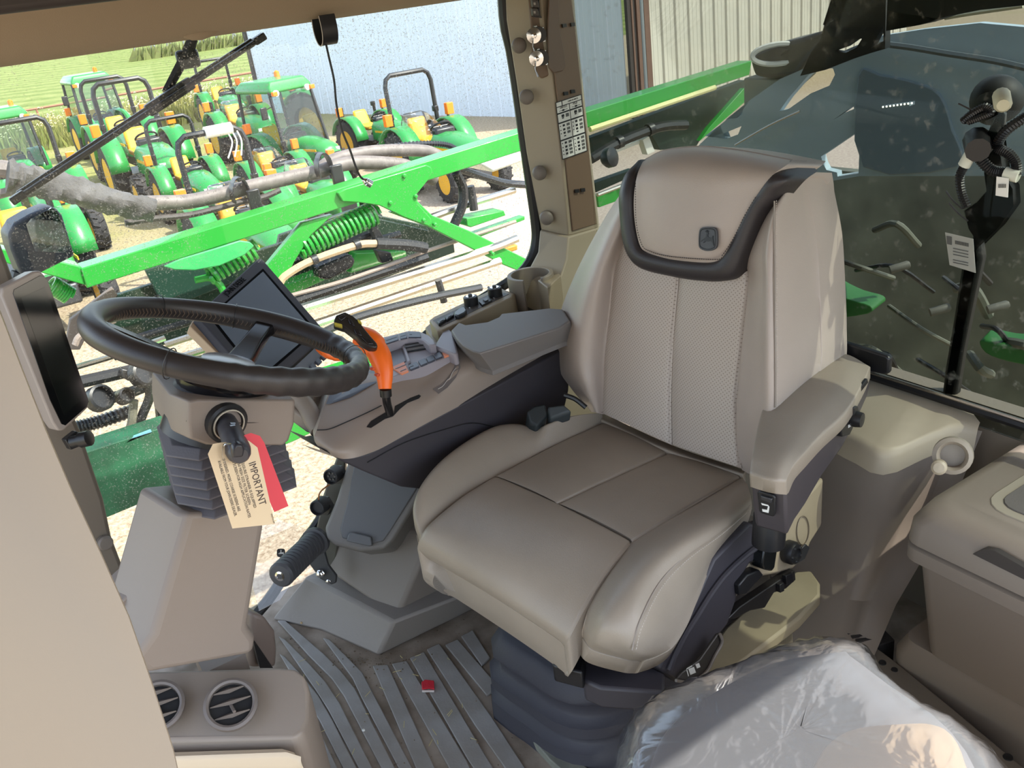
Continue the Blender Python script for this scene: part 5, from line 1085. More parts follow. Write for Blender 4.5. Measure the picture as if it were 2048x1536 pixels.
# lettering runs down the tag
def tline(b_, x0, y0, x1, y1, size):
    p, q = on(x0, y0, cc_+cn*.0006, cn), on(x1, y1, cc_+cn*.0006, cn); ux = q-p; uy = cn.cross(ux)
    o = text(b_, 'lettering', size, INK, p, ux, uy, ctg, .0001); L_ = max((v.co.dot(ux.normalized()) for v in o.data.vertices))-min((v.co.dot(ux.normalized()) for v in o.data.vertices))
    k = ux.length/max(L_, 1e-6); u_ = ux.normalized()
    for v in o.data.vertices: d = v.co.dot(u_); v.co += u_*(d*(k-1))
    o.location = V(o.location)+u_*((ux.length-L_)/2)
tline('IMPORTANT', 497.5, 927, 519.5, 1012, .0165)
for b_, x0, y0, x1, y1 in (('MAIN PRESSURE STRAINER IS EQUIPPED', 476, 902, 508, 1016), ('WITH A 50 MESH SIZE FILTER SCREEN', 468, 902, 497, 1009), ('REMOVE SCREEN FOR HIGH APPLICATION RATES', 459, 904, 497, 1036), ('IF DESIRED, MORE COARSE SCREENS ARE', 444, 918, 476, 1022), ('AVAILABLE FROM YOUR JOHN DEERE DEALER.', 435, 921, 469, 1032)): tline(b_, x0, y0, x1, y1, .0062)
tline('N374107', 541.5, 1028, 547, 1047, .0035)
tie = MB().tube(spline([at(462, 888, y=1.24), at(447, 890, y=1.25), at(444, 910, y=1.252), at(449, 925, y=1.25)], 5), .0012, 5).build('tie', WRAP, ctg)

# ------------------------------------------------------------------ corner post, display, foreground trim
AP = [(-190, -40), (-120, 180), (-60, 350), (0, 487), (25, 556), (160, 862), (207, 1000), (223, 1075), (268, 1195), (285, 1260), (285, 1300), (-160, 1300), (-330, -40)]
pt = struct(MB().prism([at(x, y, y=1.98) for x, y in AP], (0, .07, 0)).build('wall_front', mat('post_plastic', s(104, 95, 84), .5, bump=.2, bscale=900, bdist=.0006), bevel=.008), 'taupe front corner post beside the tall display', 'pillar')
for x, y in ((210, 1086), (247, 1173)): MB().lathe(at(x, y, y=1.97), (.2, -1, .1), [(.017, -.008), (.017, .004), (.013, .008), (.001, .0085)], 20).build('bolt_cap', MATS['bolt_cap'], pt)
ds = thing('post_display', 'tall black post display in a taupe bezel, screen dark', 'display', at(95, 700, y=1.87))
DO, DN = at(95, 700, y=1.87), V((.30, -.93, .12)).normalized()
FG = mat('display_bezel', s(156, 146, 138), .4)
slab('bezel', [(2, 592), (4, 576), (66, 543), (80, 541), (90, 551), (179, 806), (177, 815), (128, 861), (116, 862), (104, 845)], DO, DN, .045, FG, ds, .004, 3)
slab('glass_front', [(26, 587), (28, 579), (80, 551), (88, 552), (96, 562), (178, 803), (174, 813), (131, 851), (123, 848), (100, 800)], DO+DN*.0015, DN, .002, mat('display_glass', s(8, 9, 9), .12), ds, .0005)
slab('screen', [(42, 596), (90, 574), (168, 795), (128, 830)], DO+DN*.0022, DN, .0006, mat('screen_off', s(14, 18, 15), .15), ds)
kn = thing('black_connector', 'black ribbed connector plugged in below the post display', 'connector', at(150, 880, y=1.86))
slab('plate', [(130, 880), (153, 862), (166, 872), (168, 890), (142, 900)], at(150, 880, y=1.88), DN, .02, BLACK, kn, .002)
MB().lathe(at(153, 882, y=1.86), V((.75, -.6, .15)), [(.012, -.01), (.012, .008), (.016, .010), (.016, .03), (.010, .032), (.001, .032)], 14).build('cap', BLACK, kn)
FE = ray(150, 950).normalized()
FGM = mat('near_trim', s(152, 138, 121), .6, bump=.15, bscale=300, bdist=.0006)
FO = at(150, 1150, d=.66); FN_ = V((-.62, -.70, .35)).normalized()
ff = [(-150, 100), (-95, 320), (-40, 520), (-8, 600), (42, 730), (92, 858), (144, 980), (202, 1105), (262, 1240), (312, 1385), (352, 1510), (372, 1600), (300, 1900), (-700, 1900), (-700, -150), (-210, -150)]
P = [on(x, y, FO, FN_) for x, y in ff]; cP = sum(P, V())/len(P)
mb = MB(); mb.loft([[p.lerp(cP, .018) for p in P], [p.lerp(cP, .006)+FE*.006 for p in P], [p+FE*.02 for p in P], [p.lerp(cP, .01)+FE*.06 for p in P]]); struct(mb.build('trim_5', FGM, angle=60), 'blurred beige door trim close to the viewer', 'trim')

# ------------------------------------------------------------------ dash vent housing at lower left
vh = thing('vent_housing', 'taupe moulded vent housing with round air vents at lower left', 'vent housing', (.17, 1.4, 0))
VZ = .40
tp = [(200, 1345), (320, 1341), (560, 1334), (590, 1337), (608, 1352), (616, 1384), (614, 1440), (604, 1462), (586, 1474), (300, 1482), (180, 1484)]
T0 = [Zp(x, y, VZ+.015 if i < 4 else (VZ+.008 if i < 5 else (VZ-.008 if i < 6 else VZ-.035))) for i, (x, y) in enumerate(tp)]
cT = sum(T0, V())/len(T0)
mb = MB(); mb.loft([T0, [p.lerp(cT, -.02)+V((0, 0, -.012)) for p in T0], [p.lerp(cT, -.025)+V((0, 0, -.05)) for p in T0], [p.lerp(cT, .0)+V((0, 0, -.39)) for p in T0]]); mb.build('body', TAUPE, vh, .006, 3, angle=45)
fp = [p+V((0, -.03, 0)) for p in [Zp(200, 1500, VZ-.045), Zp(560, 1488, VZ-.045), Zp(586, 1496, VZ-.05), Zp(598, 1520, VZ-.06)]]
mb = MB(); mb.loft([[p for p in fp]+[p+V((0, .02, 0)) for p in reversed(fp)], [p+V((0, -.01, -.02)) for p in fp]+[p+V((0, .02, -.02)) for p in reversed(fp)], [p+V((0, -.012, -.25)) for p in fp]+[p+V((0, .02, -.25)) for p in reversed(fp)]]); mb.build('lower_panel', mat('cream_panel', s(196, 178, 152), .5, bump=.2, bscale=900, bdist=.0006), vh, .004)
VENT = mat('vent_plastic', s(104, 96, 90), .4)
for px in (463, 318):
    c = Zp(px, 1413+(463-px)*.02, VZ+.001); ax = V((-.05, -.52, .86)).normalized(); u_, v_ = frame(ax); c += ax*.012
    rg = MB().lathe(c, ax, [(.046, -.006), (.046, .003), (.041, .005), (.037, .003), (.036, -.02)], 32, False).build('vent_ring', VENT, vh)
    MB().lathe(c, ax, [(.036, -.004), (.001, -.004)], 28, False).build('vent_well', mat('vent_dark', s(14, 14, 15), .7), rg)
    for k, (o_, w_) in enumerate(((-.019, .030), (0.004, .035), (.025, .026))):
        d_ = V((.96, -.28, 0)).normalized(); e_ = ax.cross(d_); q = c+e_*o_
        mb = MB(); mb.loft([[q-d_*w_-e_*.001, q-d_*w_+ax*.003, q-d_*w_+e_*.001], [q-e_*.005+ax*.000, q+ax*.006, q+e_*.005], [q+d_*w_-e_*.001, q+d_*w_+ax*.003, q+d_*w_+e_*.001]]); mb.build('louvre', VENT, rg)
    MB().tube([c+V((.0, .02, -.002)), c+V((0, -.02, -.002))], .003, 6).build('vent_link', VENT, rg)
MB().lathe(Zp(450, 1385, VZ), (0, 0, 1), [(.001, 0), (.001, .001)], 6).build('vent_mark', VENT, vh)

# ------------------------------------------------------------------ right-hand control console
cs = thing('control_console', 'taupe control console beside the seat with orange lever and keypads', 'console', (.75, 1.7, .5))
CON = mat('console_taupe', s(146, 133, 122), .45, bump=.25, bscale=900, bdist=.0005); CON2 = mat('console_violet_grey', s(148, 143, 150), .45)
CO = V((.75, 1.66, 0))
slab('lower_body', [(650, 902), (690, 917), (735, 908), (789, 880), (892, 825), (994, 771), (1125, 700), (1140, 720), (1138, 780), (1122, 850), (1000, 930), (845, 979), (803, 974), (728, 943), (686, 924)], CO, nS, .17, DARKP, cs, .008, 3)
lbod = cs.children[-1]
MB().tube(spline([on(x, y, CO-nS*-.002, nS) for x, y in ((735, 925), (810, 885), (892, 858), (945, 846), (1000, 856))], 5), .0012, 5).build('body_seam', BLACK, lbod)
rows = []
colA = [(640, 900, .655), (628, 878, .68), (634, 858, .695), (648, 812, .71), (660, 778, .72)]
colB = [(688, 918, .645), (676, 896, .67), (682, 850, .69), (692, 796, .708), (712, 758, .718)]
colC = [(748, 903, .635), (746, 866, .662), (756, 826, .684), (764, 792, .70), (772, 757, .716)]
colC2 = [(805, 873, .63), (804, 836, .66), (808, 803, .682), (808, 776, .695), (806, 744, .714)]
colD = [(860, 843, .627), (858, 810, .66), (858, 788, .675), (854, 760, .69), (846, 728, .713)]
colE = [(930, 806, .624), (926, 772, .662), (920, 748, .69), (912, 728, .705), (905, 706, .713)]
colF = [(1000, 768, .622), (996, 744, .655), (990, 728, .68), (978, 712, .70), (965, 690, .712)]
colG = [(1118, 706, .62), (1114, 690, .65), (1110, 680, .67), (1100, 668, .69), (1088, 650, .705)]
cols = [[Zp(*p) for p in c] for c in (colA, colB, colC, colC2, colD, colE, colF, colG)]
far = [c[-1]+V((.0, .12, .0)) for c in cols]
G = patch([list(r) for r in zip(*cols)], 6, 5)
mb = MB(); mb.grid(G); mb.grid([G[-1], [p+V((-.02, .10, 0)) for p in G[-1]], [p+V((-.02, .10, -.09)) for p in G[-1]]]); mb.grid([G[0], [p+V((-.01, .10, -.02)) for p in G[0]]])
mb.grid([[r[0] for r in G], [r[0]+V((.03, .1, -.02)) for r in G]]); mb.grid([[r[-1] for r in G], [r[-1]+V((.03, .1, -.02)) for r in G]])
from mathutils.bvhtree import BVHTree
BV = BVHTree.FromPolygons([v.copy() for v in mb.v], mb.f)
mb.build('upper_body', CON, cs, angle=50)
ub = cs.children[-1]
def surf(x, y):   # the console surface under a photo pixel, slightly proud
    d = ray(x, y).normalized(); h = BV.ray_cast(EYE, d)[0]
    if h is None: h = BV.find_nearest(EYE+d*1.75)[0]; h = EYE+d*((h-EYE).dot(d))
    return h-d*.002
def inlay(name, pix, m, th=.003, parent=None, lift=0, bevel=0):
    P = [surf(x, y) for x, y in pix]; d = -FW*lift
    return MB().prism([p+d for p in P], FW*th).build(name, m, parent or ub, bevel)
MB().tube(spline([surf(x, y) for x, y in ((634, 860), (658, 858), (690, 845), (730, 827), (763, 811))], 5), .0012, 5).build('nose_seam', BLACK, ub)
inlay('lever_slot', [(733, 854), (742, 842), (770, 825), (788, 824), (790, 812), (820, 796), (838, 789), (842, 792), (838, 797), (815, 806), (800, 818), (786, 833), (770, 838), (742, 856)], BLACK, .003)
inlay('nose_recess', [(652, 808), (664, 778), (740, 742), (757, 741), (752, 765), (700, 795), (660, 808)], mat('recess_blue', s(88, 92, 102), .5), .002)
inlay('speed_label', [(866, 778), (885, 768), (903, 745), (913, 722), (919, 724), (921, 735), (912, 755), (895, 775), (877, 788)], mat('label_taupe', s(108, 102, 100), .5), .002, None, .001)
spl = ub.children[-1]
MB().tube(spline([surf(x, y)-FW*.002 for x, y in ((876, 778), (886, 772), (895, 760), (900, 757), (905, 745), (912, 736))], 4), .0008, 4).build('label_line', mat('label_print_grey', s(190, 186, 182), .5), ub)
# control panel with keys and roller
PZ = .722
def hcon(name, pix, z, th, m, parent=None, bevel=.001, rounds=0): return hs_(name, pix, z, th, m, parent or cs, bevel, rounds)
hcon('control_panel', [(757, 746), (777, 758), (800, 748), (912, 708), (900, 690), (893, 656), (872, 690), (845, 664), (818, 661), (759, 676), (752, 706)], PZ, .05, CON2, None, .003); cpn = cs.children[-1]
ORL = mat('orange_key', s(222, 140, 104), .5); KEY = mat('dark_key', s(66, 70, 82), .4); RIBK = BLACK
def key(name, pix, m, h=.004): return hcon(name, pix, PZ+h, .005, m, cpn, .0008)
key('orange_key', [(783, 734), (808, 723), (817, 741), (803, 747)], ORL); key('orange_key', [(883, 701), (895, 697), (902, 708), (888, 713)], ORL)
key('dark_key', [(816, 730), (833, 723), (838, 732), (821, 739)], KEY)
for t in (0, 1/3, 2/3):
    a, b, c, d = (835, 722), (882, 702), (886, 712), (841, 731); f_ = lambda p, q, t: (p[0]+(q[0]-p[0])*t, p[1]+(q[1]-p[1])*t)
    key('dark_key', [f_(a, b, t+.02), f_(a, b, t+.31), f_(d, c, t+.31), f_(d, c, t+.02)], KEY)
for q in ([(816, 733), (826, 729), (827, 731), (817, 735)], [(790, 737), (812, 728), (813, 729), (791, 738)], [(800, 742), (812, 737), (812.6, 738), (801, 743)]): hcon('key_mark', q, PZ+.0046, .0006, BLACK, cpn, 0)
hcon('trackpad', [(777, 694), (800, 688), (812, 722), (786, 734), (779, 716)], PZ+.002, .004, mat('trackpad_grey', s(104, 104, 112), .4), cpn)
hcon('slider', [(802, 685), (807, 684), (821, 720), (816, 724)], PZ+.008, .009, CON2, cpn, .002)
# roller
r0, r1 = Zp(829, 692, PZ-.012), Zp(840, 716, PZ-.012); ax = (Zp(852, 700, PZ)-Zp(816, 706, PZ)).normalized(); ax.z = 0; rl_d = V((ax.y, -ax.x, 0)).normalized()
rc0 = Zp(834, 704, PZ-.012); u2 = ax; v2 = V((0, 0, 1)).cross(u2)
mb = MB(); n_r = 14
prof = [rc0+v2*(.030*cos(a))+V((0, 0, 1))*(.022*sin(a)) for a in [pi*k/n_r for k in range(n_r+1)]]
mb.loft([[p-u2*.028 for p in prof], [p+u2*.028 for p in prof]], True, True); mb.build('roller', mat('roller_grey', s(112, 112, 114), .45), cs)
rlr = cs.children[-1]
for k in (3, 5, 7, 9, 11):
    a = pi*k/n_r; p = rc0+v2*(.0305*cos(a))+V((0, 0, 1))*(.0225*sin(a)); MB().box(p, (.050, .0035, .003), (u2, v2, V((0, 0, 1)))).build('roller_groove', BLACK, rlr)
hcon('key_bank', [(758, 678), (817, 661), (838, 662), (858, 670), (868, 680), (872, 689), (858, 690), (846, 680), (832, 676), (815, 677), (790, 684), (767, 692), (760, 690)], PZ+.022, .03, CON2, None, .003); kb = cs.children[-1]
for q in ([(768, 678), (795, 669), (797, 679), (770, 688)], [(799, 668), (812, 664), (814, 675), (801, 678)], [(815, 663.5), (840, 664), (842, 674), (817, 674)]): hcon('key', q, PZ+.0245, .004, KEY, kb, .001)
for q in ([(772, 680), (793, 673), (793.5, 674), (772.4, 681)], [(801, 672), (811, 669), (811.2, 670), (801.3, 673)], [(819, 668), (824, 668), (824, 669), (819, 669)]): hcon('key_mark', q, PZ+.025, .0005, BLACK, kb, 0)
# storage lid behind the keypads
LZ = .765
lidp = [(902, 660), (917, 645), (930, 650), (975, 644), (998, 634), (1004, 627), (1040, 623), (1100, 616), (1126, 618), (1140, 640), (1120, 655), (960, 706), (945, 702), (925, 690), (912, 676)]
mb = MB(); t0 = [Zp(x, y, LZ) for x, y in lidp]; cL = sum(t0, V())/len(t0)
low = [(905, 678), (917, 648), (930, 654), (975, 648), (998, 638), (1004, 630), (1040, 627), (1100, 620), (1130, 622), (1150, 680), (1128, 684), (985, 742), (960, 734), (934, 716), (916, 697)]
t1 = [Zp(x, y, .70) if 9 <= i or i == 0 else Zp(x, y, .72) for i, (x, y) in enumerate(low)]
mb.loft([[p.lerp(cL, .02) for p in t0], [p+V((0, 0, -.003)) for p in t0], t1, [p+V((0, 0, -.012)) for p in t1]]); mb.build('storage_lid', LIDG, cs, .004, 3, angle=40)
hcon('side_wing', [(868, 692), (886, 662), (897, 656), (905, 664), (912, 690), (916, 706), (908, 708)], PZ+.012, .03, CON2, None, .004)
# orange drive lever
ORG = mat('orange_grip', s(248, 112, 32), .38)
L0 = at(771, 812, y=1.60); 
pathL = [at(770, 778, y=1.605), at(769, 750, y=1.615), at(764, 725, y=1.63), at(754, 702, y=1.65), at(738, 684, y=1.67), at(715, 676, y=1.69)]
mb = MB(); PS = spline(pathL, 5); mb.tube(PS, [.0135+.011*min(1, k/12)+(.003 if k > 16 else 0) for k in range(len(PS))], 16, squash=.85); mb.build('lever_grip', ORG, cs); lg = cs.children[-1]
for x, y in ((748, 738), (757, 750)): MB().lathe(at(x, y, y=1.595), (.1, -1, .2), [(.0035, -.012), (.0035, .0), (.002, .001)], 10).build('grip_hole', mat('grip_shadow', s(200, 70, 20), .5), lg)
mb = MB(); wing = [(637, 690), (654, 692), (702, 700), (716, 712), (704, 722), (672, 723), (650, 716), (640, 706)]
cW = at(680, 697, y=1.585); mb.loft([[on(x, y, cW+V((0, -.012, 0)), (.1, -1, .35)).lerp(cW, .12) for x, y in wing], [on(x, y, cW, (.1, -1, .35)) for x, y in wing], [on(x, y, cW, (.1, -1, .35))+V((.0, .03, 0)) for x, y in wing]]); mb.build('grip_wing', ORG, cs, .004, 3)
pad = [(668, 640), (672, 630), (690, 623), (706, 631), (716, 640), (735, 664), (753, 685), (756, 692), (752, 697), (740, 694), (722, 684), (712, 672), (690, 655), (668, 648)]
PO_, PN_ = at(712, 660, y=1.655), V((-.15, -.75, .65)).normalized()
slab('thumb_pad', pad, PO_, PN_, .03, mat('thumb_pad', s(38, 36, 34), .35), cs, .006, 3); tpd = cs.children[-1]
for q in ([(694, 634), (704, 640), (710, 652), (700, 648)], [(706, 655), (718, 660), (725, 672), (712, 668)], [(722, 674), (736, 676), (748, 688), (736, 688)], [(676, 634), (688, 628), (694, 633), (682, 642)]): slab('thumb_button', q, PO_+PN_*.004, PN_, .006, mat('thumb_button', s(30, 30, 34), .18), tpd, .0015)
YB = mat('yellow_button', s(190, 176, 70), .4)
slab('yellow_button', [(715, 638), (722, 642), (724, 648), (717, 644)], PO_+PN_*.005, PN_, .008, YB, tpd, .001); slab('yellow_button', [(668, 644), (684, 648), (685, 654), (670, 650)], PO_+PN_*.003, PN_, .010, YB, tpd, .001)
MB().tube([at(771, 778, y=1.605), at(772, 792, y=1.605)], .0125, 14).build('lever_boot', BLACK, cs)
MB().tube(spline([at(772, 790, y=1.606), at(774, 806, y=1.61), at(780, 826, y=1.625)], 4), .009, 12).build('lever_shaft', mat('shaft_black', s(24, 24, 26), .15), cs)

# ------------------------------------------------------------------ touch monitor
mo = thing('touch_monitor', 'grey framed touch monitor with dark screen behind the steering wheel', 'monitor', at(520, 640, d=1.93))
MO = at(520, 640, d=1.93); MN = V((.42, -.42, .80)).normalized()
slab('frame', [(392, 630), (516, 517), (524, 517), (652, 664), (646, 676), (530, 778), (520, 776)], MO, MN, .028, mat('monitor_frame', s(66, 67, 74), .7, spec=.25), mo, .003, 2)
slab('screen', [(424, 632), (526, 543), (628, 662), (520, 754)], MO+MN*.001, MN, .002, mat('monitor_screen', s(38, 42, 46), .12), mo)
slab('screen_border', [(418, 633), (526, 537), (634, 662), (520, 762)], MO+MN*.0004, MN, .002, mat('screen_border', s(12, 12, 14), .9, spec=.05), mo)
slab('rear_cover', [(379, 652), (393, 628), (480, 730), (470, 742)], MO-MN*.02, MN, .02, mat('monitor_beige', s(186, 164, 136), .55), mo, .002)
slab('key_rail', [(655, 672), (670, 690), (560, 790), (540, 778)], MO-MN*.002, MN, .015, mat('key_rail', s(84, 86, 92), .45), mo, .002)
for k in range(8): x = 648-k*11; y = 706+k*9.6; slab('soft_key', [(x, y), (x+8, y+7), (x+1, y+13), (x-7, y+6)], MO+MN*.003, MN, .006, KEY, mo, .001)
q0, q1 = on(455, 592, MO+MN*.0012, MN), on(491, 561, MO+MN*.0012, MN)
text('JOHN DEERE', 'lettering', (q1-q0).length/5.4, mat('monitor_print', s(10, 10, 12), .9, spec=.05), q0, q1-q0, MN.cross(q1-q0), mo, .0003)
MB().tube(spline([at(545, 770, d=1.97), at(600, 800, d=1.97), at(640, 860, d=1.93)], 5), .022, 10).build('arm', TAUPE, mo)
slab('bracket', [(585, 776), (640, 772), (632, 800), (628, 850), (560, 800)], at(600, 800, d=1.98), MN, .03, TAUPE, mo, .006, 3)

# ------------------------------------------------------------------ side rail with switches, cup holder
sr = thing('side_switch_rail', 'beige side rail with outlets and knobs along the right window', 'switch rail', Zp(950, 615, .70))
SZ = .74
RAILB = mat('rail_beige', s(142, 128, 106), .5, bump=.2, bscale=900, bdist=.0005)
mb = MB(); tpz = [(858, 640), (868, 633), (992, 575), (1004, 576), (1030, 586), (1024, 594), (884, 660), (874, 660)]
t0 = [Zp(x, y, SZ) for x, y in tpz]; cR = sum(t0, V())/len(t0); mb.loft([[p.lerp(cR, .03) for p in t0], [p+V((0, 0, -.003)) for p in t0], [p+V((0, -.012, -.13)) for p in t0]]); mb.build('body', RAILB, sr, .003, 2)
hs_('panel', [(866, 640), (994, 581), (1018, 588), (881, 654)], SZ+.001, .006, mat('rail_panel', s(70, 64, 60), .5), sr, .001); rp_ = sr.children[-1]
for x, y in ((883, 640), (899, 631)): hs_('outlet_cover', [(x-9, y+2), (x+6, y-7), (x+9, y-2), (x-6, y+8)], SZ+.008, .008, BLACK, sr, .002); hs_('outlet_tab', [(x-4, y-1), (x+3, y-4), (x+4, y-1), (x-3, y+3)], SZ+.009, .001, DSTEEL, sr, 0)
hs_('socket_cap', [(908, 624), (920, 614), (930, 613), (933, 619), (930, 624), (916, 631), (909, 629)], SZ+.012, .012, mat('cap_dark', s(40, 42, 46), .3), sr, .003)
for x, y in ((943, 606), (991, 588)):
    MB().lathe(Zp(x, y+4, SZ), (0, 0, 1), [(.019, 0), (.019, .022), (.017, .024), (.006, .024), (.005, .030), (.001, .031)], 20).build('round_connector', BLACK, sr); MB().lathe(Zp(x, y+4, SZ), (0, 0, 1), [(.012, .0242), (.012, .0255), (.007, .0255)], 16).build('connector_ring', CHROME, sr.children[-1])
hs_('rocker', [(957, 602), (978, 592), (984, 600), (964, 610)], SZ+.006, .006, BLACK, sr, .001); hs_('rocker_tab', [(965, 598), (973, 594), (977, 599), (970, 602)], SZ+.010, .005, DSTEEL, sr, .001)
MB().lathe(Zp(966, 608, SZ+.003), (0, .2, 1), [(.004, -.002), (.006, 0), (.004, .002)], 10).build('ring', CHROME, sr)
for x, y in ((940, 617), (1003, 590), (988, 597)): MB().lathe(Zp(x, y, SZ), (0, 0, 1), [(.0025, 0), (.0025, .003), (.001, .004)], 8).build('screw', CHROME, sr)
MB().tube([Zp(976, 574, SZ+.02), Zp(984, 579, SZ+.01)], .003, 6).build('toggle', BLACK, sr)
lg_ = MB(); lg_.loft([[Zp(850, 655, .70), Zp(868, 640, .70), Zp(884, 665, .70), Zp(872, 690, .70)], [Zp(850, 655, .70)+V((0, 0, -.1)), Zp(868, 640, .70)+V((0, 0, -.1)), Zp(884, 665, .70)+V((0, 0, -.1)), Zp(872, 690, .70)+V((0, 0, -.1))]]); lg_.build('front_step', RAILB, sr, .003)
cu = thing('cup_holder', 'open round beige cup holder with a slot at the pillar foot', 'cup holder', Zp(1061, 547, .77))
cc_ = Zp(1060, 547, .775); RC = .051
mb = MB(); a0 = R(-62); rings = []
toc = atan2(EYE.y-cc_.y, EYE.x-cc_.x)
for k in range(33):
    a = toc+R(22)+R(8)+(2*pi-R(50))*k/32; d = V((cos(a), sin(a), 0)); rings.append([cc_+d*RC, cc_+d*(RC+.011), cc_+d*(RC+.012)+V((0, 0, -.015)), cc_+d*(RC+.007)+V((0, 0, -.105)), cc_+d*(RC-.006)+V((0, 0, -.105)), cc_+d*RC+V((0, 0, -.01))])
mb.loft(rings); mb.build('cup_wall', mat('cup_plastic', s(128, 118, 104), .45), cu, .0015, 2)
MB().lathe(cc_+V((0, 0, -.105)), (0, 0, 1), [(RC, 0), (RC, .004), (.001, .004)], 24).build('cup_floor', mat('cup_dark', s(40, 36, 34), .6), cu)
mb = MB(); mb.prism([Zp(1075, 560, .765), Zp(1118, 546, .765), Zp(1122, 551, .765), Zp(1095, 575, .765)], (0, 0, -.12)).build('flange', RAILB, cu, .003)
mb = MB(); mb.loft([[Zp(1030, 610, .66), Zp(1062, 612, .66), Zp(1110, 600, .66), Zp(1160, 600, .66), Zp(1160, 580, .66), Zp(1045, 590, .66)], [p+V((.0, .0, -.16)) for p in [Zp(1030, 610, .66), Zp(1062, 612, .66), Zp(1110, 600, .66), Zp(1160, 600, .66), Zp(1160, 580, .66), Zp(1045, 590, .66)]]])
mb.build('rear_block', RAILB, cu, .006, 3)

# ------------------------------------------------------------------ right pedestal with storage bin, foot peg, connectors
pd = thing('floor_pedestal', 'taupe floor pedestal with a lidded storage bin at the window corner', 'pedestal', (.7, 1.8, 0))
SKIRT = mat('pedestal_skirt', s(132, 126, 120), .6, bump=.2, bscale=400); PEDU = mat('pedestal_upper', s(124, 116, 108), .5, bump=.2, bscale=900, bdist=.0005)
sk0 = [Zp(540, 1240, 0), Zp(640, 1262, 0), Zp(756, 1313, 0), Zp(905, 1240, 0), Zp(905, 1240, 0)+V((.15, 0, 0)), Zp(540, 1240, 0)+V((.45, .0, 0))]
sk1 = [V((.475, 2.07, .10)), V((.52, 1.92, .10)), Zp(787, 1244, .10), Zp(932, 1189, .10), Zp(932, 1189, .10)+V((.15, .0, 0)), V((.9, 2.07, .10))]
mb = MB(); mb.loft([sk0, sk1]); mb.build('skirt', SKIRT, pd, .008, 2)
PD = 1.765
up_ = [(792, 1238), (845, 1110), (862, 1072), (940, 990), (1010, 990), (1000, 1080), (940, 1180)]
mb = MB(); f0 = [at(x, y, y=PD) for x, y in up_]; bk2 = [at(632, 1128, y=2.05), at(650, 1085, y=2.05), at(660, 1050, y=2.05), f0[3]+V((0, .29, 0)), f0[4]+V((0, .29, 0)), f0[5]+V((0, .29, 0)), f0[6]+V((0, .29, 0))]
mb.loft([f0, bk2]); mb.build('upper_body', PEDU, pd, .010, 3)
PBO, PBN = at(735, 1030, y=1.84), V((-.45, -.62, .64)).normalized()
binp = [(700, 905), (672, 998), (648, 1056), (653, 1078), (668, 1090), (720, 1103), (768, 1098), (786, 1080), (845, 985), (870, 920), (800, 890)]
slab('storage_bin', binp, PBO, PBN, .11, mat('bin_plastic', s(116, 112, 106), .5, bump=.2, bscale=900, bdist=.0005), pd, .010, 3); bn = pd.children[-1]
slab('bin_lid', [(708, 930), (694, 1005), (680, 1058), (684, 1076), (740, 1088), (766, 1082), (780, 1062), (832, 980), (846, 930)], PBO+PBN*.004, PBN, .01, mat('bin_lid', s(98, 99, 99), .45), bn, .003, 2)
slab('lid_latch', [(697, 1067), (703, 1064), (742, 1073), (744, 1090), (736, 1092), (692, 1082)], PBO+PBN*.016, PBN, .014, MATS['bin_lid'], bn, .003)
slab('bin_wall', [(690, 880), (655, 960), (632, 1060), (640, 1130), (668, 1140), (690, 1000)], at(660, 1020, y=2.02), (-.5, -.8, .2), .03, mat('bin_wall', s(86, 84, 74), .5), pd, .004)
fg_ = thing('ribbed_foot_peg', 'black ribbed rubber foot peg on a bolted bracket', 'foot peg', at(598, 1120, y=1.86))
p0, p1 = at(560, 1152, y=1.80), at(632, 1082, y=1.93); d = (p1-p0); L_ = d.length; d.normalize(); prof = [(.008, -.002), (.026, 0), (.031, .006)]
nr = 12
for k in range(nr): h = .010+(L_-.02)*k/nr; prof += [(.030, h), (.031, h+.3*(L_-.02)/nr), (.031, h+.62*(L_-.02)/nr), (.026, h+.72*(L_-.02)/nr), (.026, h+.9*(L_-.02)/nr)]
prof += [(.036, L_-.008), (.036, L_+.004), (.01, L_+.006)]
MB().lathe(p0, d, prof, 22).build('rubber_grip', mat('peg_rubber', s(72, 72, 74), .55), fg_)
MB().lathe(p0, -d, [(.012, -.002), (.012, .002), (.007, .003), (.006, .001), (.001, .001)], 16).build('end_bolt', CHROME, fg_)
slab('bracket', [(606, 1066), (620, 1060), (636, 1066), (644, 1085), (656, 1130), (673, 1152), (672, 1166), (662, 1170), (640, 1158), (612, 1120), (600, 1084)], at(640, 1115, y=1.94), (-.55, -.75, .3), .012, mat('peg_bracket', s(52, 52, 52), .5), fg_, .003)
for x, y in ((641, 1147), (659, 1160)): MB().lathe(at(x, y, y=1.925), V((-.55, -.75, .3)), [(.011, -.002), (.011, .002), (.0085, .003), (.0085, .010), (.006, .0115), (.001, .012)], 6).build('hex_bolt', CHROME, fg_)
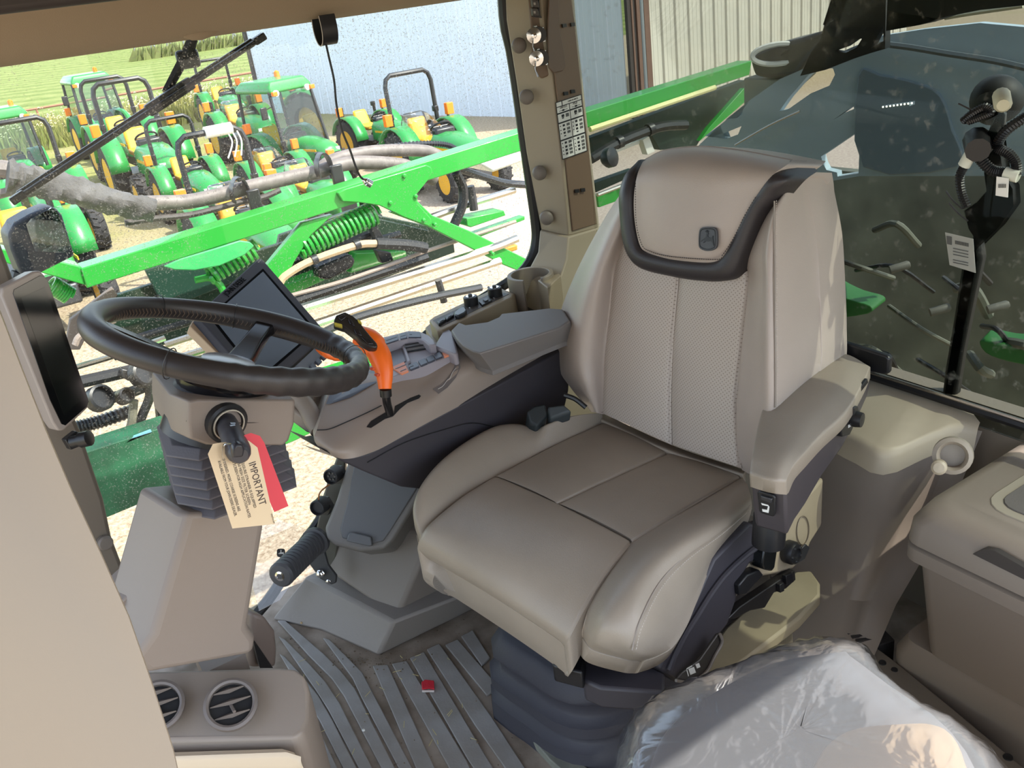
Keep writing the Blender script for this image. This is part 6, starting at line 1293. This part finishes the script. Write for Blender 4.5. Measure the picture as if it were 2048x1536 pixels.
for nm, x, y, lab in (('socket_connector', 667, 950, 'black multi-pin socket screwed to the pedestal below the console'), ('capped_connector', 640, 1012, 'black ribbed connector cap hanging on a wire beside the storage bin')):
    q = thing(nm, lab, 'connector', at(x, y, y=1.95)); ax_ = V((-.75, -.6, .2)).normalized()
    MB().lathe(at(x+6, y, y=1.96), ax_, [(.026, -.012), (.026, .004)], 6).build('flange', BLACK, q); MB().lathe(at(x, y, y=1.95), ax_, [(.020, -.02), (.020, .016), (.017, .018), (.016, .008), (.001, .008)], 18).build('shell', RUBBER, q)
    if nm[0] == 's':
        u_, v_ = frame(ax_)
        for k in range(6): a = 2*pi*k/6; MB().lathe(at(x, y, y=1.95)+u_*(.009*cos(a))+v_*(.009*sin(a)), ax_, [(.003, .006), (.003, .011)], 6).build('pin', DSTEEL, q)
    else: MB().tube(spline([at(660, 968, y=1.95), at(640, 985, y=1.94), at(637, 1005, y=1.95)], 5), .002, 5).build('wire', mat('copper_wire', s(150, 100, 60), .4), q)
shp = thing('clear_floor_sheet', 'clear plastic protective film with a small emblem at the foot of the window', 'film', at(565, 1100, y=2.02))
FILM = glass('film', (.9, .9, .92), .10, 0)
n = FILM.node_tree
mb = MB(); O2, N2 = at(565, 1110, y=2.03), V((-.1, -.9, .4)).normalized(); mb.prism([on(x, y, O2, N2) for x, y in [(515, 1052), (560, 1042), (600, 1052), (642, 1078), (610, 1120), (585, 1165), (560, 1200), (518, 1222), (500, 1150)]], -N2*.0008); mb.build('sheet', FILM, shp, smooth=False)
FR2 = mat('frosted_film', s(170, 170, 178), .35)
for k in range(4): 
    r_ = .05+.022*k; c = on(520, 1150, O2+N2*.002, N2); u_ = N2.cross(V((0, 0, 1))).normalized(); v_ = N2.cross(u_)
    MB().tube([c+u_*(-r_*cos(a)*1.0)-v_*(-r_*sin(a)*-1) for a in [pi*.55+pi*.4*j/12 for j in range(13)]], .0012, 4).build('moulded_ring', FR2, shp)
eo, eu, ev = on(562, 1106, O2+N2*.003, N2), None, None
eu = (on(572, 1106, O2+N2*.003, N2)-eo); ev = (on(562, 1096, O2+N2*.003, N2)-eo); sck = 1/22
MB().prism([eo+eu*(x*sck)+ev*(y*sck) for x, y in oct_], -N2*.0006).build('emblem_plate', BLACK, shp); MB().prism([eo+N2*.0004+eu*(x*sck)+ev*(y*sck) for x, y in deer], -N2*.0003).build('deer_emblem', WI, shp, smooth=False)

# ------------------------------------------------------------------ floor ribs and litter
FL_ = bpy.data.objects['floor']
RIB = mat('mat_rib', s(152, 150, 147), .7, var=.12, vscale=10, c2=s(136, 132, 126), bump=.4, bscale=220, bdist=.0008)
# ribs run across the cab; those in front of the pedestal bend forward
ribs = [[(720, 955), (780, 952), (1060, 1536+40), (985, 1536+40)], [(830, 942), (890, 930), (1230, 1500), (1290, 1640), (1220, 1640), (1160, 1536)], [(932, 905), (990, 880), (1320, 1440), (1440, 1640), (1370, 1640), (1255, 1470)], [(1028, 856), (1078, 832), (1375, 1250), (1560, 1536), (1600, 1640), (1530, 1640), (1480, 1536), (1300, 1280)], [(1135, 830), (1185, 808), (1412, 1072), (1360, 1102)], [(1225, 780), (1270, 756), (1360, 900), (1330, 930)],
        [(420, 790), (455, 800), (640, 985), (700, 1100), (960, 1600), (890, 1600), (640, 1130), (590, 1020)], [(160, 690), (200, 690), (420, 880), (520, 980), (600, 1080), (860, 1600), (790, 1600), (540, 1120), (470, 1020), (330, 880)], [(165, 780), (200, 800), (330, 930), (430, 1040), (510, 1160), (730, 1600), (660, 1600), (450, 1200), (380, 1090)], [(170, 880), (200, 900), (300, 1010), (390, 1120), (470, 1260), (640, 1600), (570, 1600), (400, 1260), (340, 1170)], [(260, 1120), (330, 1200), (400, 1330), (530, 1600), (470, 1600), (340, 1340)]]
def widen(P, d):
    out = []; A = sum((P[i].x*P[(i+1) % len(P)].y-P[(i+1) % len(P)].x*P[i].y) for i in range(len(P))); sg = 1 if A > 0 else -1
    for i, p in enumerate(P):
        e0 = (p-P[i-1]).normalized(); e1 = (P[(i+1) % len(P)]-p).normalized(); n0 = V((e0.y, -e0.x, 0))*sg; n1 = V((e1.y, -e1.x, 0))*sg
        b = (n0+n1); b = b.normalized() if b.length > .1 else n0; out.append(p+b*min(d/max(.4, b.dot(n0)), d*2))
    return out
for ri, r_ in enumerate(ribs):
    P = widen([Zp(500+x*.349, 1000+y*.349, .007) for x, y in r_], .0055 if ri < 6 else .001); MB().prism(P, (0, 0, -.0065)).build('mat_rib', RIB, FL_, .002)
rnd = random.Random(11); mb = MB()
for k in range(300):
    x, y = (rnd.gauss(740, 60), rnd.gauss(1325, 14)) if k % 2 == 0 else (rnd.uniform(560, 1050), rnd.uniform(1230, 1536))
    p = Zp(x, y, .0076 if k % 7 == 0 else .0012); r_ = rnd.uniform(.0006, .0019); mb.box(p, (r_*2, r_*1.4, r_), (V((cos(k), sin(k), 0)), V((-sin(k), cos(k), 0)), V((0, 0, 1))))
tag(mb.build('floor_grit', mat('grit', s(112, 98, 80), .9, var=.3, vscale=60)), 'fine brown grit scattered over the floor mat', 'grit', kind='stuff')
mb = MB()
for k in range(26):
    x, y = rnd.uniform(600, 960), rnd.uniform(1270, 1536); p = Zp(x, y, .010); a = rnd.uniform(0, pi); mb.tube([p, p+V((cos(a), sin(a), .05))*rnd.uniform(.008, .02)], .0007, 4)
tag(mb.build('straw_bits', mat('straw', s(190, 176, 120), .8)), 'short straw stalks lying in the mat grooves', 'straw', kind='stuff')
rs = thing('red_scrap', 'crumpled red wrapper scrap with a white edge on the floor mat', 'scrap', Zp(855, 1378, .007))
mb = MB(); q = [(844, 1380), (843, 1366), (850, 1361), (868, 1363), (869, 1380), (858, 1378)]; top_ = [Zp(x, y-2, .016) for x, y in q]; mb.loft([[Zp(x, y, .0085) for x, y in q], top_]); mb.build('wrapper', mat('red_foil', s(200, 40, 55), .35, bump=.6, bscale=60), rs, .001)
hs_('white_edge', [(844, 1380), (868, 1380), (868, 1383), (844, 1383)], .011, .002, WHITE, rs, 0)
for nm, x, y, c_, lab in (('pale_crumb', 603, 1246, s(176, 150, 110), 'tan crumb lying on the front of the mat'), ('white_crumb', 727, 1461, s(220, 220, 215), 'tiny white crumb on a mat rib near the bottom')):
    t = MB().lathe(Zp(x, y, .009), (.3, .2, 1), [(.002, -.002), (.004, .0), (.003, .003), (.0005, .004)], 8).build(nm, mat(nm, c_, .7)); tag(t, lab, 'crumb')
# step edge strip in front of the seat base
ed = thing('mat_edge_strip', 'pale worn edging strip of the mat in front of the seat base', 'strip', Zp(1100, 1480, 0))
hs_('strip', [(1001, 1396), (1010, 1388), (1130, 1490), (1210, 1570), (1190, 1600), (1100, 1520), (1004, 1412)], .022, .022, mat('worn_strip', s(120, 122, 112), .7, var=.15, vscale=20), ed, .003)

# ------------------------------------------------------------------ storage box on the right
bx = thing('storage_box', 'taupe storage box with a closed padded lid at right', 'box', (1.45, .6, .18))
BOXP = mat('box_plastic', s(134, 122, 109), .5, bump=.25, bscale=700, bdist=.0006)
def rrect(x0, y0, x1, y1, r, z, n=4): 
    P = []
    for cx, cy, a0 in ((x1-r, y1-r, 0), (x0+r, y1-r, 90), (x0+r, y0+r, 180), (x1-r, y0+r, 270)): P += [V((cx+r*cos(R(a0+90*k/n)), cy+r*sin(R(a0+90*k/n)), z)) for k in range(n+1)]
    return P
x0, y0, x1, y1 = 1.275, .28, 1.72, .838
mb = MB(); mb.loft([rrect(x0+.045, y0+.03, x1-.1, y1-.03, .03, .192), rrect(x0+.016, y0, x1, y1-.014, .03, .42), rrect(x0-.002, y0, x1, y1+.004, .03, .425), rrect(x0-.002, y0, x1, y1+.004, .03, .452), rrect(x0+.004, y0, x1, y1-.002, .03, .456)]); mb.build('bin', BOXP, bx, angle=45)
mb = MB(); mb.loft([rrect(x0+.004, y0, x1, y1-.002, .035, .459), rrect(x0-.004, y0, x1, y1+.004, .035, .464), rrect(x0, y0, x1, y1, .035, .505), rrect(x0+.016, y0, x1, y1-.014, .05, .532), rrect(x0+.04, y0, x1, y1-.036, .05, .540)]); mb.build('lid', BOXP, bx, angle=60)
ld = bx.children[-1]
MB().prism(rrect(x0+.085, y0, x1, y1-.085, .05, .542), (0, 0, -.006)).build('lid_frame', mat('lid_frame', s(150, 140, 122), .5), ld, .002)
MB().prism(rrect(x0+.105, y0, x1, y1-.105, .035, .5445), (0, 0, -.006)).build('lid_inlay', mat('lid_inlay', s(98, 92, 86), .6, bump=.3, bscale=500), ld, .001)
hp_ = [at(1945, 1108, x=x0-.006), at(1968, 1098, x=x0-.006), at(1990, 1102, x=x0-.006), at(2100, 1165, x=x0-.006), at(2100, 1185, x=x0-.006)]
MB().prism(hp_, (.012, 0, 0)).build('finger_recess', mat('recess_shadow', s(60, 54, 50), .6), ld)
pn = thing('box_plinth', 'taupe plinth carrying the storage box beside the door sill', 'plinth', (1.45, .6, 0))
mb = MB(); mb.loft([rrect(1.33, .2, 1.63, .885, .03, 0.0), rrect(1.318, .2, 1.63, .88, .03, .15), rrect(1.325, .2, 1.63, .86, .03, .19)]); mb.build('base', BOXP, pn, angle=50)
sp2 = thing('sill_plate', 'beige door sill plate with two recessed screws at lower right', 'sill plate', Zp(1850, 1400, .10))
hs_('plate', [(1712, 1275), (1728, 1276), (1790, 1322), (1900, 1412), (2060, 1545), (2060, 1640), (1960, 1560), (1840, 1420), (1702, 1312)], .12, .12, mat('sill_beige', s(112, 102, 88), .55, bump=.2, bscale=300), sp2, .003)
for x, y, r_ in ((1765, 1325, .008), (1789, 1339, .007), (2016, 1514, .009)): MB().lathe(Zp(x, y, .121), (0, 0, 1), [(r_, -.002), (r_*.9, .001), (r_*.4, .000), (.001, 0)], 14).build('screw', BLACK, sp2)
# grooved vent grille in the shadow behind the seat base
gv = thing('floor_grille', 'dark slotted grille on the floor between the seat and the box', 'grille', Zp(1690, 1270, .06))
for k in range(9): a, b = Zp(1640+k*9, 1228+k*7, .13), Zp(1690+k*9, 1190+k*11, .13); MB().box((a+b)/2, ((b-a).length, .008, .010), ((b-a).normalized(), V((0, 0, 1)).cross((b-a).normalized()), V((0, 0, 1)))).build('slat', mat('grille_dark', s(52, 48, 46), .6), gv)
hs_('tray', [(1620, 1225), (1690, 1180), (1790, 1280), (1700, 1310)], .125, .125, mat('grille_tray', s(44, 42, 42), .6), gv, .002)

# ------------------------------------------------------------------ folded trainer seat under clear plastic
ts = thing('folded_seat', 'folded grey seat back with a tan pad in the bottom right corner', 'seat', (.72, .68, .1))
GRYS = mat('folded_seat_grey', s(118, 118, 120), .55)
def rpoly(pix, z, n=3): return loop_spline([Zp(x, y, z) for x, y in pix], n)
in_ = [(1296, 1600), (1305, 1520), (1335, 1460), (1400, 1404), (1540, 1330), (1680, 1306), (1700, 1312), (1780, 1372), (1900, 1462), (1950, 1600), (1700, 1760), (1400, 1760)]
P = rpoly(in_, .46); cI = sum(P, V())/len(P)
mb = MB(); mb.loft([[p.lerp(cI, .03)+V((0, 0, .006)) for p in P], P, [p.lerp(cI, -.01)+V((0, 0, -.02)) for p in P], [p.lerp(cI, .02)+V((0, 0, -.34)) for p in P]]); mb.build('back_board', GRYS, ts, angle=50)
tn = [(1630, 1580), (1636, 1520), (1668, 1482), (1720, 1462), (1820, 1454), (1868, 1456), (1905, 1475), (1930, 1530), (1950, 1640), (1760, 1700)]
P = rpoly(tn, .472); cI = sum(P, V())/len(P); mb = MB(); mb.loft([[p.lerp(cI, .06)+V((0, 0, .010)) for p in P], [p+V((0, 0, .002)) for p in P], [p+V((0, 0, -.012)) for p in P]]); mb.build('tan_pad', mat('tan_pad', s(196, 172, 140), .55), ts, angle=60)
# clear film draped over it
def film_mat():
    m = bpy.data.materials.new('clear_plastic_film'); m.use_nodes = True; n = m.node_tree; L = n.links; n.nodes.remove(n.nodes['Principled BSDF']); out = n.nodes['Material Output']
    tr = n.nodes.new('ShaderNodeBsdfTransparent'); tr.inputs[0].default_value = (.93, .94, .96, 1)
    gl = n.nodes.new('ShaderNodeBsdfGlossy'); gl.inputs['Roughness'].default_value = .16
    df = n.nodes.new('ShaderNodeBsdfTranslucent'); df.inputs[0].default_value = (.8, .82, .86, 1); d2 = n.nodes.new('ShaderNodeBsdfDiffuse'); d2.inputs[0].default_value = (.8, .82, .86, 1)
    tc = n.nodes.new('ShaderNodeTexCoord'); no = n.nodes.new('ShaderNodeTexNoise'); no.inputs['Scale'].default_value = 7; no.inputs['Detail'].default_value = 3; no.inputs['Distortion'].default_value = 2.0; L.new(tc.outputs['Object'], no.inputs[0])
    bu = n.nodes.new('ShaderNodeBump'); bu.inputs['Strength'].default_value = .45; bu.inputs['Distance'].default_value = .012; L.new(no.outputs['Fac'], bu.inputs['Height']); L.new(bu.outputs[0], gl.inputs['Normal'])
    fr = n.nodes.new('ShaderNodeFresnel'); fr.inputs[0].default_value = 1.6; L.new(bu.outputs[0], fr.inputs['Normal'])
    ma = n.nodes.new('ShaderNodeMath'); ma.operation = 'MULTIPLY_ADD'; ma.inputs[1].default_value = 1.6; ma.inputs[2].default_value = .03; ma.use_clamp = True; L.new(fr.outputs[0], ma.inputs[0])
    m1 = n.nodes.new('ShaderNodeMixShader'); m1.inputs[0].default_value = .5; L.new(df.outputs[0], m1.inputs[1]); L.new(d2.outputs[0], m1.inputs[2])
    m2 = n.nodes.new('ShaderNodeMixShader'); m2.inputs[0].default_value = .28; L.new(tr.outputs[0], m2.inputs[1]); L.new(m1.outputs[0], m2.inputs[2])
    m3 = n.nodes.new('ShaderNodeMixShader'); L.new(ma.outputs[0], m3.inputs[0]); L.new(m2.outputs[0], m3.inputs[1]); L.new(gl.outputs[0], m3.inputs[2]); L.new(m3.outputs[0], out.inputs[0]); return m
FLM = film_mat()
o1 = [(1270, 1640), (1262, 1540), (1300, 1450), (1380, 1388), (1480, 1342), (1570, 1306), (1650, 1288), (1704, 1296), (1760, 1345), (1840, 1405), (1920, 1462), (1985, 1560), (1990, 1700), (1600, 1800), (1330, 1760)]
o2 = [(1215, 1640), (1228, 1520), (1262, 1430), (1330, 1380), (1440, 1345), (1545, 1300), (1640, 1282), (1738, 1300), (1768, 1362), (1848, 1430), (1932, 1462), (2015, 1540), (2040, 1700), (1600, 1850), (1280, 1800)]
rnd = random.Random(8)
A1 = loop_spline([Zp(x, y, .485) for x, y in o1], 6); A2 = loop_spline([Zp(x, y, .40) for x, y in o2], 6); cA = sum(A1, V())/len(A1)
def jit(P, a): return [p+V((rnd.uniform(-a, a), rnd.uniform(-a, a), rnd.uniform(-a, a)*.7)) for p in P]
rings = [jit([p.lerp(cA, t)+V((0, 0, .010*min(1, t*6))) for p in A1], .0006 if t > .2 else .0015) for t in (.97, .75, .55, .38, .24, .12, .05, .0)]
rings += [jit([p.lerp(q, t)+V((0, 0, .012*sin(t*pi))) for p, q in zip(A1, A2)], .003) for t in (.3, .65, 1)]
rings += [jit([q+V((0, 0, -.06*k)) for q in A2], .006) for k in (1, 2, 3)]
mb = MB(); mb.loft(rings, True); pf = mb.build('plastic_film', FLM, None, angle=70); pf.location.z += 0
tag(pf, 'wrinkled clear plastic bag draped over the folded seat', 'plastic bag')

# ------------------------------------------------------------------ hanging antenna cable
an_ = thing('antenna_cable', 'thin black cable hanging from a strap loop on the headliner', 'cable', at(650, 60, y=1.99))
mb = MB(); sc_0 = at(651, 60, y=1.985); lp_ = [sc_0+V((0, y, z)) for y, z in ((-.022, .03), (-.024, .0), (-.016, -.022), (0, -.031), (.016, -.022), (.024, 0), (.022, .03))]
P = spline(lp_, 5); mb.loft([[p+V((-.018, -.002, 0)), p+V((.018, -.002, 0)), p+V((.018, .002, .001)), p+V((-.018, .002, .001))] for p in P]); mb.build('strap_loop', BLACK, an_)
ed_ = MB(); ed_.tube([p+V((-.018, 0, 0)) for p in P], .0012, 5); ed_.build('strap_edge', mat('strap_edge', s(190, 182, 170), .6), an_)
MB().tube(spline([at(652, 88, y=1.98), at(658, 115, y=1.975), at(668, 160, y=1.97), at(673, 210, y=1.965), at(684, 260, y=1.96), at(700, 300, y=1.955), at(712, 335, y=1.95), at(720, 352, y=1.95), at(728, 360, y=1.95)], 6), .0026, 8).build('cable', BLACK, an_)
p0, p1 = at(726, 359, y=1.95), at(745, 371, y=1.948); MB().lathe(p0, p1-p0, [(.004, 0), (.006, .004), (.008, .006), (.008, .010), (.0095, .011), (.0095, .022), (.008, .023), (.002, .024)], 14).build('screw_plug', CHROME, an_)
struct(MB().box((1.16, .235, 1.51), (1.1, .05, .30)).build('trim_7', TAUPE), 'upper left rear cab frame', 'frame')  # unseen header added to stop sun reaching the cushion bolster
# left cab side out of view: sill, rear side pillar and upper frame placed to shade the interior
lw = struct(MB().box((.88, .235, .90), (.10, .05, 1.5)).build('wall_left', TAUPE), 'left rear door pillar of the cab', 'pillar')
struct(MB().box((1.45, .235, .25), (.7, .05, .5)).build('trim_6', TAUPE), 'lower left rear cab side', 'side panel')
